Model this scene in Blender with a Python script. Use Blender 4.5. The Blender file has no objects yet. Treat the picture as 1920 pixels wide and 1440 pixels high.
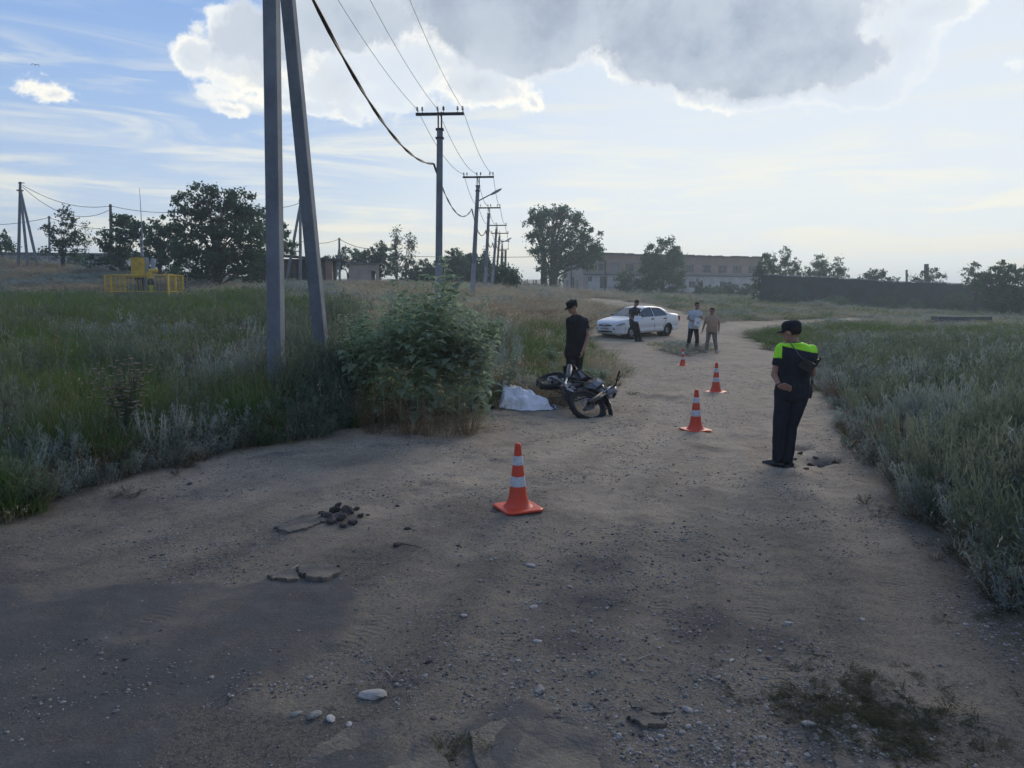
import bpy, math, random
import numpy as np
from mathutils import Vector, Matrix, Quaternion
R_ = math.radians
rng = np.random.default_rng(7)
random.seed(7)
SC = bpy.context.scene
COL = SC.collection

# ------------------------------------------------------------------ camera
FPX = 1397.0            # focal length in pixels of the 1920 wide photograph
EYE = 2.05
TH = math.atan(165.0 / FPX)
cam_d = bpy.data.cameras.new('camera')
cam_d.sensor_width = 36.0
cam_d.lens = 36.0 * FPX / 1920.0
cam_d.clip_start = 0.1
cam_d.clip_end = 9000.0
cam = bpy.data.objects.new('camera', cam_d)
COL.objects.link(cam)
cam.location = (0, 0, EYE)
cam.rotation_euler = (math.pi / 2 - TH, 0, 0)
SC.camera = cam

# ------------------------------------------------------------------ light
HAZE = 0.0011
SUN_EL, SUN_AZ = 22.0, 26.0          # degrees; azimuth clockwise from the view axis (+Y)
sun_d = bpy.data.lights.new('sun', 'SUN')
sun_d.energy = 1.5
sun_d.angle = R_(26)
sun_d.color = (1.0, 0.88, 0.74)
sun = bpy.data.objects.new('sun', sun_d)
COL.objects.link(sun)
_sd = Vector((math.sin(R_(SUN_AZ)) * math.cos(R_(SUN_EL)), math.cos(R_(SUN_AZ)) * math.cos(R_(SUN_EL)), math.sin(R_(SUN_EL))))
sun.rotation_euler = _sd.to_track_quat('Z', 'Y').to_euler()

SC.view_settings.view_transform = 'Standard'
SC.view_settings.look = 'None'
SC.view_settings.exposure = 0.40
SC.view_settings.gamma = 1.0
SC.view_settings.use_curve_mapping = False
SC.render.engine = 'CYCLES'
SC.cycles.max_bounces = 5
SC.cycles.diffuse_bounces = 3
SC.cycles.glossy_bounces = 2
SC.cycles.transmission_bounces = 3
SC.cycles.transparent_max_bounces = 6
SC.cycles.volume_bounces = 0
SC.cycles.caustics_reflective = False
SC.cycles.caustics_refractive = False
SC.cycles.use_denoising = True
SC.cycles.use_adaptive_sampling = True
SC.cycles.adaptive_threshold = 0.02

cT, sT = math.cos(TH), math.sin(TH)
def pix_ray(px, py):
    u = (px - 960) / FPX; v = (720 - py) / FPX
    return np.array([u, cT + v * sT, -sT + v * cT])
def pix_dir(px, py):
    r = pix_ray(px, py); return r / np.linalg.norm(r)
def zat(py, Y):
    """height above the road of the point seen on line py at forward distance Y"""
    v = (720 - py) / FPX
    return EYE + Y * (v * cT - sT) / (cT + v * sT)
def project(P):
    x, y, z = P[0], P[1], P[2] - EYE
    dep = y * cT - z * sT
    return 960 + FPX * x / dep, 720 - FPX * (y * sT + z * cT) / dep
def xat(px, Y, Z):
    return (px - 960) / FPX * (Y * cT - (Z - EYE) * sT)

# ------------------------------------------------------------------ world sky with clouds
class NT:
    """small helper to write node trees as expressions"""
    def __init__(s, tree): s.t = tree; s.n = tree.nodes; s.l = tree.links
    def node(s, typ, **kw):
        n = s.n.new(typ)
        for k, v in kw.items():
            if k.startswith('i_'):
                key = k[2:]
                key = int(key) if key.isdigit() else key.replace('_', ' ')
                if hasattr(v, 'is_output') or isinstance(v, bpy.types.NodeSocket): s.l.new(v, n.inputs[key])
                else: n.inputs[key].default_value = v
            else: setattr(n, k, v)
        return n
    def m(s, op, a, b=None, c=None, clamp=False):
        n = s.n.new('ShaderNodeMath'); n.operation = op; n.use_clamp = clamp
        for i, x in enumerate((a, b, c)):
            if x is None: continue
            if isinstance(x, bpy.types.NodeSocket): s.l.new(x, n.inputs[i])
            else: n.inputs[i].default_value = x
        return n.outputs[0]
    def vm(s, op, a, b=None):
        n = s.n.new('ShaderNodeVectorMath'); n.operation = op
        for i, x in enumerate((a, b)):
            if x is None: continue
            if isinstance(x, bpy.types.NodeSocket): s.l.new(x, n.inputs[i])
            else: n.inputs[i].default_value = x
        return n.outputs['Value'] if op in ('LENGTH', 'DOT_PRODUCT', 'DISTANCE') else n.outputs[0]
    def noise(s, vec, scale, detail=4, rough=0.5, dist=0.0, out=0, lac=2.0):
        n = s.n.new('ShaderNodeTexNoise'); n.inputs['Scale'].default_value = scale
        n.inputs['Detail'].default_value = detail; n.inputs['Roughness'].default_value = rough
        n.inputs['Distortion'].default_value = dist; n.inputs['Lacunarity'].default_value = lac
        if vec is not None: s.l.new(vec, n.inputs['Vector'])
        return n.outputs[out]
    def ramp(s, fac, stops, interp='LINEAR'):
        n = s.n.new('ShaderNodeValToRGB'); cr = n.color_ramp; cr.interpolation = interp
        while len(cr.elements) < len(stops): cr.elements.new(0.5)
        for e, (p, c) in zip(cr.elements, stops):
            e.position = p; e.color = (*c, 1) if len(c) == 3 else c
        s.l.new(fac, n.inputs[0]); return n.outputs[0]
    def smooth(s, x, a, b, lo=0.0, hi=1.0):
        n = s.n.new('ShaderNodeMapRange'); n.interpolation_type = 'SMOOTHSTEP'
        s.l.new(x, n.inputs['Value'])
        n.inputs['From Min'].default_value = a; n.inputs['From Max'].default_value = b
        n.inputs['To Min'].default_value = lo; n.inputs['To Max'].default_value = hi
        return n.outputs[0]
    def mix(s, f, a, b, blend='MIX'):
        n = s.n.new('ShaderNodeMix'); n.data_type = 'RGBA'; n.blend_type = blend
        for k, x in ((0, f), (6, a), (7, b)):
            if isinstance(x, bpy.types.NodeSocket): s.l.new(x, n.inputs[k])
            elif k == 0: n.inputs[0].default_value = x
            else: n.inputs[k].default_value = (*x, 1) if len(x) == 3 else x
        return n.outputs[2]

world = bpy.data.worlds.new('World'); SC.world = world; world.use_nodes = True
W = NT(world.node_tree); W.n.clear()
sky = W.node('ShaderNodeTexSky', sky_type='NISHITA', sun_disc=False, sun_elevation=R_(SUN_EL), sun_rotation=R_(SUN_AZ), altitude=100, air_density=1.0, dust_density=1.2, ozone_density=1.2)
tc = W.node('ShaderNodeTexCoord')
dirv = W.vm('NORMALIZE', tc.outputs['Generated'])
sep = W.node('ShaderNodeSeparateXYZ', i_0=dirv)
az = W.m('ARCTAN2', sep.outputs[0], sep.outputs[1])
el = W.m('ARCSINE', sep.outputs[2])
base = W.node('ShaderNodeCombineXYZ', i_0=az, i_1=el, i_2=0.0).outputs[0]
n1 = W.noise(dirv, 4.2, 9, 0.56)
n2c = W.noise(dirv, 9.0, 7, 0.62, out=1)
warp = W.vm('SUBTRACT', n2c, (0.5, 0.5, 0.5))
warp = W.vm('MULTIPLY', warp, (0.085, 0.07, 0.0))
pw = W.vm('ADD', base, warp)
def azel(px, py):
    d = pix_dir(px, py); return math.atan2(d[0], d[1]), math.asin(d[2])
# cloud masses: place in the sky, half width, half height, weight
def blobs(rows, P):
    acc = None
    for (px, py, rx, ry, w) in rows:
        a0, e0 = azel(px, py)
        q = W.vm('SUBTRACT', P, (a0, e0, 0))
        q = W.vm('MULTIPLY', q, (FPX / rx, FPX / ry, 0))
        v = W.m('MULTIPLY', W.m('SUBTRACT', 1.0, W.vm('LENGTH', q)), w)
        acc = v if acc is None else W.m('MAXIMUM', acc, v)
    return acc
GREY = [(980, 35, 230, 95, 1.2), (1360, 60, 270, 110, 1.3), (1470, 105, 180, 58, 1.0), (1250, 20, 200, 80, 1.2), (640, 40, 190, 60, .7), (860, 20, 160, 70, .8), (500, 60, 110, 60, .55),
        (1200, -120, 600, 110, 1.0)]
WHITE = [(760, 130, 170, 75, .75), (900, 165, 140, 42, .62), (640, 150, 150, 60, .6), (1010, 182, 48, 36, .5), (1165, 95, 60, 66, .8), (1230, 128, 100, 30, .75), (1400, 168, 160, 38, .8),
         (1610, 150, 85, 38, .8), (1660, 85, 105, 66, 1.0), (1600, 25, 130, 60, .9), (1740, 15, 95, 34, .65), (470, 125, 75, 55, .5), (360, 108, 40, 38, .5), (400, 25, 40, 26, .35),
         (108, 165, 62, 32, .5), (442, 208, 34, 16, .32), (1895, 112, 18, 14, .3), (790, 40, 60, 60, .5), (560, 190, 160, 20, .4), (640, 212, 40, 16, .3)]
acc = blobs(GREY, pw)
accw = blobs(WHITE, pw)
# elsewhere in the sky scattered clouds go on
far_n = W.noise(dirv, 1.6, 6, 0.5)
far_v = W.m('MULTIPLY', W.m('SUBTRACT', far_n, 0.47), 2.6)
away = W.smooth(el, 0.50, 0.75)
backw = W.smooth(W.m('ABSOLUTE', az), 0.75, 1.1)
away = W.m('MULTIPLY', W.m('MAXIMUM', away, backw), W.smooth(el, 0.12, 0.3))
far_v = W.m('MULTIPLY', W.m('SUBTRACT', W.m('ADD', far_v, 1.0), 1.0), away)
far_v = W.m('SUBTRACT', far_v, W.m('SUBTRACT', 1.0, away))
acc = W.m('MAXIMUM', acc, far_v)
n3 = W.noise(dirv, 15.0, 10, 0.66)
n5 = W.noise(dirv, 3.1, 2, 0.5)
n6 = W.noise(dirv, 8.0, 8, 0.62)
fine = W.m('ADD', W.m('MULTIPLY', W.m('SUBTRACT', n3, 0.5), 1.05), W.m('MULTIPLY', W.m('SUBTRACT', n6, 0.5), 0.95))
big = W.m('MULTIPLY', W.m('SUBTRACT', n1, 0.5), 1.1)
dw = W.m('ADD', W.m('ADD', accw, big), fine)
aw = W.smooth(dw, 0.02, 0.20)
wcol = W.ramp(dw, [(0.0, (0.56, 0.63, 0.74)), (0.10, (0.78, 0.79, 0.76)), (0.20, (0.86, 0.83, 0.74)), (0.40, (0.58, 0.61, 0.64)), (1.0, (0.42, 0.47, 0.53))], 'EASE')
wcol = W.mix(W.smooth(n1, 0.40, 0.60, 0, 0.8), wcol, (0.60, 0.66, 0.73))
dens = W.m('ADD', W.m('ADD', acc, big), W.m('MULTIPLY', fine, 1.0))
alpha = W.smooth(dens, 0.0, 0.30)
ccol = W.ramp(dens, [(0.0, (0.70, 0.74, 0.78)), (0.14, (0.68, 0.70, 0.72)), (0.34, (0.42, 0.47, 0.55)), (0.8, (0.31, 0.37, 0.46)), (1.0, (0.27, 0.33, 0.42))], 'EASE')
ccol = W.mix(W.smooth(n6, 0.38, 0.62, 0, 0.6), ccol, (0.52, 0.57, 0.63))
n8 = W.noise(dirv, 5.0, 9, 0.65, 0.3)
ccol = W.mix(W.smooth(n8, 0.46, 0.62, 0, 0.55), ccol, (0.26, 0.31, 0.39))
# thin high veil in streaks
stre = W.vm('MULTIPLY', dirv, (1.6, 1.6, 14.0))
ns = W.noise(stre, 2.2, 9, 0.6, 0.8)
veil = W.smooth(ns, 0.42, 0.66)
low = W.ramp(el, [(0.0, (1, 1, 1)), (0.22, (0.85, 0.85, 0.85)), (0.34, (0.22, 0.22, 0.22)), (0.6, (0.25, 0.25, 0.25)), (1.0, (0.25, 0.25, 0.25))], 'EASE')
leftsky = W.smooth(az, -0.15, -0.6, 0, 1)
veil = W.m('MULTIPLY', veil, low)
veil_col = W.ramp(el, [(0.0, (0.72, 0.68, 0.58)), (0.10, (0.80, 0.77, 0.64)), (0.2, (0.70, 0.71, 0.66)), (0.45, (0.44, 0.51, 0.62))])
# air near the horizon is pale, the upper sky blue
air = W.ramp(el, [(0.0, (0.72, 0.70, 0.61)), (0.05, (0.71, 0.71, 0.65)), (0.12, (0.54, 0.62, 0.71)), (0.22, (0.34, 0.47, 0.70)), (0.38, (0.15, 0.30, 0.64)), (1.0, (0.11, 0.22, 0.52))])
skyc = W.mix(1.0, sky.outputs[0], (0.075, 0.075, 0.075), 'MULTIPLY')
skyc = W.vm('MINIMUM', skyc, (0.62, 0.66, 0.72))
sk = W.mix(0.72, skyc, air)
# glow round the hidden sun
sdir = tuple(_sd)
cosg = W.vm('DOT_PRODUCT', dirv, sdir)
glow = W.smooth(cosg, 0.72, 1.0)
sk = W.mix(W.m('MULTIPLY', glow, 0.62), sk, (0.72, 0.75, 0.74))
dim = W.smooth(az, 0.1, -0.62, 0, 0.32)
sk = W.mix(dim, sk, (0.26, 0.42, 0.72))
sk = W.mix(W.m('MULTIPLY', veil, 0.85), sk, veil_col)
sk = W.mix(aw, sk, wcol)
sk = W.mix(alpha, sk, ccol)
anti = W.smooth(cosg, 0.75, -0.35, 0, 1)
sk = W.mix(anti, sk, W.vm('MULTIPLY', sk, (0.58, 0.64, 0.74)))
bg = W.node('ShaderNodeBackground', i_Color=sk, i_Strength=1.0)
wo = W.node('ShaderNodeOutputWorld', i_Surface=bg.outputs[0])
world.cycles.sampling_method = 'MANUAL'; world.cycles.sample_map_resolution = 512
# ------------------------------------------------------------------ helpers
def link(name, data, parent=None, loc=None, rot=None, label=None, cat=None, group=None, kind=None):
    o = bpy.data.objects.new(name, data); COL.objects.link(o)
    if parent is not None: o.parent = parent
    if loc is not None: o.location = loc
    if rot is not None: o.rotation_euler = rot
    if label: o['label'] = label
    if cat: o['category'] = cat
    if group: o['group'] = group
    if kind: o['kind'] = kind
    return o
def thing(name, loc, rz=0, label=None, cat=None, group=None):
    return link(name, None, None, loc, (0, 0, rz), label, cat, group)
def copy_tree(o, parent=None):
    c = o.copy(); COL.objects.link(c)
    if parent is not None: c.parent = parent
    for ch in o.children: copy_tree(ch, c)
    return c

def mat(name, col, rough=0.8, metal=0.0, spec=0.3, var=0.0, scale=8.0, bump=0.0, bscale=30.0, emis=None, trans=0.0, coat=0.0, col2=None, objrand=0.0):
    m = bpy.data.materials.new(name); m.use_nodes = True
    T = NT(m.node_tree); T.n.clear()
    out = T.node('ShaderNodeOutputMaterial')
    p = T.node('ShaderNodeBsdfPrincipled')
    p.inputs['Roughness'].default_value = rough; p.inputs['Metallic'].default_value = metal
    p.inputs['Specular IOR Level'].default_value = spec
    if coat: p.inputs['Coat Weight'].default_value = coat; p.inputs['Coat Roughness'].default_value = 0.08
    p.inputs['Base Color'].default_value = (*col, 1)
    tcn = None
    c = None
    if var or col2 or objrand:
        tcn = T.node('ShaderNodeTexCoord').outputs['Object']
        nf = T.noise(tcn, scale, 6, 0.6)
        nf = T.smooth(nf, 0.3, 0.7)
        c2 = col2 if col2 else tuple(x * (1 - var) for x in col)
        c1 = col if col2 else tuple(min(1, x * (1 + var * .6)) for x in col)
        c = T.mix(nf, c1, c2)
        if objrand:
            oi = T.node('ShaderNodeObjectInfo').outputs['Random']
            hsv = T.node('ShaderNodeHueSaturation', i_Color=c)
            T.l.new(T.m('ADD', T.m('MULTIPLY', oi, objrand), 1 - objrand / 2), hsv.inputs['Value'])
            o2 = T.m('FRACT', T.m('MULTIPLY', oi, 7.31))
            T.l.new(T.m('ADD', T.m('MULTIPLY', o2, 0.05 * min(1, objrand)), 0.475), hsv.inputs['Hue'])
            c = hsv.outputs[0]
        T.l.new(c, p.inputs['Base Color'])
    if bump:
        if tcn is None: tcn = T.node('ShaderNodeTexCoord').outputs['Object']
        b = T.node('ShaderNodeBump'); b.inputs['Strength'].default_value = bump; b.inputs['Distance'].default_value = 0.02
        T.l.new(T.noise(tcn, bscale, 5, 0.6), b.inputs['Height']); T.l.new(b.outputs[0], p.inputs['Normal'])
    if emis: p.inputs['Emission Color'].default_value = (*emis, 1); p.inputs['Emission Strength'].default_value = 1
    sh = p.outputs[0]
    if trans:
        tr = T.node('ShaderNodeBsdfTranslucent')
        if c is not None: T.l.new(c, tr.inputs[0])
        else: tr.inputs[0].default_value = (*col, 1)
        mx = T.node('ShaderNodeMixShader'); mx.inputs[0].default_value = trans
        T.l.new(sh, mx.inputs[1]); T.l.new(tr.outputs[0], mx.inputs[2]); sh = mx.outputs[0]
    T.l.new(sh, out.inputs[0])
    return m

class MB:
    def __init__(s): s.v = []; s.f = []; s.mi = []; s.cur = 0; s.M = None
    def add(s, vs, fs):
        o = len(s.v)
        if s.M is not None: vs = [tuple(s.M @ Vector(v)) for v in vs]
        s.v += [tuple(map(float, v)) for v in vs]
        s.f += [tuple(i + o for i in f) for f in fs]; s.mi += [s.cur] * len(fs)
        return s
    def box(s, c, d, rot=None, taper=1.0):
        x, y, z = d[0] / 2, d[1] / 2, d[2] / 2; t = taper
        vs = [(-x, -y, -z), (x, -y, -z), (x, y, -z), (-x, y, -z), (-x * t, -y * t, z), (x * t, -y * t, z), (x * t, y * t, z), (-x * t, y * t, z)]
        if rot is not None: vs = [tuple(rot @ Vector(v)) for v in vs]
        vs = [(v[0] + c[0], v[1] + c[1], v[2] + c[2]) for v in vs]
        return s.add(vs, [(3, 2, 1, 0), (4, 5, 6, 7), (0, 1, 5, 4), (1, 2, 6, 5), (2, 3, 7, 6), (3, 0, 4, 7)])
    def rings(s, rings, cap=True):
        """rings: list of lists of points, same count, closed loops"""
        n = len(rings[0]); vs = [p for r in rings for p in r]; fs = []
        for i in range(len(rings) - 1):
            for j in range(n):
                a, b = i * n + j, i * n + (j + 1) % n
                fs.append((a, b, b + n, a + n))
        if cap:
            fs.append(tuple(reversed(range(n)))); fs.append(tuple(range((len(rings) - 1) * n, len(rings) * n)))
        return s.add(vs, fs)
    def tube(s, pts, r, n=8, cap=True, flat=1.0, up=None):
        pts = [Vector(p) for p in pts]
        rs = r if isinstance(r, (list, tuple)) else [r] * len(pts)
        t0 = (pts[1] - pts[0]).normalized()
        ref = Vector(up) if up else (Vector((0, 0, 1)) if abs(t0.z) < 0.9 else Vector((1, 0, 0)))
        u = (ref - t0 * ref.dot(t0)).normalized(); rings = []
        for i, p in enumerate(pts):
            if i == 0: t = t0
            elif i == len(pts) - 1: t = (pts[i] - pts[i - 1]).normalized()
            else:
                t = (pts[i + 1] - pts[i]).normalized() + (pts[i] - pts[i - 1]).normalized()
                t = t.normalized() if t.length > 1e-6 else t0
            u = (u - t * u.dot(t)); u = u.normalized() if u.length > 1e-6 else t.orthogonal().normalized()
            w = t.cross(u)
            rings.append([p + (u * math.cos(a) * flat + w * math.sin(a)) * rs[i] for a in [2 * math.pi * k / n for k in range(n)]])
        return s.rings(rings, cap)
    def cyl(s, a, b, r, r2=None, n=10): return s.tube([a, b], [r, r if r2 is None else r2], n)
    def ell(s, c, r, n=10, m=7, rot=None):
        r = r if isinstance(r, (list, tuple)) else (r, r, r)
        rings = []
        for i in range(1, m):
            ph = math.pi * i / m
            ring = [Vector((r[0] * math.sin(ph) * math.cos(2 * math.pi * k / n), r[1] * math.sin(ph) * math.sin(2 * math.pi * k / n), -r[2] * math.cos(ph))) for k in range(n)]
            rings.append(ring)
        top, bot = Vector((0, 0, r[2])), Vector((0, 0, -r[2]))
        vs = [bot] + [p for q in rings for p in q] + [top]
        if rot is not None: vs = [rot @ v for v in vs]
        vs = [v + Vector(c) for v in vs]; fs = []
        for k in range(n): fs.append((0, 1 + (k + 1) % n, 1 + k))
        for i in range(m - 2):
            for k in range(n):
                a, b = 1 + i * n + k, 1 + i * n + (k + 1) % n
                fs.append((a, b, b + n, a + n))
        L = 1 + (m - 2) * n
        for k in range(n): fs.append((L + k, L + (k + 1) % n, len(vs) - 1))
        return s.add(vs, fs)
    def torus(s, c, R, r, axis=(0, 1, 0), n=32, m=10, prof=None):
        ax = Vector(axis).normalized(); u = ax.orthogonal().normalized(); w = ax.cross(u)
        pr = prof if prof else [(r * math.cos(2 * math.pi * j / m), r * math.sin(2 * math.pi * j / m)) for j in range(m)]
        rings = []
        for i in range(n):
            a = 2 * math.pi * i / n; d = u * math.cos(a) + w * math.sin(a)
            rings.append([Vector(c) + d * (R + q[0]) + ax * q[1] for q in pr])
        rings.append(rings[0])
        return s.rings(rings, cap=False)
    def lathe(s, prof, c=(0, 0, 0), n=24, axis=None):
        rot = Vector((0, 0, 1)).rotation_difference(Vector(axis)).to_matrix() if axis else None
        rings = []
        for r, z in prof:
            ring = [Vector((r * math.cos(2 * math.pi * k / n), r * math.sin(2 * math.pi * k / n), z)) for k in range(n)]
            if rot is not None: ring = [rot @ q for q in ring]
            rings.append([q + Vector(c) for q in ring])
        return s.rings(rings)
    def mesh(s, name, mats, smooth=False):
        me = bpy.data.meshes.new(name); me.from_pydata(s.v, [], s.f)
        for m in (mats if isinstance(mats, (list, tuple)) else [mats]): me.materials.append(m)
        if any(s.mi): me.polygons.foreach_set('material_index', s.mi)
        if smooth: me.polygons.foreach_set('use_smooth', [True] * len(me.polygons)); 
        if smooth == 'auto' :
            try: me.set_sharp_from_angle(angle=R_(40))
            except Exception: pass
        me.update(); return me
    def obj(s, name, mats, parent=None, smooth=False, **kw):
        return link(name, s.mesh(name, mats, smooth), parent, **kw)

def np_mesh(name, V, F, mats, smooth=False, mi=None):
    """V (n,3) array, F (m,k) array, k = 3 or 4"""
    me = bpy.data.meshes.new(name); V = np.asarray(V, np.float32); F = np.asarray(F, np.int32); k = F.shape[1]
    me.vertices.add(len(V)); me.vertices.foreach_set('co', V.ravel())
    me.loops.add(F.size); me.loops.foreach_set('vertex_index', F.ravel())
    me.polygons.add(len(F)); me.polygons.foreach_set('loop_start', np.arange(0, F.size, k, dtype=np.int32))
    try: me.polygons.foreach_set('loop_total', np.full(len(F), k, np.int32))
    except Exception: pass
    for m in (mats if isinstance(mats, (list, tuple)) else [mats]): me.materials.append(m)
    if mi is not None: me.polygons.foreach_set('material_index', np.asarray(mi, np.int32))
    if smooth: me.polygons.foreach_set('use_smooth', np.ones(len(F), bool))
    me.update(calc_edges=True); me.validate(); return me

# ---- value noise
_perm = rng.random((256, 256)).astype(np.float32)
def vnoise(x, y):
    xi = np.floor(x).astype(int); yi = np.floor(y).astype(int); fx = x - xi; fy = y - yi
    fx = fx * fx * (3 - 2 * fx); fy = fy * fy * (3 - 2 * fy)
    g = lambda a, b: _perm[a & 255, b & 255]
    return (g(xi, yi) * (1 - fx) + g(xi + 1, yi) * fx) * (1 - fy) + (g(xi, yi + 1) * (1 - fx) + g(xi + 1, yi + 1) * fx) * fy
def fbm(x, y, o=4, g=0.5):
    s = 0; a = 1; t = 0
    for k in range(o):
        s = s + a * vnoise(x * 2 ** k + 17.3 * k, y * 2 ** k + 5.1 * k); t += a; a *= g
    return s / t

# ------------------------------------------------------------------ terrain
T_PX = np.array([-1400, 0, 250, 500, 700, 900, 1000, 1100, 1200, 1350, 1500, 1700, 1920, 3400.])
T_D = np.array([0, 7, 10, 14, 20, 30, 45, 65, 90, 115, 150, 250, 600, 900.])
T_Z = np.array([
 [0, .0, .2, .5, 0.9, 1.4, 2.0, 4.9, 5.6, 6.2, 7.0, 10, 18, 24],     # -1400
 [0, .0, .2, .5, 0.9, 1.35, 1.85, 5.0, 5.6, 6.0, 6.8, 9, 18, 24],       # 0
 [0, .0, .15, .45, 0.85, 1.3, 1.80, 4.0, 4.6, 5.0, 5.8, 8, 16, 24],    # 250
 [0, .0, .10, .35, 0.8, 1.4, 2.2, 3.0, 3.6, 4.2, 4.8, 7, 16, 23],     # 500
 [0, .0, .05, .25, 0.7, 1.45, 2.2, 2.9, 3.3, 3.7, 4.2, 6.5, 15, 22],  # 700
 [0, .0, .0, .12, 0.5, 1.3, 2.1, 2.7, 3.1, 3.4, 3.9, 6.0, 15, 21.5],    # 900
 [0, .0, .0, .03, 0.15, 0.75, 1.6, 2.3, 2.8, 3.1, 3.6, 6.0, 15, 21.5],  # 1000
 [0, .0, .0, .0, 0.0, 0.12, 0.75, 1.5, 2.1, 2.5, 2.9, 5.5, 14, 12],   # 1100
 [0, .0, .0, .0, 0.0, 0.10, 0.5, 1.2, 1.8, 2.2, 2.7, 5.0, 13, 18],    # 1200
 [0, .0, .0, .0, 0.0, -.02, 0.25, 0.7, 1.2, 1.7, 2.3, 4.5, 12, 17],   # 1350
 [0, .0, .0, .0, 0.0, -.02, 0.15, 0.3, 0.7, 1.1, 1.6, 3.0, 8, 12],    # 1500
 [0, .0, .05, .1, 0.1, 0.0, 0.0, 0.0, 0.1, 0.2, 0.6, 2.0, 7, 10],     # 1700
 [0, .0, .1, .15, 0.15, 0.1, 0.0, -.2, -.4, -.5, 0.0, 1.5, 7, 10],    # 1920
 [0, .0, .1, .15, 0.15, 0.1, 0.0, -.2, -.4, -.5, 0.0, 1.5, 7, 10]])
_TU = (T_PX - 960) / FPX
def terrain(X, Y):
    X = np.asarray(X, float); Y = np.asarray(Y, float)
    Yc = np.maximum(Y, 0.5)
    u = np.clip(X / np.maximum(Yc, 4.0), _TU[0], _TU[-1]); d = np.clip(Yc, 0, 900)
    i = np.clip(np.searchsorted(_TU, u) - 1, 0, len(_TU) - 2); j = np.clip(np.searchsorted(T_D, d) - 1, 0, len(T_D) - 2)
    fu = (u - _TU[i]) / (_TU[i + 1] - _TU[i]); fd = (d - T_D[j]) / (T_D[j + 1] - T_D[j])
    fu = fu * fu * (3 - 2 * fu)
    z = (T_Z[i, j] * (1 - fu) + T_Z[i + 1, j] * fu) * (1 - fd) + (T_Z[i, j + 1] * (1 - fu) + T_Z[i + 1, j + 1] * fu) * fd
    return z
def gz(x, y): return float(terrain(x, y))
def at(px, d, dz=0.0):
    """point on the ground seen in column px at forward distance d"""
    z = 0.0
    for _ in range(6):
        x = xat(px, d, z); z = gz(x, d)
    return Vector((x, d, z + dz))
def G(px, py):
    """ground point under the pixel"""
    r = pix_ray(px, py); s = 1.0; last = s
    while s < 1000:
        P = r * s; 
        if EYE + P[2] <= gz(P[0], P[1]): break
        last = s; s *= 1.02
    lo, hi = last, s
    for _ in range(24):
        m = (lo + hi) / 2; P = r * m
        if EYE + P[2] <= gz(P[0], P[1]): hi = m
        else: lo = m
    P = r * hi
    return Vector((P[0], P[1], gz(P[0], P[1])))
def poly(pts): return np.array([[*G(x, y)[:2]] for x, y in pts])
def inside(P, X, Y):
    X = np.asarray(X); Y = np.asarray(Y); c = np.zeros(X.shape, bool); n = len(P)
    for i in range(n):
        x1, y1 = P[i]; x2, y2 = P[(i + 1) % n]
        k = ((y1 > Y) != (y2 > Y))
        with np.errstate(divide='ignore', invalid='ignore'):
            k &= X < (x2 - x1) * (Y - y1) / (y2 - y1 + 1e-12) + x1
        c ^= k
    return c
def dseg(P, X, Y, closed=True):
    """distance to a polyline, and the running length of the nearest point, and the signed side"""
    X = np.asarray(X); Y = np.asarray(Y); best = np.full(X.shape, 1e9); al = np.zeros(X.shape); sg = np.ones(X.shape); L = 0
    n = len(P)
    for i in range(n if closed else n - 1):
        a = P[i]; b = P[(i + 1) % n]; d = b - a; l = np.hypot(*d); 
        if l < 1e-9: continue
        t = np.clip(((X - a[0]) * d[0] + (Y - a[1]) * d[1]) / l ** 2, 0, 1)
        ex = X - a[0] - t * d[0]; ey = Y - a[1] - t * d[1]; q = np.hypot(ex, ey); k = q < best
        best = np.where(k, q, best); al = np.where(k, L + t * l, al); sg = np.where(k, np.sign(d[0] * ey - d[1] * ex), sg); L += l
    return best, al, sg

ROAD = poly([(0, 975), (150, 922), (300, 878), (450, 846), (600, 820), (700, 796), (850, 778), (930, 772), (1040, 762), (1120, 735), (1165, 705), (1140, 675), (1110, 655),
             (1085, 640), (1098, 618), (1150, 596), (1180, 580), (1120, 570), (1060, 562), (1100, 558), (1200, 566), (1300, 590), (1345, 606), (1480, 600), (1640, 596), (1640, 604),
             (1500, 612), (1400, 622), (1440, 640), (1500, 690), (1540, 740), (1590, 800), (1660, 892), (1740, 985), (1800, 1045), (1870, 1130), (1960, 1290)])
ROAD = np.vstack([ROAD, [[3.2, 2.2], [4.2, -6], [6, -40], [-14, -40], [-9, -6], [-6.2, 4.5]]])
ISLE = poly([(1240, 645), (1262, 641), (1300, 648), (1310, 662), (1275, 668), (1243, 660)])
TRAIL = [np.array([[*G(x, y)[:2]] for x, y in q]) for q in ([(1340, 615), (1500, 607), (1640, 602), (1760, 597)], )]
def road_sd(X, Y):
    """>0 on the road, in metres from its edge"""
    wob = (fbm(X * 1.3, Y * 1.3, 4) - 0.5) * (0.5 + 0.03 * np.clip(Y, 0, 60))
    d, _, _ = dseg(ROAD, X, Y); s = np.where(inside(ROAD, X, Y), d, -d)
    d2, _, _ = dseg(ISLE, X, Y); s2 = np.where(inside(ISLE, X, Y), d2, -d2)
    s = np.minimum(s, -s2)
    for t in TRAIL:
        d3, _, _ = dseg(t, X, Y, False); s = np.maximum(s, 1.1 - d3)
    return s + wob

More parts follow.
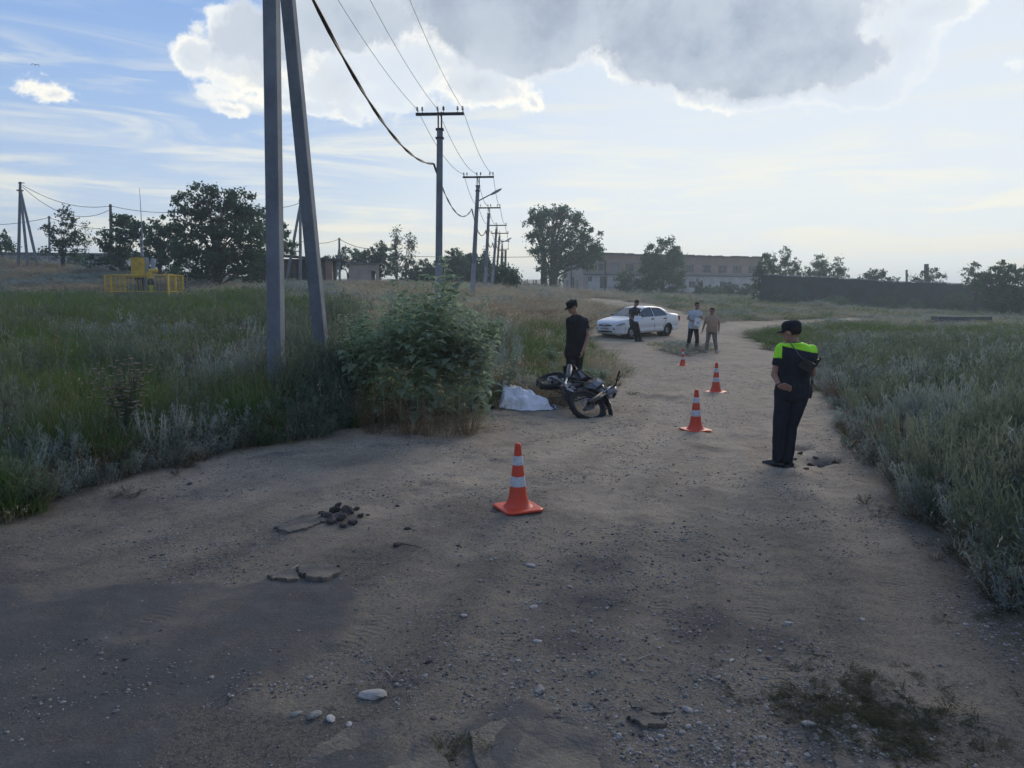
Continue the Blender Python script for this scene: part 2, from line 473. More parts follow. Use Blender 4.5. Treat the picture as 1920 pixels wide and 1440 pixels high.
TRACKS = [np.array([[*G(x, y)[:2]] for x, y in q]) for q in (
    [(560, 1290), (760, 1120), (850, 1040), (960, 985), (1080, 940), (1180, 880), (1240, 800), (1260, 740)],
    [(250, 1180), (500, 1060), (720, 960), (900, 900), (1050, 850), (1150, 800)],
    [(1050, 1430), (1080, 1200), (1110, 1050), (1160, 930), (1240, 840), (1290, 760)],
    [(1500, 1430), (1440, 1200), (1400, 1050), (1370, 930), (1350, 820), (1330, 740)],
    [(1760, 1300), (1690, 1120), (1600, 960), (1520, 860), (1450, 780)],
    [(100, 1050), (400, 960), (700, 880), (900, 830), (1050, 800)],
    [(1230, 1430), (1235, 1250), (1245, 1080), (1265, 960), (1300, 860)],
    [(830, 1430), (930, 1230), (1010, 1080), (1090, 960), (1190, 850)],
    [(-50, 1160), (300, 1040), (620, 930), (860, 860)])]
PATCH = [poly(q) for q in (
    [(-400, 1080), (120, 1100), (420, 1090), (560, 1080), (640, 1075), (665, 1130), (640, 1200), (560, 1270), (330, 1330), (200, 1460), (-400, 1500)],
    [(550, 1440), (600, 1395), (660, 1355), (730, 1350), (800, 1380), (850, 1450), (820, 1500), (560, 1500)],
    [(860, 1360), (960, 1345), (1080, 1355), (1150, 1400), (1180, 1500), (880, 1500)],
    [(510, 1078), (570, 1066), (625, 1062), (640, 1078), (600, 1090), (540, 1090)],
    [(520, 985), (600, 970), (615, 985), (570, 1000), (520, 998)],
    [(1540, 1350), (1620, 1340), (1690, 1400), (1700, 1500), (1560, 1480)],
    [(1175, 1340), (1215, 1328), (1245, 1345), (1225, 1362), (1185, 1360)])]

def axis(lo, hi, st, far_lo, far_hi, g):
    a = list(np.arange(lo, hi, st)); s = st; x = a[-1]
    while x < far_hi: s *= g; x += s; a.append(x)
    s = st; x = lo; b = []
    while x > far_lo: s *= g; x -= s; b.append(x)
    return np.array(b[::-1] + a)
gx = axis(-6.5, 6.5, 0.035, -1300, 1300, 1.06)
gy = axis(2.6, 12.5, 0.035, -200, 1000, 1.05)
XX, YY = np.meshgrid(gx, gy)
RSD = road_sd(XX, YY)
RM = np.clip(RSD / 0.25 + 0.5, 0, 1)
ASP = np.zeros(XX.shape)
near = (YY > -3) & (YY < 16) & (np.abs(XX) < 14)
wob2 = (fbm(XX * 5, YY * 5, 4) - 0.5) * 0.25 + (fbm(XX * 1.6 + 7, YY * 1.6, 4) - 0.5) * 0.7
for q in PATCH:
    d, _, _ = dseg(q, XX[near], YY[near]); s = np.where(inside(q, XX[near], YY[near]), d, -d) + wob2[near]
    ASP[near] = np.maximum(ASP[near], np.clip(s / 0.12 + 0.5, 0, 1))
ASP *= RM
TRK = np.full(XX.shape, 9.0); ALG = np.zeros(XX.shape)
for t in TRACKS:
    d, al, sg = dseg(t, XX[near], YY[near], False)
    k = d < TRK[near]; tmp = TRK[near]; tmp[k] = (d * sg)[k]; 
    cur = np.abs(TRK[near]); better = d < cur
    A = TRK[near]; A = np.where(better, d * sg, A); B = np.where(better, al, ALG[near]); TRK[near] = A; ALG[near] = B
TRK = np.abs(TRK)
def micro(X, Y, trk, asp, rm):
    z = (fbm(X * 0.35, Y * 0.35, 3) - 0.5) * 0.10 * np.clip(Y / 10, .4, 3)
    fine = np.clip(1.5 - Y / 30, 0, 1)
    z = z + fine * ((fbm(X * 3, Y * 3, 4) - 0.5) * 0.035 + (fbm(X * 14, Y * 14, 3, .6) - 0.5) * 0.024 * (1 - asp))
    rut = np.exp(-(trk / 0.16) ** 2) - 0.6 * np.exp(-((np.abs(trk) - 0.26) / 0.09) ** 2)
    z = z - rut * 0.022 * rm + asp * 0.012
    return z * np.where(rm > 0.5, 1.0, 1.3)
ZZ = terrain(XX, YY) + micro(XX, YY, TRK, ASP, RM)
# the two holes with dark damp earth by the standing officer, and a heap of clods
def bump_at(px, py, r, h):
    p = G(px, py); q = np.exp(-((XX - p.x) ** 2 + (YY - p.y) ** 2) / r ** 2); return q * h, q
DMP = np.zeros(XX.shape)
for (px, py, r, h) in ((1545, 858, .26, -.09), (1495, 832, .24, -.05), (1470, 868, .2, -.04), (640, 970, .20, .035)):
    b, q = bump_at(px, py, r, h); ZZ += b; DMP = np.maximum(DMP, np.clip(q * 1.6 - .35 + (wob2 * .6), 0, 1))
for (px, py, r) in ((1090, 1130, .35), (1120, 1060, .3), (1060, 1200, .2), (1430, 1190, .25), (1330, 1180, .3), (1330, 838, .3), (1250, 745, .5)):
    b, q = bump_at(px, py, r, 0); DMP = np.maximum(DMP, 0.75 * np.clip(q * 1.5 - .3 + (wob2 * 1.4), 0, 1))
mnd = at(1533, 88); ZZ += .75 * np.exp(-(((XX - mnd.x) / 1.5) ** 2 + ((YY - mnd.y) / 3) ** 2))
ny, nx = XX.shape
idx = np.arange(ny * nx).reshape(ny, nx)
Fg = np.stack([idx[:-1, :-1], idx[:-1, 1:], idx[1:, 1:], idx[1:, :-1]], -1).reshape(-1, 4)
GV = np.stack([XX, YY, ZZ], -1).reshape(-1, 3)

def ground_z(X, Y):
    """bilinear look-up in the built ground sheet"""
    X = np.asarray(X, float); Y = np.asarray(Y, float)
    i = np.clip(np.searchsorted(gx, X) - 1, 0, nx - 2); j = np.clip(np.searchsorted(gy, Y) - 1, 0, ny - 2)
    fx = np.clip((X - gx[i]) / (gx[i + 1] - gx[i]), 0, 1); fy = np.clip((Y - gy[j]) / (gy[j + 1] - gy[j]), 0, 1)
    return (ZZ[j, i] * (1 - fx) + ZZ[j, i + 1] * fx) * (1 - fy) + (ZZ[j + 1, i] * (1 - fx) + ZZ[j + 1, i + 1] * fx) * fy
def on(px, py, dz=0.0):
    p = G(px, py); return Vector((p.x, p.y, float(ground_z(p.x, p.y)) + dz))
def onat(px, d, dz=0.0):
    p = at(px, d); return Vector((p.x, p.y, float(ground_z(p.x, p.y)) + dz))

gm = bpy.data.materials.new('earth_and_road'); gm.use_nodes = True
T = NT(gm.node_tree); T.n.clear()
att = T.node('ShaderNodeAttribute', attribute_name='masks')
asep = T.node('ShaderNodeSeparateColor', i_0=att.outputs['Color'])
road, asph, damp = asep.outputs[0], asep.outputs[1], asep.outputs[2]
tr = T.node('ShaderNodeAttribute', attribute_name='track')
tsep = T.node('ShaderNodeSeparateXYZ', i_0=tr.outputs['Vector'])
pos = T.node('ShaderNodeNewGeometry').outputs['Position']
nA = T.noise(pos, 0.8, 5, .6); nB = T.noise(pos, 5, 6, .65); nC = T.noise(pos, 42, 5, .7); nD = T.noise(pos, 140, 3, .6)
soil = T.mix(T.smooth(nA, .3, .7), (.285, .228, .160), (.365, .300, .215))
soil = T.mix(T.smooth(nB, .45, .75), soil, (.42, .352, .26))
soil = T.mix(T.smooth(T.noise(pos, 1.7, 7, .7), .50, .72), soil, (.115, .108, .104))
grit = T.mix(T.smooth(nC, .50, .62), soil, (.13, .115, .095))
grit = T.mix(T.smooth(nD, .58, .66), grit, (.46, .40, .32))
grit = T.mix(T.smooth(T.noise(pos, 75, 3, .6), .58, .64), grit, (.085, .078, .07))
soil = T.mix(0.82, soil, grit)
trkm = T.smooth(T.m('ABSOLUTE', tsep.outputs[0]), .42, .10)
soil = T.mix(T.m('MULTIPLY', trkm, .32), soil, (.43, .36, .265))
aspc = T.mix(T.smooth(nB, .35, .7), (.060, .062, .064), (.095, .094, .090))
aspc = T.mix(T.m('MULTIPLY', T.smooth(nC, .52, .68), .5), aspc, (.16, .15, .135))
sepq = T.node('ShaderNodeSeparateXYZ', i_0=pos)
coarse = T.smooth(T.m('ADD', sepq.outputs[1], T.m('MULTIPLY', T.m('SUBTRACT', nA, .5), 7.0)), 10.5, 4.5)  # painted edge dimming: gravelly ground colour gets darker toward the camera
dim_grav = T.mix(T.smooth(nC, .45, .60), (.086, .080, .070), (.045, .043, .040))
dim_grav = T.mix(T.smooth(nD, .60, .70), dim_grav, (.30, .28, .26))
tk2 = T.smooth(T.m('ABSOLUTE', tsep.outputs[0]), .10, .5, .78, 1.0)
soil = T.mix(T.m('MULTIPLY', T.m('MULTIPLY', coarse, .88), tk2), soil, dim_grav)
rd = T.mix(T.m('MULTIPLY', asph, T.m('MULTIPLY', T.smooth(nB, .30, .55, .35, .95), T.smooth(T.noise(pos, 2.2, 6, .7), .36, .58, .45, 1.0))), soil, aspc)
rd = T.mix(T.m('MULTIPLY', damp, .85), rd, (.055, .050, .052))
veg = T.mix(T.smooth(nA, .35, .65), (.10, .085, .055), (.16, .135, .085))
vf = T.noise(pos, 0.11, 4, .6)
veg = T.mix(T.m('MULTIPLY', T.smooth(vf, .5, .7), .6), veg, (.07, .085, .045))
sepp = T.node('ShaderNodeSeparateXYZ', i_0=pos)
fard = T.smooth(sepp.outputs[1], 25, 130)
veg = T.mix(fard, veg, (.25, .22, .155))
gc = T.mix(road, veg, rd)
pb = T.node('ShaderNodeBsdfPrincipled', i_Roughness=.95); pb.inputs['Specular IOR Level'].default_value = .15
T.l.new(gc, pb.inputs['Base Color'])
# tyre tread pressed in the tracks
ch = T.m('ABSOLUTE', tsep.outputs[0])
tread = T.m('SINE', T.m('ADD', T.m('MULTIPLY', tsep.outputs[1], 120.0), T.m('MULTIPLY', ch, 40.0)))
tread = T.m('MULTIPLY', T.m('MULTIPLY', T.smooth(tread, -.2, .4), T.smooth(ch, .085, .06)), T.smooth(T.noise(pos, .9, 2, .5), .50, .58))
b1 = T.node('ShaderNodeBump', i_Strength=.55, i_Distance=.02); T.l.new(nB, b1.inputs['Height'])
b2 = T.node('ShaderNodeBump', i_Strength=.8, i_Distance=.010); T.l.new(nC, b2.inputs['Height']); T.l.new(b1.outputs[0], b2.inputs['Normal'])
b3 = T.node('ShaderNodeBump', i_Strength=.7, i_Distance=.010); T.l.new(tread, b3.inputs['Height']); T.l.new(b2.outputs[0], b3.inputs['Normal'])
b4 = T.node('ShaderNodeBump', i_Strength=.7, i_Distance=.004); T.l.new(nD, b4.inputs['Height']); T.l.new(b3.outputs[0], b4.inputs['Normal'])
T.l.new(b4.outputs[0], pb.inputs['Normal'])
T.l.new(pb.outputs[0], T.node('ShaderNodeOutputMaterial').inputs[0])
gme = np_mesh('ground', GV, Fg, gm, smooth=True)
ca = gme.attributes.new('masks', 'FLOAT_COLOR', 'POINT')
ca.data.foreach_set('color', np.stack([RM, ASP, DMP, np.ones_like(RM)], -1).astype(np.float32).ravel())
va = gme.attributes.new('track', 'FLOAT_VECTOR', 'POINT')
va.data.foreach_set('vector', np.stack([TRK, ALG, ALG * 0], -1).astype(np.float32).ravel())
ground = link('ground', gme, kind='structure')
# ------------------------------------------------------------------ haze
hm_ = bpy.data.materials.new('haze_air'); hm_.use_nodes = True; T = NT(hm_.node_tree); T.n.clear()
pv = T.node('ShaderNodeVolumePrincipled'); pv.inputs['Color'].default_value = (.80, .93, 1.0, 1); pv.inputs['Density'].default_value = HAZE; pv.inputs['Anisotropy'].default_value = .35
T.l.new(pv.outputs[0], T.node('ShaderNodeOutputMaterial').inputs['Volume'])
hzb = MB(); hzb.box((0, 400, 8), (2800, 1400, 34)); hzb.obj('haze', hm_, kind='stuff')
M_plaster = mat('whitewashed_plaster', (.50, .50, .49), .9, var=.35, scale=.8, col2=(.33, .34, .35), bump=.3)
M_brick = mat('faded_brick', (.34, .25, .20), .9, scale=.7, col2=(.26, .20, .17), bump=.3)
M_pink = mat('pink_plaster', (.40, .33, .29), .9, scale=1.2, col2=(.30, .25, .23))
M_darkmetal = mat('dark_steel', (.035, .035, .038), .55, metal=.4, var=.3)
M_glassdark = mat('dark_window_glass', (.02, .025, .03), .12, spec=.6)
M_frame = mat('old_window_frame', (.22, .22, .23), .8, var=.2)
M_roof = mat('bitumen_roof', (.10, .095, .085), .9, var=.3)
M_conc = mat('weathered_concrete', (.30, .30, .29), .88, var=.25, scale=2.5, bump=.35, bscale=25)
M_concd = mat('dark_concrete', (.10, .105, .11), .9, var=.3, scale=1.5, bump=.3)
M_wood = mat('grey_boards', (.13, .11, .09), .85, var=.35, scale=2)
M_slate = mat('asbestos_roof', (.14, .14, .14), .9, var=.3)
M_fence = mat('dark_green_fence', (.016, .056, .048), .7, var=.35, scale=.5)
M_bluewall = mat('pale_blue_wall', (.42, .45, .52), .85, var=.2, scale=.5)
M_void = mat('dark_inside', (.012, .012, .014), .95)

def wall_holes(mb, s0, s1, z0, z1, holes, th, y0=0.0, slope=0.0):
    """a wall of thickness th along x from s0 to s1 with rectangular openings (sa, sb, za, zb)"""
    S = sorted({s0, s1, *[h[0] for h in holes], *[h[1] for h in holes]}); Z = sorted({z0, z1, *[h[2] for h in holes], *[h[3] for h in holes]})
    S = [x for x in S if s0 <= x <= s1]; Z = [x for x in Z if z0 <= x <= z1]
    for i in range(len(S) - 1):
        for j in range(len(Z) - 1):
            cs, cz = (S[i] + S[i + 1]) / 2, (Z[j] + Z[j + 1]) / 2
            if any(h[0] < cs < h[1] and h[2] < cz < h[3] for h in holes): continue
            mb.box((cs, y0 + th / 2, cz), (S[i + 1] - S[i], th, Z[j + 1] - Z[j]))

# ---- long two storey building
A = at(1093, 141); B = at(1428, 157)
bdir = Vector((B.x - A.x, B.y - A.y, 0)); BL = bdir.length; bang = math.atan2(bdir.y, bdir.x)
zb = zat(549, 141) - .15
def s_of(px):
    """distance along the facade seen in column px"""
    lo, hi = -2.0, BL + 6
    for _ in range(40):
        m = (lo + hi) / 2; P = A + bdir.normalized() * m
        if project((P.x, P.y, zb + 3))[0] < px: lo = m
        else: hi = m
    return lo
def z_of(py, s): P = A + bdir.normalized() * s; return zat(py, P.y) - zb
bt = thing('warehouse', (A.x, A.y, zb), bang, 'long two storey building with bricked upper floor and whitewashed ground floor behind the car', 'building')
HR = z_of(477, 2)
BL = s_of(1428)
led = z_of(516, 5)
cols = [1129, 1152, 1181, 1211, 1239, 1266, 1292, 1324, 1354, 1382, 1411]
up = [(s_of(c - 8), s_of(c + 8), z_of(512, s_of(c)) if c < 1200 else led + .75, led + .75 + 1.55) for c in cols]
up = [(a, b, led + .7, led + 2.25) for a, b, _, _ in up]
gr = [(s_of(1097), s_of(1110), z_of(528, 1), z_of(518, 1)), (s_of(1125), s_of(1139), z_of(541, 5), z_of(518, 5)), (s_of(1180), s_of(1195), 1.2, 2.5), (s_of(1292), s_of(1305), 1.2, 2.5), (s_of(1350), s_of(1362), 1.2, 2.5)]
mb = MB(); wall_holes(mb, 0, BL, -1.5, led, gr, .4); mb.obj('wall', M_plaster, bt, label='whitewashed ground floor wall')
mb = MB(); wall_holes(mb, 0, BL, led, HR, up, .4, .02); mb.obj('wall', M_brick, bt, label='bare pinkish brick upper wall')
DP = 8.5
em = MB()
endh = [(2.0, 2.6, .9, 2.6), (3.6, 4.6, 0, 3.2), (6.4, 7.0, .9, 2.6), (2.2, 2.8, led + .8, led + 2.2), (5.6, 6.4, led + .8, led + 2.2)]
em.M = Matrix.Rotation(math.pi / 2, 4, 'Z') @ Matrix.Scale(-1, 4, (0, 1, 0))
wall_holes(em, .42, DP, -1.5, HR - .02, endh, .4)
em.obj('wall', M_pink, bt, label='pink end wall with narrow openings')
mb = MB(); mb.box((BL - .2, DP / 2 + .2, HR / 2 - .5), (.4, DP - .5, HR + .9)); mb.box((BL / 2, DP, HR / 2 - .5), (BL - .9, .35, HR + .9)); mb.obj('wall', M_brick, bt)
mb = MB(); mb.box((BL / 2, DP / 2, -.2), (BL - 1, DP - .7, .2)); mb.box((BL / 2, DP / 2, led - .1), (BL - 1, DP - .7, .25)); mb.obj('storey_floor', M_void, bt)
mb = MB(); mb.box((BL / 2, DP / 2 - .1, HR + .12), (BL + .7, DP + .9, .24))
for k in range(60):
    x = random.random() * BL; mb.box((x, random.random() * .5 - .2, HR + .24 + .05), (random.uniform(.3, 1.6), .4, random.uniform(.08, .22)))
mb.obj('roof', M_roof, bt, label='ragged flat bitumen roof')
mb = MB(); mb.box((BL / 2, -.06, HR - .35), (BL, .12, .55)); mb.obj('cornice', M_brick, bt)
mb = MB(); mb.box((BL / 2 - .3, -.12, led + .06), (BL - .6, .16, .14)); mb.obj('pipe', M_darkmetal, bt, label='dark pipe running along the facade')
mb = MB(); mb.box((.45, -.05, led / 2 - .5), (1.1, .1, led + .8)); mb.obj('pilaster', M_pink, bt)
mb = MB(); mb.box((BL / 2, -.04, led + .38), (BL, .08, .34)); mb.obj('sill_band', M_frame, bt)
def window(s0, s1, z0, z1, par, n=2, frame=True):
    w = MB(); t = .09
    w.box(((s0 + s1) / 2, .16, z1 - t / 2), (s1 - s0, .1, t)); w.box(((s0 + s1) / 2, .16, z0 + t / 2), (s1 - s0, .1, t))
    for k in range(n + 1):
        x = s0 + t / 2 + (s1 - s0 - t) * k / n; w.box((x, .165, (z0 + z1) / 2), (t, .09, z1 - z0 - 2 * t))
    fr = w.obj('window', M_frame, par)
    for k in range(n):
        a = s0 + t + (s1 - s0 - t) * k / n; b = s0 + (s1 - s0 - t) * (k + 1) / n
        MB().box(((a + b) / 2, .19, (z0 + z1) / 2), (b - a - .02, .012, z1 - z0 - 2.2 * t)).obj('pane', M_glassdark, fr)
for i, (a, b, c, d) in enumerate(up):
    if i == 1:
        MB().box(((a + b) / 2, .2, (c + d) / 2), (b - a, .1, d - c)).obj('blocked_window', M_frame, bt, label='window opening boarded up')
    else: window(a, b, c, d, bt)
    MB().box(((a + b) / 2, -.03, d + .12), (b - a + .7, .06, .2)).obj('lintel', M_frame, bt)
for i, (a, b, c, d) in enumerate(gr):
    window(a, b, c, d, bt, 3 if i == 0 else 2)
dm = MB(); dm.M = em.M; dm.box((4.1, .2, 1.6), (1.0, .1, 3.2)); dm.obj('door', M_wood, bt)

# small steel frame on poles in front of the building corner
fr = thing('pipe_frame', tuple(onat(1071, 132)), bang, 'dark steel frame on a post in front of the pink end wall', 'steel frame')
MB().cyl((0, 0, -.3), (0, 0, 5.6), .12).obj('post', M_darkmetal, fr)
f = MB(); f.box((0.8, 0, 5.65), (4.6, .12, .14)); f.box((1.6, 0, 5.95), (1.4, .08, .08)); f.obj('crossbeam', M_darkmetal, fr)
pp = thing('steel_post', tuple(onat(1134, 125)), 0, 'tall dark post with a short arm standing before the whitewashed wall', 'post')
MB().cyl((0, 0, -.3), (0, 0, 5.2), .13).obj('pole', M_darkmetal, pp); MB().box((-.35, 0, 5.1), (.75, .1, .1)).obj('arm', M_darkmetal, pp)
rl = thing('railing', tuple(onat(1141, 127)), bang, 'low dark metal railing beside the post before the whitewashed wall', 'railing')
for k in range(4): MB().cyl((k * .5, 0, -.1), (k * .5, 0, .95), .035).obj('post', M_darkmetal, rl)
MB().cyl((-.1, 0, .95), (1.6, 0, .95), .03).obj('rail', M_darkmetal, rl); MB().cyl((-.1, 0, .5), (1.6, 0, .5), .03).obj('rail', M_darkmetal, rl)

# picket fence left of the building
pf0, pf1 = at(965, 118), at(1056, 134)
pfd = (pf1 - pf0); pfa = math.atan2(pfd.y, pfd.x)
pf = thing('picket_fence', (pf0.x, pf0.y, 0), pfa, 'low dark fence of uneven pickets beyond the dry grass, beside the tall willow', 'fence')
pm = MB().box((0, 0, .75), (.16, .05, 1.5)).mesh('picket', M_wood)
n = int(pfd.xy.length / .45)
for k in range(n):
    x = k * .45; w = pf0 + pfd * (x / pfd.xy.length); o = link('picket', pm, pf, (x, 0, float(ground_z(w.x, w.y)) - .15), (random.gauss(0, .05), random.gauss(0, .06), 0)); o.scale = (random.uniform(.7, 1.6), 1, random.uniform(.6, 1.15))
f = MB(); f.tube([(k * 2.0, .05, float(ground_z(*(pf0 + pfd * (k * 2.0 / pfd.xy.length)).xy)) + .7) for k in range(int(pfd.xy.length / 2))], .05, 5); f.obj('rail', M_wood, pf)

# long dark panel fence on the right
F0, F1 = at(1428, 96), at(1990, 104)
fd = F1 - F0; fa = math.atan2(fd.y, fd.x); FLn = fd.xy.length
pfn = thing('panel_fence', (F0.x, F0.y, 0), fa, 'long dark solid fence of tall panels crossing the field on the right', 'fence')
npan = 17; pw_ = FLn / npan
for k in range(npan):
    w = F0 + fd * ((k + .5) / npan); zg = gz(w.x, w.y) - .4
    p = MB(); hgt = 4.1 + random.uniform(-.03, .03)
    p.box(((k + .5) * pw_, 0, zg + hgt / 2), (pw_ - .16, .07, hgt))
    for j in range(9): p.box((k * pw_ + .2 + j * (pw_ - .3) / 8.6, -.055, zg + hgt / 2), (.07, .04, hgt - .06))
    p.obj('panel', M_fence, pfn)
for k in range(npan + 1):
    w = F0 + fd * (k / npan); zg = gz(w.x, w.y) - .4
    MB().box((k * pw_, .02, zg + 2.1), (.15, .2, 4.2)).obj('post', M_fence, pfn)
f = MB(); f.tube([((k) * pw_, 0, gz(*(F0 + fd * (k / npan)).xy) + 3.78) for k in range(npan + 1)], .05, 4); f.obj('coping', M_conc, pfn)

# open shed and hut on the left
sA = onat(548, 70); sh = thing('open_shed', (sA.x, sA.y, sA.z), .06, 'low open shed with thin dark sloping roof behind the leaning strut', 'shed')
W_ = 4.1; 
MB().box((0, 1.5, 1.2), (7.6, .2, 2.6)).obj('back_wall', M_concd, sh)
MB().box((-3.6, .4, 1.3), (.2, 2.1, 2.6)).obj('side_wall', M_wood, sh)
rfm = MB(); rfm.box((.35, .4, 2.62), (9.4, 3.6, .13), Matrix.Rotation(R_(4.2), 3, 'Y')); rfm.obj('roof', M_roof, sh)
MB().box((3.55, -.6, 1.05), (.6, .5, 2.6)).obj('pillar', M_brick, sh)
bm_ = MB().box((0, 0, 1.15), (.3, .04, 2.3)).mesh('plank', M_wood)
for k in range(13):
    if k in (9, 10): continue
    o = link('plank', bm_, sh, (-3.3 + k * .52, -.7 + random.uniform(-.03, .03), 0), (0, random.gauss(0, .03), 0)); o.scale = (random.uniform(.8, 1.5), 1, random.uniform(.85, 1.0))
hA = onat(684, 84); hu = thing('hut', (hA.x, hA.y, hA.z - .3), .25, 'small pale flat roofed hut with dark doorway among bushes', 'hut')
m_ = MB(); m_.M = Matrix.Translation((0, 0, 0)); wall_holes(m_, -1.6, 1.6, 0, 2.6, [(.75, 1.25, 0, 1.9)], .2); m_.box((-1.5, 1.4, 1.3), (.2, 2.4, 2.6)); m_.box((1.5, 1.4, 1.3), (.2, 2.4, 2.6)); m_.box((0, 2.6, 1.3), (2.7, .15, 2.5)); m_.obj('wall', M_pink, hu)
MB().box((0, 1.25, 2.68), (3.6, 3.0, .14)).obj('roof', M_slate, hu)
# low pale building far left, with dark roof
la = onat(-40, 112); lb = onat(222, 104); ld = lb - la
lo = thing('low_building', (la.x, la.y, 0), math.atan2(ld.y, ld.x), 'very long low pale blue building with flat dark roof far left behind poles', 'building')
zt = [zat(478, 112), zat(481, 104)]; L_ = ld.xy.length
mm = MB(); mm.add([(0, 0, 3), (L_, 0, 3), (L_, 0, zt[1]), (0, 0, zt[0]), (0, 5, 3), (L_, 5, 3), (L_, 5, zt[1]), (0, 5, zt[0])], [(0, 1, 2, 3), (5, 4, 7, 6), (1, 5, 6, 2), (4, 0, 3, 7), (3, 2, 6, 7)]); mm.obj('wall', M_bluewall, lo)
mm = MB(); mm.add([(-.4, -.6, zt[0] + .01), (L_ + .4, -.6, zt[1] + .01), (L_ + .4, 5.6, zt[1] + .01), (-.4, 5.6, zt[0] + .01), (-.4, -.6, zt[0] + .45), (L_ + .4, -.6, zt[1] + .4), (L_ + .4, 5.6, zt[1] + .4), (-.4, 5.6, zt[0] + .45)], [(3, 2, 1, 0), (4, 5, 6, 7), (0, 1, 5, 4), (1, 2, 6, 5), (2, 3, 7, 6), (3, 0, 4, 7)]); mm.obj('roof', M_concd, lo)
for k in range(8):
    x = 1.5 + k * (L_ - 3) / 7; MB().box((x, -.02, zat(486, 108)), (1.3, .06, .5)).obj('window', M_glassdark, lo)
cb = onat(42, 72); c_ = thing('concrete_block', (cb.x, cb.y, cb.z), .1, 'squat brown concrete block lying at the feet of the three legged pole', 'concrete block')
MB().box((0, 0, .25), (2.8, .8, .7), taper=.96).obj('block', M_concd, c_)

# dark slabs lying in the right field
s0 = onat(1797, 52)
for (dx, dz, w, l, c, lab) in ((0, .14, 3.9, 1.2, M_concd, 'long dark concrete slab lying in the dry field, lower of two'), (.15, .44, 3.6, 1.0, M_concd, 'long dark concrete slab lying on another slab in the dry field')):
    m = MB(); m.box((0, 0, 0), (w, l, .27), taper=.985); m.obj('concrete_slab', c, None, loc=(s0.x + dx, s0.y, s0.z + dz), rot=(0, 0, -.12), label=lab, cat='slab')
s1 = onat(1385, 62); MB().box((0, 0, .1), (1.5, .7, .32), taper=.9).obj('concrete_slab', M_concd, None, loc=tuple(s1), rot=(0, 0, .1), label='short dark slab half buried in grass behind the white car', cat='slab')

# ---- gas regulator station in a yellow enclosure
M_yel = mat('yellow_paint', (.72, .46, .05), .5, var=.2, scale=4)
M_yeld = mat('dull_yellow_paint', (.62, .42, .05), .55, var=.25, scale=3)
M_grn = mat('dark_green_paint', (.02, .045, .035), .5)
M_lime = mat('lime_paint', (.42, .45, .05), .55)
M_greypipe = mat('grey_paint', (.33, .36, .40), .45, var=.15)
e0 = onat(258, 47.5)
def rel(px, py, Y): z = zat(py, Y); return Vector((xat(px, Y, z) - e0.x, Y - e0.y, z - e0.z))
en = thing('yellow_enclosure', tuple(e0), 0, 'square enclosure of thin yellow railings round the regulator cabinet', 'railing')
C0 = rel(199, 556, 47.6); C1 = rel(210, 556, 46.8); C2 = rel(317, 559, 45.8); C3 = rel(344, 553, 48.6); C4 = rel(236, 551, 49.6)
H_ = 1.22
for c in (C0, C1, C2, C3, C4): MB().box((c.x, c.y, H_ / 2 - .1), (.085, .085, H_ + .2)).obj('post', M_yel, en)
mid = (C2 + C3) / 2; MB().box((mid.x, mid.y, H_ / 2 - .1), (.07, .07, H_ + .2)).obj('post', M_yel, en)
bar_m = MB().cyl((0, 0, .18), (0, 0, H_ - .03), .010, n=5).mesh('bar', M_yel)
for a, b in ((C0, C1), (C1, C2), (C2, C3), (C3, C4), (C4, C1)):
    for z in (.17, H_ - .02): MB().cyl((a.x, a.y, z), (b.x, b.y, z), .028, n=6).obj('rail', M_yel, en)
    nb = max(2, int((b - a).xy.length / (.30 if abs(b.x - a.x) > 2 else .17)))
    for k in range(1, nb): p = a + (b - a) * (k / nb); link('bar', bar_m, en, (p.x, p.y, 0))
cbp = rel(262, 553, 48.2)
cab = thing('regulator_cabinet', (e0.x + cbp.x, e0.y + cbp.y, e0.z), -.1, 'tall yellow metal cabinet raised on a pipe stand inside the railings', 'cabinet')
MB().box((0, 0, 1.72), (.68, .45, 1.25)).obj('body', M_yeld, cab); MB().box((0, -.232, 1.72), (.6, .015, 1.15)).obj('door', M_yeld, cab)
MB().ell((-.02, -.25, 1.45), (.05, .03, .05)).obj('knob', M_yel, cab)
MB().box((0, 0, 2.37), (.74, .52, .05)).obj('lid', M_roof, cab)
m = MB(); m.cyl((-.1, 0, -.2), (-.1, 0, 1.1), .05); m.cyl((.2, 0, -.2), (.2, 0, 1.1), .06); m.cyl((-.25, 0, 1.0), (.3, 0, 1.0), .06); m.obj('pipe_stand', M_darkmetal, cab)
for (px_, h, r, lab) in ((278, 2.35, .16, 'light grey standing gas cylinder beside the yellow cabinet'), (290, 2.3, .13, 'narrower dull grey standing cylinder right of the other behind the valve')):
    p = rel(px_, 553, 48.6); t = thing('gas_cylinder', (e0.x + p.x, e0.y + p.y, e0.z), 0, lab, 'cylinder')
    MB().lathe([(r * .2, -.1), (r, -.1), (r, h - .06), (r * .8, h), (0.01, h + .02)], n=16).obj('body', M_greypipe, t, True); MB().cyl((0, 0, h), (0, 0, h + .1), .03).obj('neck', M_darkmetal, t)
p = rel(284, 553, 47.2); t = thing('gas_valve', (e0.x + p.x, e0.y + p.y, e0.z), 0, 'yellow valve head on dark green and lime standpipe in the enclosure', 'valve')
MB().lathe([(.13, -.1), (.13, .55), (.11, .6)], n=14).obj('base', M_lime, t, True); MB().lathe([(.17, .6), (.19, .68), (.19, .8), (.12, .95), (.1, 1.0)], n=14).obj('flange', M_grn, t, True)
MB().box((0, 0, 1.2), (.3, .26, .4)).obj('body', M_yel, t); MB().cyl((-.05, 0, 1.45), (.45, 0, 1.47), .13).obj('actuator', M_yel, t, True)
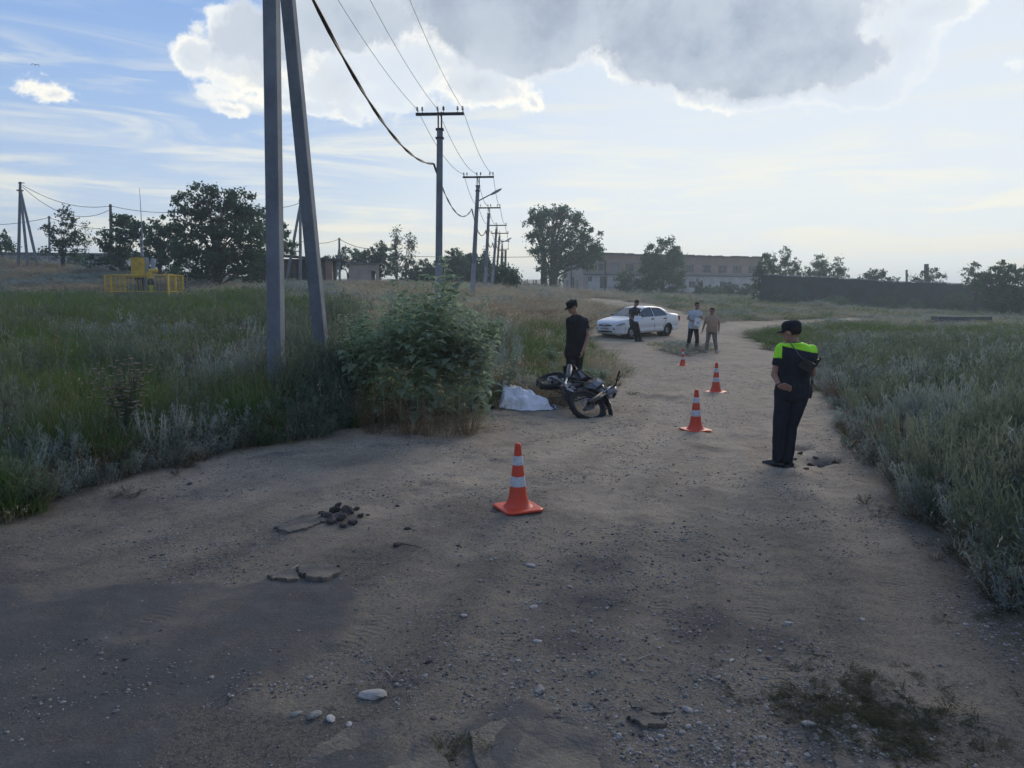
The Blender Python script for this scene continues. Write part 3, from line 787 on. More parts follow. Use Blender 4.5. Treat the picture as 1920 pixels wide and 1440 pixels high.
m = MB(); m.cyl((.2, 0, 1.15), (.5, 0, 1.17), .03); m.cyl((.3, 0, 1.95), (.55, 0, 1.95), .03); m.cyl((.35, 0, 1.5), (.35, 0, 1.97), .025); m.obj('pipe', M_greypipe, t)
p = rel(273, 553, 49.0); ms = thing('mast', (e0.x + p.x, e0.y + p.y, e0.z), 0, 'very thin tall mast rising above the yellow cabinet', 'mast')
ztop = zat(352, 49) - e0.z; MB().tube([(0, 0, -.2), (0, 0, ztop * .55), (0, 0, ztop)], [.055, .035, .012], 8).obj('rod', M_greypipe, ms)
MB().cyl((-.12, 0, -.2), (-.12, 0, zat(443, 49) - e0.z), .055).obj('stay_pole', M_conc, ms)
# ------------------------------------------------------------------ concrete poles and wires
M_pole = mat('pole_concrete', (.215, .240, .27), .85, col2=(.145, .165, .195), scale=2.6, bump=.4, bscale=18)
M_polew = mat('pole_limewash', (.30, .32, .35), .85, var=.2, scale=1.6, bump=.3, bscale=18)
M_poledk = mat('tarred_pole', (.13, .12, .11), .85, var=.3, scale=2)
M_white = mat('porcelain', (.55, .55, .55), .3)
M_wire = mat('wire', (.03, .03, .032), .5, metal=.2)
M_cable = mat('black_cable', (.015, .015, .017), .55)
def sq(mb, a, b, w0, w1, rz=0.0, bev=.12):
    """square tapered post with bevelled corners between two points"""
    a, b = Vector(a), Vector(b); rings = []
    for p, w in ((a, w0), (b, w1)):
        h = w / 2; k = h * (1 - bev * 1.4); ring = [(h, -k), (h, k), (k, h), (-k, h), (-h, k), (-h, -k), (-k, -h), (k, -h)]
        c, s = math.cos(rz), math.sin(rz)
        rings.append([Vector((p.x + x * c - y * s, p.y + x * s + y * c, p.z)) for x, y in ring])
    mb.rings(rings); return mb
def top_of(px, py, Y): z = zat(py, Y); return Vector((xat(px, Y, z), Y, z))
def insul(par, x, y, z, mats=None):
    o = MB(); o.cyl((x, y, z), (x, y, z + .09), .012, n=6); ob = o.obj('insulator', M_darkmetal, par)
    o = MB(); o.lathe([(.02, 0), (.05, .01), (.03, .03), (.045, .045), (.03, .065), (.04, .085), (.03, .12), (.01, .13)], (x, y, z + .08), 10); o.obj('cap', mats or M_white, ob, True)
ARMS = []
# nearest pole (its head is above the frame), and its strut
b0 = at(519, 11.0); t0 = Vector((xat(505, 11.0, 8.6), 11.0, 8.9))
def zc(h): k = (h) / (t0.z - b0.z); return Vector((b0.x + (t0.x - b0.x) * k, b0.y + (t0.y - b0.y) * k, h))
p0 = thing('utility_pole', (b0.x, b0.y, b0.z), 0, 'nearest tall square concrete pole rising out of weeds at the roadside', 'pole', 'poles of the roadside power line')
rel0 = t0 - b0
m = sq(MB(), (0, 0, -.4), (0 + rel0.x, 0, rel0.z), .205, .185, R_(-5)); m.obj('post', M_pole, p0)
def arm(par, p, ang, half=.82, n=6, z=0.0):
    c, s = math.cos(ang), math.sin(ang)
    m = MB(); m.M = Matrix.Translation(p) @ Matrix.Rotation(ang, 4, 'Z'); m.box((0, -.02, 0), (half * 2, .08, .09)); m.obj('crossarm', M_darkmetal, par)
    offs = [-half + .05, -half + .22, -.08, .12, half - .22, half - .05][:n] if n == 6 else [-half + .05, 0, half - .05]
    for k, o in enumerate(offs): insul(par, p.x + c * o, p.y + s * o, p.z + .045, M_darkmetal if k == 3 else None)
line = math.atan2(26 - 11, xat(823, 26, 4) - b0.x) - math.pi / 2
arm(p0, Vector((rel0.x, 0, rel0.z - .08)), line)
ARMS.append((b0 + Vector((rel0.x, 0, rel0.z + .15)), line))
m = MB(); m.M = Matrix.Translation((.096, -.0, 0)); 
nb = MB(); nb.box((.1075 + .02 * 0, 0.0, 1.95), (.012, .13, .16)); nb.obj('number_plate', mat('plate_paint', (.42, .42, .42), .8, var=.3, scale=20), p0)
# painted 10 under the plate, as in the photograph
M_blackpaint = mat('black_paint', (.03, .03, .035), .8)
def text3(s, size, par, loc, rot, matl, depth=.002, name='lettering'):
    cu = bpy.data.curves.new(name, 'FONT'); cu.body = s; cu.size = size; cu.extrude = depth; cu.align_x = 'CENTER'; cu.align_y = 'CENTER'; cu.resolution_u = 3
    o = bpy.data.objects.new(name, cu); COL.objects.link(o); bpy.context.view_layer.update()
    me = bpy.data.meshes.new_from_object(o.evaluated_get(bpy.context.evaluated_depsgraph_get())); bpy.data.objects.remove(o); bpy.data.curves.remove(cu)
    me.materials.clear(); me.materials.append(matl)
    return link(name, me, par, loc, rot)
text3('10', .095, p0, (.109, .0, 1.82), (math.pi / 2, 0, R_(85)), M_blackpaint)
sb = at(616, 12.6); st = thing('pole_strut', (sb.x, sb.y, sb.z), 0, 'leaning square concrete strut bracing the nearest pole', 'strut')
q = Vector((xat(541, 11.6, zat(0, 11.6)), 11.6, zat(0, 11.6))); qq = q + (q - (sb)) * .38
m = MB(); sq(m, (0, 0, -.4), qq - sb, .205, .17, R_(-6)); m.obj('post', M_pole, st)
# the line running away from the camera
POLES = [(822, 26.0, 825, 212, .225, .175, 'second pole of the roadside line, thin crossarm on top, whitewashed foot in weeds'),
         (885, 40.0, 897, 331, .215, .16, 'third pole of the roadside line, leaning right, with a street lamp on an arm'),
         (909, 54.0, 917, 389, .215, .16, 'fourth pole of the roadside line, light grey with crossarm and no lamp'),
         (922, 68.0, 931.5, 422, .22, .17, 'fifth pole of the roadside line, pale foot, crossarm almost touching the next'),
         (929, 77.0, 937, 437, .21, .17, 'sixth pole of the roadside line, darker, with small street lamp'),
         (937, 95.0, 942, 452, .21, .17, 'seventh pole of the roadside line, thin, above the dark bush'),
         (941, 116.0, 943, 467, .21, .17, 'eighth pole of the roadside line, with low crossarm above the dark bush'),]
tops = []
for i, (pb, d, pt, py, w0, w1, lab) in enumerate(POLES):
    b = at(pb, d); tp = top_of(pt, py, d); r = tp - b
    t = thing('utility_pole', (b.x, b.y, b.z), 0, lab, 'pole', 'poles of the roadside power line')
    ww = 1.12 if i < 4 else 1.0
    pos_ = lambda k: Vector((r.x * k, 0, r.z * k))
    sq(MB(), (r.x * -.04, 0, -.3), pos_(.3), w0 * ww, w0 * .94 * ww, R_(8)).obj('whitewashed_foot', M_polew, t)
    sq(MB(), pos_(.3), pos_(.93), w0 * .93 * ww, w1 * ww, R_(8)).obj('post', M_pole if i in (0, 3) else M_poledk if i > 3 else M_pole, t)
    m = MB(); 
    for sx in (-1, 1): m.box(tuple(pos_(.965) + Vector((sx * .055, 0, -.02))), (.05, .09, r.z * .085))
    m.box(tuple(pos_(.925)), (w1 * 1.55, w1 * 1.3, .05)); m.box(tuple(pos_(.885)), (w1 * 1.6, w1 * 1.3, .045)); m.obj('bracket', M_darkmetal, t)
    arm(t, pos_(.995), line, .82 if i < 3 else .9, 6 if i < 3 else 3)
    if i in (5, 6): arm(t, pos_(.80), line, .6, 3)
    ARMS.append((tp + Vector((0, 0, .13)), line))
    if i in (1, 4):
        k = .80; la_ = pos_(k); m = MB(); m.tube([la_, la_ + Vector((.45, -.1, .22)), la_ + Vector((.75, -.2, .36))], .03, 6); lo_ = m.obj('lamp_arm', M_darkmetal, t)
        m = MB(); m.M = Matrix.Translation(la_ + Vector((1.0, -.25, .47))) @ Matrix.Rotation(R_(-28), 4, 'Y'); m.ell((0, 0, 0), (.36, .11, .07), 12, 8); m.obj('lamp_head', M_greypipe, lo_, True)
    tops.append((b, tp))
lp = at(947, 102); ltp = top_of(948, 470, 102); r = ltp - lp
t = thing('timber_post', tuple(lp), 0, 'plain dark post without crossarm at the far end of the power line', 'post'); MB().cyl((0, 0, -.3), r, .16, .14, 8).obj('post', M_poledk, t)

def span(a, b, sag, n=14):
    a, b = Vector(a), Vector(b)
    return [a + (b - a) * (i / n) - Vector((0, 0, sag * 4 * (i / n) * (1 - i / n))) for i in range(n)]
pre = (ARMS[0][0] + Vector((-1.2, -18, .3)), line)
for k, (off, lab) in enumerate(((-.77, 'thin bare wire on the left ends of the crossarms'), (-.08, 'thin bare wire along the middle of the crossarms'), (.77, 'thin bare wire on the right ends of the crossarms'))):
    pts = []; seq = [pre] + ARMS
    P = [p + Vector((math.cos(a), math.sin(a), 0)) * off for p, a in seq]
    for i in range(len(P) - 1): pts += span(P[i], P[i + 1], .28 if i == 0 else .42)
    pts.append(P[-1])
    MB().tube(pts, [max(.0065, .0003 * p.y) for p in pts], 5).obj('overhead_wire', M_wire, None, label=lab, cat='wire', group='wires of the roadside power line')
# thick twisted cable slung lower on the poles
c0 = Vector((t0.x + .12, 11, zat(-120, 11))); cz = [c0]
for (px, py, d) in ((814, 308, 26), (885, 392, 40), (911, 432, 54), (924, 455, 68), (931, 462, 77)):
    cz.append(top_of(px, py, d) + Vector((0, -.12, 0)))
pts = []
for i in range(len(cz) - 1): pts += span(cz[i], cz[i + 1], (.80, .95, .8, .75, .5)[i], 26)
pts.append(cz[-1])
m = MB()
for ph in (0, math.pi):
    m.tube([p + Vector((math.cos(i * .95 + ph) * .018, 0, math.sin(i * .95 + ph) * .018)) for i, p in enumerate(pts)], [max(.021, .0008 * p.y) * (1 if p.y < 27 else .6) for p in pts], 6)
m.obj('overhead_cable', M_cable, None, label='thick black twisted cable sagging between the roadside poles', cat='cable')
for (px, py, d) in ((814, 308, 26), (885, 392, 40)):
    pass

# ---- poles on the left
def wire(name, pts, sag, lab, r=None, n=12, grp='wires between the left hand poles'):
    P = [top_of(*q) for q in pts]; o = []
    for i in range(len(P) - 1): o += span(P[i], P[i + 1], sag if not isinstance(sag, (list, tuple)) else sag[i], n)
    o.append(P[-1]); MB().tube(o, [r or max(.012, .00035 * p.y) for p in o], 5).obj(name, M_wire, None, label=lab, cat='wire', group=grp)
tb = onat(34, 62); tt = top_of(38, 341, 62)
t = thing('tripod_pole', tuple(tb), 0, 'three legged concrete pole, legs spreading, at the far left', 'pole')
r = tt - tb; MB().tube([(0, 0, -.3), r], [.13, .1], 8).obj('post', M_pole, t)
for px, d in ((53, 61), (73, 61.5)):
    g = onat(px, d); MB().tube([g - tb - Vector((0, 0, .3)), r * .92 + Vector((.06, -.08, 0))], [.12, .09], 8).obj('strut', M_pole, t)
m = MB(); m.box(tuple(r * .985 + Vector((.15, -.1, 0))), (.5, .06, .06)); m.box(tuple(r * .9), (.4, .3, .1)); m.obj('clamp', M_darkmetal, t)
def simple_pole(px, d, tpx, tpy, r0, r1, lab, m_=None, base=None):
    b = onat(px, d); tp = top_of(tpx, tpy, d); t = thing('utility_pole', tuple(b), 0, lab, 'pole', 'concrete poles on the left')
    MB().tube([(0, 0, -.4), tp - b], [r0, r1], 8).obj('post', m_ or M_pole, t); MB().box(tuple((tp - b) * .97), (.35, .06, .06)).obj('bracket', M_darkmetal, t)
    return t, b, tp
simple_pole(93, 78, 92, 405, .12, .10, 'short thin concrete pole beside the first young tree on the left')
simple_pole(209, 66, 207, 383, .14, .11, 'dark pole rising out of the bushes behind the yellow cabinet', M_poledk)
t, b, tp = simple_pole(563, 68, 563, 372, .15, .12, 'pole with a white globe lamp seen between the nearest pole and its strut')
g = onat(536, 68); MB().tube([g - b, (tp - b) * .93], [.15, .11], 8).obj('strut', M_pole, t)
q = tp - b; MB().cyl(q, q + Vector((.06, 0, .3)), .03).obj('lamp_neck', M_darkmetal, t); MB().ell(q + Vector((.08, 0, .48)), (.17, .17, .27), 12, 9).obj('lamp_globe', mat('lamp_glass', (.6, .62, .65), .3), t, True)
t, b, tp = simple_pole(637, 92, 636, 446, .15, .12, 'small distant pole with a strut above the bushes behind the shed')
g = onat(628, 92); MB().tube([g - b, (tp - b) * .8], [.15, .11], 8).obj('strut', M_pole, t)
wire('overhead_wire', [(42, 347, 62), (207, 386, 66), (330, 398, 66), (505, 388, 68), (563, 380, 68)], [.7, .2, .5, .2], 'upper sagging wire from the three legged pole across the left trees')
wire('overhead_wire', [(42, 350, 62), (207, 393, 66)], 1.35, 'lower deeply sagging wire between the three legged pole and the dark pole')
wire('overhead_wire', [(-60, 421, 78), (92, 408, 78), (209, 430, 80), (330, 440, 80)], .3, 'faint lower wire over the short thin pole at far left')
wire('overhead_wire', [(563, 452, 68), (636, 448, 92), (700, 466, 92)], .35, 'wire from the globe lamp pole to the small distant pole')
wire('overhead_wire', [(690, 478, 120), (1060, 480, 130)], .3, 'distant level wire crossing behind the poplars and the roadside poles')
for (px, d, py, r_, lab) in ((1700, 112, 506, .17, 'thin short pole standing behind the dark panel fence'), (1737, 112, 495, .36, 'thicker dark chimney pipe behind the fence by a small tree')):
    b = onat(px, d); tp = top_of(px, py, d); t = thing('pole' if r_ < .3 else 'chimney_pipe', tuple(b), 0, lab, 'pole' if r_ < .3 else 'chimney'); MB().tube([(0, 0, 0), tp - b], [r_, r_ * .9], 8).obj('post', M_poledk, t)
# ------------------------------------------------------------------ trees
M_bark = mat('bark', (.075, .065, .055), .95, var=.3, scale=4)
LEAF = {'dark': mat('dark_leaves', (.070, .140, .080), .75, trans=.4, scale=1.1, col2=(.050, .100, .064), spec=.15, objrand=.25),
        'mid': mat('green_leaves', (.095, .180, .100), .75, trans=.42, scale=1.1, col2=(.064, .128, .078), spec=.15, objrand=.25),
        'pale': mat('silvery_leaves', (.12, .18, .12), .75, trans=.38, scale=1.3, col2=(.085, .125, .08), spec=.15, objrand=.2)}
def leafcards(C, s, rg, up=0.3, asp=.55):
    """C (n,3) centres -> one little bent leaf (two triangles) each"""
    n = len(C); a = rg.normal(size=(n, 3)); a[:, 2] += up; a /= np.linalg.norm(a, axis=1)[:, None]
    b = rg.normal(size=(n, 3)); b -= a * (a * b).sum(1)[:, None]; b /= np.linalg.norm(b, axis=1)[:, None]
    s = (s * rg.uniform(.6, 1.35, n))[:, None]
    V = np.stack([C - a * s, C + b * s * asp, C + a * s, C - b * s * asp], 1).reshape(-1, 3)
    return V, np.arange(4 * n).reshape(n, 4)
NTREE = [0]
def tree(name, label, px, d, lobes, leaf=.13, dens=2.0, kind='dark', trunk=.18, group=None, trunks=None, fill=0.0, cat='tree', up=.3, base_dz=0.0, spiky=0.0, bark=True, clump=.24, depth=.8):
    """lobes: (px, py, rx, ry) at the tree's distance, turned into metres"""
    NTREE[0] += 1; rg = np.random.default_rng(100 + NTREE[0])
    b = onat(px, d, base_dz); t = thing(name, tuple(b), 0, label, cat, group); k = d / FPX
    L = []
    for (lx, ly, rx, ry) in lobes:
        z = zat(ly, d); c = Vector((xat(lx, d, z), d, z)) - b
        c.y += rg.normal() * rx * k * .35
        L.append((c, rx * k, ry * k))
    C = []
    wood = MB()
    zmin = min(c.z - rz for c, rx, rz in L)
    stems = trunks or [px]
    roots = [Vector(((s - px) * k, rg.normal() * .1, -.25)) for s in stems]
    for (c, rx, rz) in L:
        area = math.pi * rx * rz; n = max(30, int(dens * 2.0 * area / (leaf * leaf) * .9)); nc = max(7, int(area / (clump * 2) ** 2 * 1.7) + 5)
        rc = clump
        th = rg.normal(size=(nc, 3)); th /= np.linalg.norm(th, axis=1)[:, None]; rad = rg.uniform(.25, 1.0, nc) ** .45
        cc = th * rad[:, None] * np.array([rx, rx * depth, rz]); 
        w = rg.uniform(.4, 1.3, nc); w /= w.sum(); pick = rg.choice(nc, n, p=w)
        sz = rg.uniform(.6, 1.3, nc)[pick]
        off = rg.normal(size=(n, 3)) * rc * .62 * sz[:, None] * np.array([1, 1, .8 + spiky])
        C.append(np.array(c)[None] + cc[pick] + off)
        if bark:
            r0 = min(roots, key=lambda r: abs(r.x - c.x)); split = Vector((r0.x * .8 + c.x * .12, r0.y, max(.25, (c.z - rz) * .72)))
            tr_ = max(.02, trunk * (.35 + .65 * min(1, rx / max(q[1] for q in L))))
            P = [r0, r0 + (split - r0) * .5 + Vector((rg.normal() * .05, 0, 0)), split, split + (c - split) * .5 + Vector((rg.normal() * rx * .12, rg.normal() * rx * .1, rz * .1)), c + Vector((0, 0, rz * .35))]
            wood.tube(P, [tr_ * 1.0, tr_ * .72, tr_ * .42, tr_ * .2, tr_ * .05], 7)
            for j in range(min(nc, 12)):
                e = c + Vector(cc[j]) * .9; a0 = P[2] + (P[4] - P[2]) * rg.uniform(.1, .9)
                m_ = (a0 + e) / 2 + Vector((0, 0, -.06 * rx)); wood.tube([a0, m_, e], [tr_ * .14, tr_ * .09, tr_ * .04], 4)
    C = np.concatenate(C)
    V, F = leafcards(C, leaf, rg, up)
    link('crown', np_mesh('crown', V, F, LEAF[kind]), t)
    if bark: wood.obj('trunk', M_bark, t, True)
    return t
GL = 'trees and bushes on the left'; GR = 'trees behind the panel fence'; GB = 'bushes before the long building'
tree('bush', 'dark bush cut by the left edge of the picture behind the three legged pole', 3, 74, [(2, 452, 30, 22), (-30, 445, 40, 28), (22, 462, 12, 10)], .13, 1.5, group=GL, cat='bush')
tree('young_tree', 'slender young tree with a pointed top by the short thin pole', 117, 64, [(118, 462, 26, 22), (112, 440, 28, 18), (122, 415, 15, 18), (121, 395, 7, 12), (92, 432, 14, 12), (142, 445, 12, 14), (84, 470, 12, 8)], .115, 1.35, group=GL, trunk=.12)
tree('sapling', 'very thin airy sapling between the pointed young tree and the bushes', 162, 66, [(162, 455, 10, 16), (164, 430, 9, 12), (158, 475, 8, 10)], .09, .5, group=GL, trunk=.05, clump=.3)
tree('bush_tree', 'rounded dark bushy tree around the dark pole behind the yellow cabinet', 228, 62, [(232, 430, 32, 26), (215, 455, 26, 26), (250, 455, 28, 30), (192, 445, 16, 18), (226, 408, 20, 12), (262, 432, 20, 18), (204, 478, 20, 20), (236, 492, 34, 18), (180, 492, 20, 12)], .12, 1.7, group=GL, trunk=.14)
tree('bush_tree', 'wide dark bushy tree between the thin mast and the tall spreading tree', 300, 60, [(296, 440, 30, 26), (318, 455, 32, 30), (284, 465, 26, 26), (306, 420, 22, 14), (330, 485, 34, 24), (285, 492, 30, 20)], .12, 1.8, group=GL, trunk=.14)
tree('spreading_tree', 'tall wide spreading tree, the largest on the left, behind the nearest pole', 410, 54, [(345, 385, 26, 22), (380, 366, 28, 20), (420, 372, 30, 20), (455, 380, 30, 18), (400, 405, 46, 34), (360, 420, 36, 28), (440, 415, 46, 34), (480, 395, 20, 14), (385, 455, 46, 36), (430, 460, 50, 40), (470, 450, 38, 36), (395, 495, 34, 24), (345, 468, 30, 28), (475, 488, 40, 24), (440, 500, 30, 20), (350, 502, 34, 20), (470, 512, 44, 18), (395, 515, 30, 14)], .11, 1.7, group=GL, trunk=.26, clump=.3)
tree('bush_tree', 'leafy bushy tree seen between the nearest pole and its leaning strut', 512, 60, [(510, 430, 26, 30), (530, 452, 24, 26), (505, 470, 30, 30), (545, 465, 14, 12), (492, 410, 18, 16)], .11, 1.7, group=GL, trunk=.14)
tree('bush', 'low dark bush directly left of the small hut', 655, 92, [(650, 482, 24, 20), (665, 492, 20, 16), (636, 492, 14, 14), (618, 490, 14, 9)], .15, 1.8, group=GL, cat='bush')
tree('bush_tree', 'dark rounded tree right behind the small hut', 712, 94, [(712, 470, 22, 16), (700, 490, 24, 18), (722, 490, 22, 24), (690, 478, 14, 12), (716, 505, 22, 16)], .15, 1.8, group=GL)
tree('poplar', 'taller of two slim airy poplars, the left one', 744, 90, [(742, 438, 8, 12), (744, 455, 12, 14), (740, 475, 15, 14), (746, 495, 15, 14), (738, 508, 12, 10)], .13, .85, 'pale', group=GL, trunk=.2, clump=.28, spiky=.4)
tree('poplar', 'shorter of two slim airy poplars, the right one', 760, 92, [(768, 448, 9, 12), (768, 465, 12, 14), (762, 485, 15, 14), (768, 502, 15, 14)], .13, .9, 'pale', group=GL, trunk=.15, clump=.28, spiky=.4)
for i, (cx, tw, kk) in enumerate(((792, 'first', 'dark'), (822, 'second', 'mid'), (852, 'third', 'mid'), (880, 'fourth', 'dark'), (903, 'fifth', 'dark'))):
    tl = (488, 486, 470, 478, 482)[i]
    tree('bush', 'dense dark bush, %s from the poplars in the thicket behind the roadside poles' % tw, cx, 96 + 3 * (i % 2), [(cx, tl + 18, 20, 20), (cx - 10, tl + 36, 22, 24), (cx + 12, tl + 34, 20, 26), (cx, tl + 50, 24, 18)] + ([(cx + 4, tl + 6, 10, 12)] if i > 1 else []), .15, 2.0, kk, group=GL, cat='bush')
tree('poplar', 'thin pointed young poplar beside the fourth roadside pole', 912, 88, [(909, 478, 5, 12), (909, 495, 9, 12), (911, 512, 14, 14)], .12, 1.2, 'dark', group=GL, trunk=.08)
tree('bush', 'spiky dark bush at the foot of the farthest roadside poles', 948, 70, [(950, 525, 24, 16), (940, 515, 18, 14), (958, 515, 14, 14), (930, 522, 14, 14), (968, 522, 10, 12), (946, 503, 8, 10)], .12, 2.0, 'dark', group=GL, cat='bush', spiky=.6, up=1.5)
tree('willow_tree', 'big lone willow with broad uneven crown beside the pink end wall', 1022, 110,
     [(1010, 402, 22, 15), (1040, 392, 26, 14), (1000, 425, 22, 22), (1035, 415, 28, 20), (1060, 405, 22, 16), (1085, 415, 18, 16), (1078, 440, 32, 28), (1108, 450, 22, 24), (1050, 450, 34, 28), (1012, 455, 24, 26), (1030, 485, 30, 24), (1075, 475, 32, 22), (1105, 480, 28, 14), (1098, 495, 22, 12), (1022, 508, 20, 16), (1050, 508, 14, 18), (1120, 465, 12, 14)], .19, 1.55, 'mid', trunk=.62, trunks=[1020, 1037], clump=.55)
tree('bush_tree', 'broad bushy tree with pointed tips hiding the middle of the long building', 1242, 122,
     [(1222, 475, 12, 18), (1238, 460, 9, 16), (1258, 462, 11, 18), (1270, 470, 8, 16), (1245, 490, 34, 20), (1222, 505, 28, 24), (1262, 505, 28, 28), (1240, 525, 42, 26), (1215, 535, 22, 16), (1268, 535, 20, 18), (1210, 488, 8, 14), (1274, 490, 10, 16)], .2, 2.0, 'mid', group=GB, trunk=.25, clump=.5)
tree('bush', 'round green bush before the whitewashed wall left of the broad bushy tree', 1172, 120, [(1172, 518, 16, 14), (1160, 530, 14, 14), (1182, 532, 16, 16), (1170, 545, 16, 8)], .18, 1.6, 'mid', group=GB, cat='bush')
for i, (cx, ty, w, lab) in enumerate(((1310, 520, 9, 'thin young tree before the whitewashed wall, first right of the bushy tree'), (1335, 535, 26, 'low wide bush before the whitewashed wall under the upper windows'), (1369, 528, 14, 'dark bush with ragged top before the whitewashed wall'), (1398, 532, 16, 'dark bush before the right end of the long building'))):
    tree('bush', lab, cx, 128, [(cx, (ty + 552) / 2, w, (552 - ty) / 2), (cx + w * .4, (ty + 558) / 2, w * .7, 10), (cx - w * .4, 548, w * .8, 9)], .18, 1.6, 'dark' if i != 1 else 'mid', group=GB, cat='bush')
tree('bush_tree', 'dense dark bushy tree at the corner where the long building meets the panel fence', 1430, 100, [(1432, 500, 14, 22), (1440, 520, 16, 24), (1424, 525, 12, 22), (1428, 545, 18, 22)], .17, 1.9, 'dark', group=GR)
tree('birch', 'airy tree with ragged crown, first behind the left end of the panel fence', 1442, 112, [(1441, 488, 14, 16), (1436, 505, 16, 16), (1450, 510, 16, 16), (1444, 530, 16, 16)], .15, 1.1, 'mid', group=GR, clump=.35)
tree('birch', 'airy pointed tree, tallest behind the panel fence', 1478, 112, [(1472, 475, 10, 14), (1480, 490, 18, 14), (1470, 505, 22, 16), (1490, 508, 18, 16), (1478, 525, 24, 14)], .15, 1.15, 'mid', group=GR, clump=.35)
tree('birch', 'fan shaped airy tree standing behind the panel fence above the officer', 1533, 112, [(1536, 490, 14, 12), (1528, 505, 20, 14), (1546, 505, 16, 14), (1534, 520, 22, 14), (1515, 510, 8, 10)], .15, 1.2, 'mid', group=GR, clump=.35)
tree('birch', 'narrow airy tree right of the fan shaped one behind the panel fence', 1573, 112, [(1572, 492, 8, 12), (1568, 508, 13, 14), (1578, 515, 14, 14), (1572, 528, 16, 12)], .15, 1.15, 'mid', group=GR, clump=.35)
tree('round_tree', 'compact rounded dark tree behind the panel fence', 1638, 112, [(1640, 514, 20, 12), (1625, 524, 18, 12), (1652, 526, 18, 12), (1637, 535, 26, 12)], .15, 1.9, 'dark', group=GR)
tree('bush', 'small bush poking above the panel fence left of the short pole', 1674, 112, [(1678, 528, 9, 8), (1670, 536, 12, 9)], .14, 1.0, 'dark', group=GR, cat='bush')
tree('bush_tree', 'ragged wide bushy tree around the chimney pipe behind the panel fence', 1738, 110, [(1742, 512, 16, 10), (1725, 522, 18, 12), (1755, 524, 18, 12), (1738, 538, 32, 12), (1770, 538, 12, 8)], .14, 1.15, 'dark', group=GR, clump=.35)
tree('bush_tree', 'thin pale bushy tree, leftmost of the dark clump on the right', 1828, 90, [(1828, 505, 15, 14), (1822, 525, 18, 20), (1840, 530, 18, 20)], .13, 1.2, 'pale', group=GR, clump=.3)
tree('bush_tree', 'dark broad tree mass in front of the right end of the panel fence', 1880, 84, [(1888, 502, 18, 13), (1865, 512, 20, 14), (1905, 515, 24, 16), (1850, 530, 24, 20), (1885, 530, 36, 24), (1870, 560, 40, 26), (1910, 555, 40, 30)], .13, 1.9, 'dark', group=GR)
tree('bush_tree', 'dark tree mass cut by the right edge of the picture', 1945, 80, [(1940, 508, 24, 18), (1950, 540, 40, 30), (1985, 520, 40, 30), (1960, 570, 50, 26)], .13, 1.9, 'dark', group=GR)
for i, (px, d, ty, w, kk, lb) in enumerate(((1466, 93, 548, 18, 'dark', 'low bush against the foot of the panel fence near its left end'), (1560, 92, 552, 26, 'mid', 'low bush against the panel fence above the officer'), (1655, 94, 555, 22, 'dark', 'low bush against the panel fence below the compact rounded tree'), (1790, 92, 548, 30, 'dark', 'tall bush against the panel fence right of the chimney pipe'), (1715, 95, 558, 20, 'mid', 'small low bush against the panel fence under the chimney pipe'))):
    tree('bush', lb, px, d, [(px, ty + 14, w, 14), (px + w * .6, ty + 24, w * .7, 10), (px - w * .6, ty + 24, w * .8, 10)], .14, 1.2, kk, group='bushes at the foot of the panel fence', cat='bush')
for i, (px, d, ty, w, kk, lb) in enumerate(((140, 70, 480, 20, 'dark', 'low dark scrub below the thin airy sapling on the left bank'), (70, 71, 484, 16, 'dark', 'low dark scrub beside the squat concrete block'), (620, 96, 478, 20, 'dark', 'dark scrub rising behind the roof of the open shed'), (678, 98, 474, 16, 'mid', 'greener bush between the distant pole and the hut'), (768, 98, 505, 18, 'dark', 'low dark bush at the feet of the two poplars'), (868, 104, 478, 22, 'dark', 'tall dark bush at the back of the thicket behind the roadside poles'))):
    tree('bush', lb, px, d, [(px, ty + 14, w, 14), (px + w * .6, ty + 24, w * .7, 12), (px - w * .6, ty + 24, w * .8, 12)], .14, 1.5, kk, group=GL, cat='bush')
# ------------------------------------------------------------------ ground vegetation
def vegmat(name, c1, c2, trans=.3, patch=None, patchcol=None, rnd=.35):
    m = bpy.data.materials.new(name); m.use_nodes = True; T = NT(m.node_tree); T.n.clear()
    P = T.node('ShaderNodeNewGeometry').outputs['Position']; oi = T.node('ShaderNodeObjectInfo').outputs['Random']
    c = T.mix(oi, c1, c2)
    c = T.mix(T.smooth(T.noise(P, .45, 4, .6), .38, .66), c, patchcol or tuple((a * .6 + b * .4) * 1.15 for a, b in zip(c1, c2)))
    h = T.node('ShaderNodeHueSaturation', i_Color=c); o2 = T.m('FRACT', T.m('MULTIPLY', oi, 13.7)); T.l.new(T.m('ADD', T.m('MULTIPLY', o2, rnd), 1 - rnd / 2), h.inputs['Value'])
    d = T.node('ShaderNodeBsdfDiffuse', i_Color=h.outputs[0]); t = T.node('ShaderNodeBsdfTranslucent', i_Color=h.outputs[0])
    mx = T.node('ShaderNodeMixShader'); mx.inputs[0].default_value = trans; T.l.new(d.outputs[0], mx.inputs[1]); T.l.new(t.outputs[0], mx.inputs[2])
    T.l.new(mx.outputs[0], T.node('ShaderNodeOutputMaterial').inputs[0]); return m
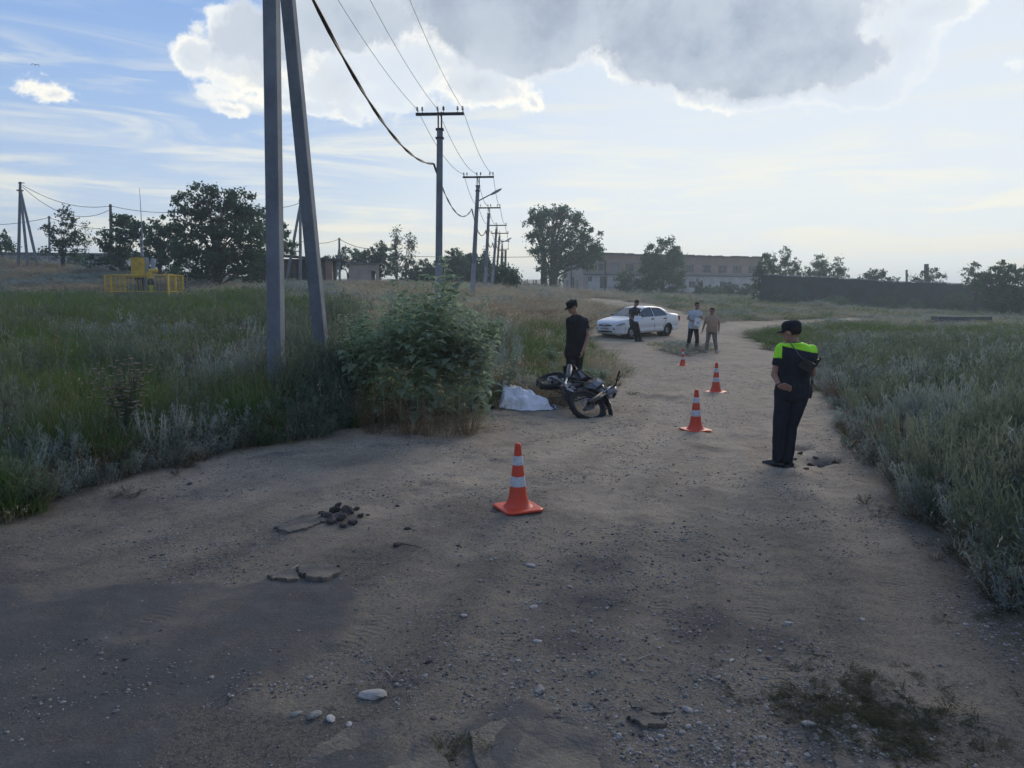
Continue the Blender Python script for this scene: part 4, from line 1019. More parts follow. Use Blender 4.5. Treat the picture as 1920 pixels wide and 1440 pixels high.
VM = dict(low=vegmat('trampled_weeds', (.045, .060, .038), (.075, .075, .045), .25, patchcol=(.09, .08, .05)),
          green=vegmat('tall_green_grass', (.080, .165, .040), (.125, .195, .060), .45, patchcol=(.16, .19, .080)),
          dry=vegmat('dry_grass', (.56, .47, .32), (.43, .37, .26), .32, patchcol=(.44, .40, .29)),
          worm=vegmat('wormwood', (.27, .32, .28), (.20, .25, .21), .36, patchcol=(.32, .355, .32)),
          dark=vegmat('feathery_weed', (.115, .165, .110), (.155, .19, .125), .42, patchcol=(.18, .20, .145)),
          red=vegmat('dead_stalks', (.21, .135, .085), (.17, .115, .075), .25, patchcol=(.20, .16, .10)),
          leaf=vegmat('broad_weed_leaves', (.25, .35, .20), (.32, .40, .26), .52, patchcol=(.33, .39, .29), rnd=.3),
          rust=vegmat('rusty_grass', (.27, .18, .105), (.22, .17, .10), .3, patchcol=(.26, .21, .13)))
def blades(n, h, spread, w, bend, rg, seed_head=0, segs=2):
    """n bent tapering grass blades"""
    V = []; F = []; o = 0
    for i in range(n):
        a = rg.uniform(0, 2 * math.pi); r = spread * rg.uniform(0, 1) ** .6; bx, by = r * math.cos(a), r * math.sin(a)
        d = rg.uniform(0, 2 * math.pi); L = h * rg.uniform(.55, 1.1); bn = bend * rg.uniform(.3, 1.5) * L
        ox, oy = math.cos(a) * .25 * L * rg.uniform(0, 1), math.sin(a) * .25 * L * rg.uniform(0, 1)
        wx, wy = math.cos(d) * w / 2, math.sin(d) * w / 2
        for k in range(segs + 1):
            t = k / segs; x = bx + ox * t + math.cos(d + 1.3) * bn * t * t; y = by + oy * t + math.sin(d + 1.3) * bn * t * t; z = L * (t - .18 * bend * t * t) - .03
            tw = (1 - t * .85)
            V += [(x - wx * tw, y - wy * tw, z), (x + wx * tw, y + wy * tw, z)]
            if k: F.append((o + 2 * k - 2, o + 2 * k - 1, o + 2 * k + 1, o + 2 * k))
        o += 2 * (segs + 1)
        if rg.uniform() < seed_head:
            for q in range(3):
                e = np.array([x, y, z]) + rg.normal(size=3) * .012 + np.array([0, 0, .02 * q]); s = .011
                V += [tuple(e + (-s * .5, 0, 0)), tuple(e + (0, 0, -s)), tuple(e + (s * .5, 0, 0)), tuple(e + (0, 0, s * 1.6))]; F.append((o, o + 1, o + 2, o + 3)); o += 4
    return np.array(V), np.array(F)
def feathery(nst, h, spread, lean, nl, ls, rg, asp=.3, top=.2, updir=.8):
    """clump of stems set with many small narrow leaves"""
    V = []; F = []; o = 0; C = []
    st = []
    for i in range(nst):
        a = rg.uniform(0, 2 * math.pi); r = spread * rg.uniform(0, 1); b = np.array([r * math.cos(a) * .5, r * math.sin(a) * .5, -.04])
        L = h * rg.uniform(.6, 1.1); e = b + np.array([math.cos(a) * lean * L * rg.uniform(.3, 1), math.sin(a) * lean * L * rg.uniform(.3, 1), L])
        c = (b + e) / 2 + np.array([math.cos(a), math.sin(a), 0]) * lean * L * .18
        w = .005
        for k in range(3):
            t0, t1 = k / 3, (k + 1) / 3
            p = [(1 - t) ** 2 * b + 2 * t * (1 - t) * c + t * t * e for t in (t0, t1)]
            V += [p[0] + (-w, 0, 0), p[0] + (w, 0, 0), p[1] + (w * .8, 0, 0), p[1] + (-w * .8, 0, 0)]; F.append((o, o + 1, o + 2, o + 3)); o += 4
        t = rg.uniform(top, 1.0, nl)[:, None]
        C.append((1 - t) ** 2 * b + 2 * t * (1 - t) * c + t * t * e + rg.normal(size=(nl, 3)) * (.028 * (1.3 - t) + .01)); st.append(e)
    C = np.concatenate(C); n = len(C); a = rg.normal(size=(n, 3)); a[:, 2] = np.abs(a[:, 2]) + updir; a /= np.linalg.norm(a, axis=1)[:, None]
    b = rg.normal(size=(n, 3)); b -= a * (a * b).sum(1)[:, None]; b /= np.linalg.norm(b, axis=1)[:, None]; s = (ls * rg.uniform(.6, 1.4, n))[:, None]
    LV = np.stack([C - a * s * .5, C + b * s * asp * .5, C + a * s, C - b * s * asp * .5], 1).reshape(-1, 3)
    LF = np.arange(4 * n).reshape(n, 4) + o
    return np.concatenate([np.array(V), LV]), np.concatenate([np.array(F), LF]), st
rv = np.random.default_rng(11)
def variants(tag, mk, k, m):
    c = bpy.data.collections.new('source_' + tag)
    for i in range(k):
        V, F = mk()[:2]; o = bpy.data.objects.new('%s_%c' % (tag, 97 + i), np_mesh(tag, V, F, m)); c.objects.link(o)
    return c
SRC = {
 'green': variants('green_tuft', lambda: blades(46, .62, .16, .013, .45, rv, 0, 3), 4, VM['green']),
 'dry': variants('dry_tuft', lambda: blades(44, .40, .15, .008, .55, rv, .35, 2), 4, VM['dry']),
 'rust': variants('rust_tuft', lambda: blades(40, .42, .14, .008, .4, rv, .6, 2), 3, VM['rust']),
 'worm': variants('wormwood_tuft', lambda: feathery(12, .50, .10, .45, 34, .032, rv), 4, VM['worm']),
 'dark': variants('feathery_tuft', lambda: feathery(12, .62, .12, .5, 34, .040, rv), 4, VM['dark']),
 'low': variants('low_tuft', lambda: feathery(14, .40, .16, .9, 18, .030, rv, .25, .1, .1), 3, VM['low']),
 'red': variants('dead_tuft', lambda: feathery(9, .42, .10, .5, 14, .024, rv), 3, VM['red']),
}
def scatter(name, tag, X, Y, S, label=None, zoff=0.0, flatten=None):
    n = len(X); Z = ground_z(X, Y) + zoff
    me = bpy.data.meshes.new(name); me.vertices.add(n); me.vertices.foreach_set('co', np.stack([X, Y, Z], 1).astype(np.float32).ravel())
    r = np.stack([rv.normal(0, .10, n), rv.normal(0, .10, n), rv.uniform(0, 6.28, n)], 1).astype(np.float32)
    for nm, dt, a, key in (('rot', 'FLOAT_VECTOR', r, 'vector'), ('scl', 'FLOAT_VECTOR', S.astype(np.float32), 'vector')):
        me.attributes.new(nm, dt, 'POINT').data.foreach_set(key, a.ravel())
    me.attributes.new('vid', 'INT', 'POINT').data.foreach_set('value', rv.integers(0, 50, n).astype(np.int32))
    o = link(name, me, kind='stuff', label=label)
    ng = bpy.data.node_groups.new(name, 'GeometryNodeTree')
    ng.interface.new_socket('Geometry', in_out='INPUT', socket_type='NodeSocketGeometry'); ng.interface.new_socket('Geometry', in_out='OUTPUT', socket_type='NodeSocketGeometry')
    N = ng.nodes; L = ng.links; gi = N.new('NodeGroupInput'); go = N.new('NodeGroupOutput'); ip = N.new('GeometryNodeInstanceOnPoints')
    ci = N.new('GeometryNodeCollectionInfo'); ci.inputs[0].default_value = SRC[tag]; ci.inputs['Separate Children'].default_value = True; ci.inputs['Reset Children'].default_value = True
    def na(nm, dt): q = N.new('GeometryNodeInputNamedAttribute'); q.data_type = dt; q.inputs[0].default_value = nm; return q.outputs[0]
    L.new(gi.outputs[0], ip.inputs['Points']); L.new(ci.outputs[0], ip.inputs['Instance']); ip.inputs['Pick Instance'].default_value = True
    md = N.new('FunctionNodeEulerToRotation') if False else None
    L.new(na('vid', 'INT'), ip.inputs['Instance Index']); L.new(na('rot', 'FLOAT_VECTOR'), ip.inputs['Rotation']); L.new(na('scl', 'FLOAT_VECTOR'), ip.inputs['Scale'])
    L.new(ip.outputs[0], go.inputs[0]); mo = o.modifiers.new('scatter', 'NODES'); mo.node_group = ng
    return o
# candidate points: even over the angle of view, thinning with the square of the distance
NV = 60000
pxs = rv.uniform(-420, 2340, NV); dd_ = 4.6 * (150 / 4.6) ** rv.uniform(0, 1, NV)
Xc = (pxs - 960) / FPX * dd_; Yc = dd_
rs = road_sd(Xc, Yc)
Z_ = terrain(Xc, Yc)
ppy = 720 - FPX * ((Yc * sT + (Z_ - EYE) * cT) / (Yc * cT - (Z_ - EYE) * sT)); ppx = pxs
offr = -rs                        # metres away from the road edge
clear = np.zeros(NV, bool)
for p, r_ in ((b0, .15), (sb, .2)): clear |= np.hypot(Xc - p.x, Yc - p.y) < r_
sht = onat(985, 12.4)
clear |= (np.hypot((Xc - on(1075, 745).x) / 1.25, (Yc - on(1075, 745).y) / 1.35) < .62)
clear |= (np.hypot(Xc - on(985, 765).x, Yc - on(985, 765).y) < .5)
clear |= (Xc > s0.x - 2.2) & (Xc < s0.x + 2.2) & (np.abs(Yc - s0.y) < 1.2)
veg_ok = (offr > .02) & ~clear & (Yc < 140) & ~((Yc > 95) & (ppx > 1440)) 
nz = fbm(Xc * .8, Yc * .8, 3); nz2 = fbm(Xc * .25 + 40, Yc * .25, 3); nz3 = fbm(Xc * 2 + 9, Yc * 2, 2)
left = Xc < np.interp(Yc, [5, 12, 20, 30, 60, 140], [-1, 0.3, 2.0, 4.6, 10, 20])
band = left & (ppx < 505 + 60 * (nz - .5)) & (ppy > 566) & (ppy < 648 + 40 * (nz - .5))
yb = left & (ppx > 500) & (ppx < 660) & (ppy > 585) & (ppy < 650)
verge = left & (ppy > 640) & (ppx < 960) & ~band
rverge = ~left & (Yc < 24) & (ppx > 1400)
U = rv.uniform(0, 1, NV)
typ = np.full(NV, 'none  ', dtype='<U6')
k = veg_ok
typ[k] = np.where(U[k] < .86, 'dry', np.where(nz2[k] > .52, 'worm', 'rust'))
kk = k & left & (ppy < 600) & (ppx < 620) & (nz2 > .5) & (U < .7); typ[kk] = 'worm'
kk = k & left & (ppx > 930) & (ppy > 590) & (ppx < 1085) & (U < .2); typ[kk] = 'rust'
kk = k & left & (ppx > 940) & (ppy > 615) & (U > .45) & (nz > .45); typ[kk] = 'green'
kk = k & (band | yb); typ[kk] = np.where(U[kk] < .85, 'green', 'dark')
kk = k & verge; typ[kk] = np.where(nz[kk] > .50, 'worm', np.where(nz[kk] > .42, 'dark', 'green')); 
kk2 = kk & (U < .30); typ[kk2] = 'red'
kk2 = kk & (U > .42) & (U < .6) & (nz3 > .5); typ[kk2] = 'rust'
kk2 = kk & (U > .93); typ[kk2] = 'dry'
kk = k & left & (ppx > 520) & (ppx < 960) & (ppy > 640) & (U > .22) & (U < .8); typ[kk] = np.where(ppx[kk] < 660, 'dark', 'none')
veg_thin = left & (ppx > 670) & (ppx < 935) & (ppy > 690)
kk = k & rverge; typ[kk] = np.where(nz[kk] > .52, 'worm', np.where(U[kk] < .45, 'dark', np.where(U[kk] < .65, 'green', 'worm')))
kk2 = kk & (U > .96); typ[kk2] = 'dry'
kk2 = kk & (Yc < 8.5) & (U < .7); typ[kk2] = 'dark'
kk2 = kk & (offr < .6) & (U < .6); typ[kk2] = 'red'
kk = k & ~left & (Yc >= 24); typ[kk] = np.where(U[kk] < .70, 'dry', np.where(nz2[kk] > .5, 'green', 'worm'))
kk = k & ~left & (Yc > 20) & (Yc < 45) & (nz2 > .52) & (U < .5); typ[kk] = 'green'
# the further away, the wider a tuft stands for
wid = (np.maximum(dd_, 8) / 9.0) ** .78
hgt = np.interp(offr, [0, .3, 1.0, 3], [.38, .7, 1.0, 1.05]) * np.where(left, 1.0, np.where(Yc < 24, 1.12, .75)) * (.75 + .5 * nz3)
hgt = hgt * np.where(rverge & (Yc < 10), 1.2, 1) * (.78 + .44 * rv.uniform(0, 1, NV) ** 2)
hgt = hgt * np.where(band, 1.15, 1) * np.where((Yc > 30), .8, 1) * np.interp(Yc, [20, 45, 90], [1, .9, .9])
hgt *= np.where(verge & (ppx > 430), 1.35, np.where(verge, 1.15, 1))
hgt *= np.where(veg_thin, .6, 1)
encl = (ppx > 175) & (ppx < 370) & (Yc > 30) & (Yc < 52)
hgt *= np.where(encl, .28, 1)
far_keep = rv.uniform(0, 1, NV) < np.interp(Yc, [5, 40, 140], [1, 1, .8])
LBL = {'green': ('green_grass', 'tall dark green grass'), 'dry': ('dry_grass', 'dry straw coloured grass'), 'rust': ('rusty_grass', 'rust coloured dry grass'), 'worm': ('wormwood_cover', 'grey green wormwood cover'), 'dark': ('feathery_weeds', 'dark feathery weeds'), 'red': ('dead_weeds', 'reddish brown dead weeds')}
for tg, (nm, lb) in LBL.items():
    q = (typ == tg) & far_keep
    s = rv.uniform(.75, 1.25, q.sum()); S = np.stack([wid[q] * s, wid[q] * s, hgt[q] * s * wid[q] ** .12], 1)
    scatter(nm, tg, Xc[q], Yc[q], S, lb)
# low sprawling plants on the road edge and the green islands
n = 5200; px_ = rv.uniform(-100, 2000, n); d_ = 4.5 * (34 / 4.5) ** rv.uniform(0, 1, n); x_ = (px_ - 960) / FPX * d_; r_ = road_sd(x_, d_)
pr = np.exp(-np.clip(r_, 0, 9) / .16) * (fbm(x_ * 3, d_ * 3, 2) > .5)
il = inside(ISLE, x_, d_)
q = ((r_ > -.25) & (rv.uniform(0, 1, n) < pr) & (r_ < 1)) | il
x_, d_ = x_[q], d_[q]
pg = [(1600, 1310, 170, 60, 60), (1680, 1380, 150, 50, 50), (855, 1402, 60, 10, 8), (1265, 655, 25, 7, 45)]
for (a, b, c, e, m) in pg:
    for _ in range(m):
        p = G(a + rv.normal() * c * .5, b + rv.normal() * e * .55); x_ = np.append(x_, p.x); d_ = np.append(d_, p.y)
m = len(x_); px_n = 960 + FPX * x_ / d_; s = rv.uniform(.25, .55, m) * (np.maximum(d_, 8) / 8) ** .5; h = rv.uniform(.10, .26, m) * np.where(d_ < 5.2, .22, np.where((d_ > 22) & (np.abs(px_n - 1270) < 60), .5, 1))
scatter('low_weeds', 'low', x_, d_, np.stack([s, s, h], 1), 'low sprawling weeds')

# ---- individual plants at the roadside
def plant(name, V, F, m, px, py, s, label, cat, group, extra=None, sc=(1, 1, 1)):
    p = on(px, py)
    o = link(name, np_mesh(name, V, F, m), None, tuple(p), (0, 0, rv.uniform(0, 6.28)), label, cat, group); o.scale = (s * sc[0], s * sc[1], s * sc[2]); return o
WV = [np_mesh('wormwood', *feathery(34, .62, .20, .62, 46, .030, rv)[:2], VM['worm']) for _ in range(4)]
wspots = [(30, 935, 1.0, 'first from the left edge'), (110, 905, .95, 'second from the left edge'), (185, 868, 1.0, 'third from the left edge'), (300, 868, 1.1, 'fourth from the left, pale green, below the brown flowering plant'), (365, 850, 1.05, 'fifth from the left edge'), (430, 838, .9, 'sixth from the left, before the pole'),
          (490, 820, .95, 'seventh, bluish, below the nearest pole'), (545, 812, .95, 'eighth, pale blue grey, right of the nearest pole foot'), (590, 800, .8, 'ninth, before the dark feathery weeds'), (410, 790, 1.0, 'standing back from the road left of the pole'), (455, 780, 1.0, 'standing back near the pole'), (60, 690, 1.1, 'pale, far left in front of the dark grass band'), (360, 720, 1.1, 'tall, behind the brown flowering plant'), (640, 790, .6, 'small, under the broad leaved weeds')]
for i, (px, py, s, lb) in enumerate(wspots):
    p = on(px, py); o = link('wormwood_clump', WV[i % 4], None, tuple(p), (0, 0, rv.uniform(0, 6.28)), 'grey green wormwood clump, ' + lb, 'shrub', 'wormwood clumps at the left roadside'); o.scale = (s, s, s * 1.0)
DV = [np_mesh('feathery_weed', *feathery(30, .80, .20, .6, 50, .042, rv, .22)[:2], VM['dark']) for _ in range(3)]
for i, (px, py, s, lb) in enumerate([(535, 770, 1.3, 'first right of the nearest pole'), (585, 762, 1.5, 'below the foot of the leaning strut'), (632, 765, 1.75, 'left of the broad leaved weeds'), (560, 725, 1.5, 'behind, between pole and strut'), (665, 775, 1.6, 'low, at the left foot of the broad leaved weeds'),
                                     (1620, 800, 1.0, 'first at the right road edge'), (1700, 900, 1.1, 'second at the right road edge'), (1790, 960, 1.2, 'third at the right road edge'), (1880, 1050, 1.2, 'fourth, nearest at the right road edge')]):
    p = on(px, py); o = link('feathery_weed', DV[i % 3], None, tuple(p), (0, 0, rv.uniform(0, 6.28)), 'dark green feathery weed ' + lb, 'weed', 'big feathery weeds'); o.scale = (s * .9, s * .9, s)
# tall broad leaved weeds
def broadleaf(h, nl, rg, ls=.10, fork=4):
    V = []; F = []; o = 0; lean = rg.normal(size=2) * .10
    stems = [(np.array([0, 0, -.05]), np.array([lean[0] * h, lean[1] * h, h]))]
    for k in range(fork):
        t = rg.uniform(.25, .7); b = stems[0][0] * (1 - t) + stems[0][1] * t; a = rg.uniform(0, 6.28); L = h * (1 - t) * rg.uniform(.55, .85)
        stems.append((b, b + np.array([math.cos(a) * L * .42, math.sin(a) * L * .42, L * .9])))
    for j, (b, e) in enumerate(stems):
        w = .009 if j == 0 else .006
        V += [b + (-w, 0, 0), b + (w, 0, 0), e + (w * .4, 0, 0), e + (-w * .4, 0, 0), b + (0, -w, 0), b + (0, w, 0), e + (0, w * .4, 0), e + (0, -w * .4, 0)]; F += [(o, o + 1, o + 2, o + 3), (o + 4, o + 5, o + 6, o + 7)]; o += 8
        m = int(nl * (1 if j == 0 else .45))
        for i in range(m):
            t = rg.uniform(.12 if j == 0 else .15, 1.02); c = b * (1 - t) + e * t; a = rg.uniform(0, 6.28); zt_ = c[2] / h
            s = ls * rg.uniform(.55, 1.25) * (1.25 - .75 * zt_); dr = np.array([math.cos(a), math.sin(a), rg.uniform(-.5, .55)]); dr /= np.linalg.norm(dr)
            sd = np.cross(dr, (0, 0, 1)); sd /= np.linalg.norm(sd) + 1e-9; up = np.cross(sd, dr); c = c + dr * s * .25
            dp = -up * s * .12
            V += [c, c + dr * s * .45 + sd * s * .36 + up * s * .08, c + dr * s + dp * 1.6, c + dr * s * .45 - sd * s * .36 + up * s * .08, c + dr * s * .5 - up * s * .02]
            F += [(o, o + 1, o + 4, o + 4)[:3] + (o + 4,), ]; F.pop()
            F += [(o, o + 4, o + 1), (o + 1, o + 4, o + 2), (o + 2, o + 4, o + 3), (o + 3, o + 4, o)]; o += 5
    return V, F
def pymesh(name, V, F, m):
    me = bpy.data.meshes.new(name); me.from_pydata([tuple(map(float, v)) for v in V], [], F); me.materials.append(m); return me
BV = [pymesh('broad_leaved_weed', *broadleaf(1.55, 62, rv, .165, 6), VM['leaf']) for _ in range(5)]
bsp = [(690, 765, 11.3, .95), (722, 770, 11.0, 1.1), (752, 772, 11.2, 1.12), (780, 775, 10.9, 1.25), (808, 772, 11.3, 1.32), (834, 775, 11.0, 1.2), (862, 778, 11.2, 1.15), (888, 775, 11.0, 1.05), (912, 774, 11.3, .95), (705, 755, 12.0, 1.05), (742, 755, 12.2, 1.15), (795, 755, 12.1, 1.3),
       (826, 755, 12.3, 1.25), (872, 755, 12.2, 1.12), (900, 752, 12.2, 1.0), (768, 765, 11.6, 1.2), (850, 762, 11.6, 1.2), (672, 760, 11.6, .8), (652, 760, 11.9, .62), (640, 760, 12.2, .5), (950, 760, 13.6, .6), (685, 760, 12.8, .95), (915, 760, 13.2, 1.1), (765, 760, 13.0, 1.42), (815, 760, 12.9, 1.48)]
for i, (px, _, d, s) in enumerate(bsp):
    p = onat(px, d); o = link('broad_leaved_weed', BV[i % 5], None, tuple(p), (0, 0, rv.uniform(0, 6.28)), 'tall green broad leaved weed in the dense stand between the poles and the white sheet', 'weed', 'tall broad leaved weeds'); o.scale = (s * 1.1, s * 1.1, s * 1.12)
for px, d, s, lb in ((1035, 18, .62, 'broad leaved weed alone in the dry grass behind the man in the cap'), (1130, 15.2, .45, 'low broad leaved weed at the road edge right of the fallen motorcycle'), (1105, 14.6, .5, 'broad leaved weed right behind the fallen motorcycle')):
    p = onat(px, d); o = link('broad_leaved_weed', BV[1], None, tuple(p), (0, 0, 2), lb, 'weed'); o.scale = (s * 1.5, s * 1.5, s)
# dead stalks in front of the stand
RV = [np_mesh('dead_stalks', *feathery(26, .7, .25, .55, 16, .03, rv)[:2], VM['red']) for _ in range(2)]
for i, (px, d) in enumerate([(770, 10.6), (805, 10.55), (840, 10.6), (875, 10.7), (700, 10.6), (735, 10.5)]):
    p = onat(px, d); o = link('dead_weed', RV[i % 2], None, tuple(p), (0, 0, i), 'brown dead weed stalks along the foot of the tall green stand', 'weed', 'dead stalks at the foot of the green stand'); o.scale = (.9, .9, .8)
# brown flowering plant with flat heads
fp = on(245, 872); fl = thing('flowering_weed', tuple(fp), 0, 'dark weed with many small flat tan flower heads, at the left roadside', 'weed')
V = []; F = []; hm = MB(); sm_ = MB()
for i in range(34):
    a = rv.uniform(0, 6.28); L = rv.uniform(.65, 1.25); e = Vector((math.cos(a) * .30 * rv.uniform(.1, 1) * L, math.sin(a) * .26 * rv.uniform(.1, 1) * L, L)); b = Vector((e.x * .15, e.y * .15, -.05)); c = Vector((e.x * .4, e.y * .4, L * .6))
    sm_.tube([b, c, e], [.006, .005, .003], 4)
    for j in range(4):
        q = c + (e - c) * rv.uniform(.0, 1); w = q + Vector((rv.normal() * .09, rv.normal() * .09, .09)); sm_.tube([q, w], .0028, 3)
        hm.lathe([(.004, -.012), (.022, 0), (.024, .006), (.004, .008)], w, 6)
    hm.lathe([(.004, -.012), (.027, 0), (.028, .007), (.004, .01)], e, 7)
sm_.obj('stems', VM['dark'], fl); hm.obj('flower_heads', mat('tan_flower', (.26, .215, .15), .9), fl)
fl['kind'] = 'thing'
# ------------------------------------------------------------------ traffic cones
M_or = mat('orange_cone_plastic', (.70, .060, .022), .5, scale=11, spec=.35, col2=(.56, .085, .045), bump=.15)
M_band = mat('white_reflective_band', (.62, .66, .72), .4, col2=(.44, .45, .46), scale=16)
def make_cone():
    t = thing('traffic_cone', (0, 0, 0), 0)
    m = MB(); k = .195
    ring = lambda s, z, c=.04: [(s, -s + c, z), (s, s - c, z), (s - c, s, z), (-s + c, s, z), (-s, s - c, z), (-s, -s + c, z), (-s + c, -s, z), (s - c, -s, z)]
    m.rings([ring(k - .004, 0), ring(k, .006), ring(k, .018), ring(k - .012, .024)]); m.obj('base', M_or, t)
    rad = lambda z: .0265 + (.63 - z) * .118 if z > .13 else .0855 + (.13 - z) * .30 + max(0, .075 - z) ** 2 * 9
    m = MB(); m.lathe([(rad(z), z) for z in (.022, .03, .04, .055, .075, .10, .13, .2, .3, .4, .5, .6)] + [(.031, .612), (.026, .618), (.024, .63), (.018, .632)], n=36); m.obj('body', M_or, t, 'auto')
    for a, b in ((.222, .318), (.425, .512)):
        MB().lathe([(rad(a) - .001, a), (rad(a) + .0022, a + .001), (rad(b) + .0022, b - .001), (rad(b) - .001, b)], n=36).obj('reflective_band', M_band, t, 'auto')
    return t
cone0 = make_cone()
for i, (px, py, rz, lb) in enumerate(((971, 953, .42, 'nearest orange cone with white bands, alone in the middle of the dirt road'), (1304, 803, .3, 'orange and white cone left of the officer, second nearest'), (1342, 735, .9, 'orange and white cone standing between the officer and the walking pair'), (1280, 683, .2, 'farthest orange and white cone, before the man in the pale shirt'))):
    c = cone0 if i == 0 else copy_tree(cone0); c.location = on(px, py, -.004); c.rotation_euler = (0, 0, rz); c['label'] = lb; c['category'] = 'traffic cone'; c['group'] = 'traffic cones along the road'
    c.scale = (1.02 if i != 3 else .82,) * 3

# ------------------------------------------------------------------ white sheet
M_sheet = mat('white_cotton', (.82, .81, .84), .9, var=.06, scale=6, bump=.25, bscale=60)
scn = on(985, 772)
nu, nv = 74, 50
U_, V_ = np.meshgrid(np.linspace(0, 1, nu), np.linspace(0, 1, nv))     # u along the heap left to right, v from the front hem to the back
x = -.47 + .95 * U_; 
yf = -.02 + .05 * np.sin(U_ * 9) + .10 * U_; yb = 1.35 - 1.05 * U_ ** .9
y = yf + (yb - yf) * V_
crest = (.30 * (1 - U_) ** .65 + .075) * np.clip(U_ / .10, 0, 1) ** .6
sec = np.clip(V_ / .45, 0, 1) ** .75 * (1 - .75 * np.clip((V_ - .55) / .45, 0, 1) ** 1.6)
z = .012 + crest * sec
fold = np.sin((U_ * 1.5 + V_ * .35) * 16 + 3 * fbm(U_ * 4, V_ * 4, 2)) * .5 + np.sin((U_ * .6 - V_ * 1.4) * 19 + 5 * fbm(U_ * 3 + 9, V_ * 3, 2)) * .5
ridge = 1 - np.abs(2 * fbm(U_ * 6 + 3, V_ * 4 + 8, 3) - 1)
z += (fold * .030 + (ridge - .8) * .06 + (fbm(U_ * 9, V_ * 9, 2) - .5) * .03) * np.clip(sec * 2.5, 0, 1)
x += (fbm(U_ * 5, V_ * 5, 3) - .5) * .05; y += (fbm(U_ * 6 + 5, V_ * 5, 3) - .5) * .06
edge = np.minimum(np.minimum(U_, 1 - U_) * 12, np.minimum(V_, 1 - V_) * 8); z = np.where(edge < 1, z * np.clip(edge, .15, 1) + .004, z)
wx_, wy_ = scn.x + x, scn.y + y
z = ground_z(wx_, wy_) + .01 + np.maximum(z, .003)
ii = np.arange(nu * nv).reshape(nv, nu); FF = np.stack([ii[:-1, :-1], ii[:-1, 1:], ii[1:, 1:], ii[1:, :-1]], -1).reshape(-1, 4)
shm = np_mesh('white_sheet', np.stack([wx_ - scn.x, wy_ - scn.y, z - scn.z], -1).reshape(-1, 3), FF, M_sheet, True)
so = link('white_sheet', shm, None, tuple(scn), label='crumpled white sheet draped over a low heap at the weedy road edge beside the motorcycle', cat='sheet')
sm = so.modifiers.new('thick', 'SOLIDIFY'); sm.thickness = .006
# small dark and white patterned cloth at its end
pc = on(1037, 768); nu, nv = 16, 12; U_, V_ = np.meshgrid(np.linspace(-1, 1, nu), np.linspace(-1, 1, nv)); rr = np.clip(1 - U_ ** 2, 0, 1) * np.clip(1 - V_ ** 2, 0, 1)
z = .01 + rr * .075 + (fbm(U_ * 3 + 7, V_ * 3 + 2, 3) - .5) * .07 * rr
ii = np.arange(nu * nv).reshape(nv, nu); FF = np.stack([ii[:-1, :-1], ii[:-1, 1:], ii[1:, 1:], ii[1:, :-1]], -1).reshape(-1, 4)
mi = ((np.add.outer(np.arange(nv - 1), np.arange(nu - 1) // 2) % 3) == 0).astype(int).ravel()
link('patterned_cloth', np_mesh('patterned_cloth', np.stack([U_ * .09, V_ * .07, z], -1).reshape(-1, 3), FF, [mat('navy_cloth', (.03, .04, .07), .9), M_sheet], True, mi), None, tuple(pc), label='small crumpled dark and white patterned cloth at the end of the white sheet', cat='cloth')

# ------------------------------------------------------------------ stones, clods, slabs
def rock(seed, sub=2, flat=.6, rough=.25):
    import bmesh
    bm = bmesh.new(); bmesh.ops.create_icosphere(bm, subdivisions=sub, radius=1.0); rg = np.random.default_rng(seed); off = rg.uniform(0, 50, 3)
    for v in bm.verts:
        c = v.co; k = 1 + rough * (float(fbm(np.array(c.x * 1.3 + off[0] + c.z), np.array(c.y * 1.3 + off[1] + c.z * .7), 3)) - .5) * 2.2
        v.co = Vector((c.x * k, c.y * k * rg.uniform(.97, 1.03), c.z * k * flat))
    me = bpy.data.meshes.new('stone'); bm.to_mesh(me); bm.free(); return me
def stone_mat(name, a, b, objr=.5): return mat(name, a, .9, col2=b, scale=1.5, objrand=objr, bump=.2, bscale=6)
M_st = stone_mat('mixed_stone', (.26, .24, .21), (.16, .155, .15), 1.0); M_wst = stone_mat('white_stone', (.42, .40, .36), (.32, .305, .27), .3); M_clod = stone_mat('dark_clod', (.075, .068, .062), (.05, .046, .044), .5)
M_st2 = stone_mat('paler_stone', (.24, .225, .20), (.18, .17, .155), .8)
sc_ = bpy.data.collections.new('source_stones')
for i in range(6):
    me = rock(i, 1, .62); me.materials.append(M_st if i < 4 else M_clod if i == 5 else M_st2); o = bpy.data.objects.new('stone_src_%c' % (97 + i), me); sc_.objects.link(o)
SRC['stones'] = sc_
n = 120000; px_ = rv.uniform(-80, 2000, n); d_ = 2.7 * (22 / 2.7) ** (rv.uniform(0, 1, n) ** 1.25); x_ = (px_ - 960) / FPX * d_; r_ = road_sd(x_, d_)
gden = np.clip((fbm(x_ * 1.3 + 3, d_ * 1.3, 4) - .40) * 4.5, .04, 1)
gden = np.maximum(gden, np.clip(np.exp(-(((px_ - 1100) / 190) ** 2)) * (d_ < 6.5), 0, .9) * (fbm(x_ * 3, d_ * 3, 3) > .42))
for q in PATCH[:3]: gden = np.where(inside(q, x_, d_), gden * .22, gden)
q = (r_ > -.15) & (rv.uniform(0, 1, n) < gden); x_, d_ = x_[q], d_[q]; m = len(x_)
s = np.exp(rv.normal(math.log(.0050), .52, m)) * (np.maximum(d_, 3) / 3.6) ** .35; s = np.clip(s, .0022, .020)
g = scatter('gravel', 'stones', x_, d_, np.stack([s, s * rv.uniform(.6, 1, m), s * rv.uniform(.6, 1, m)], 1), 'loose gravel and pebbles on the dirt road')
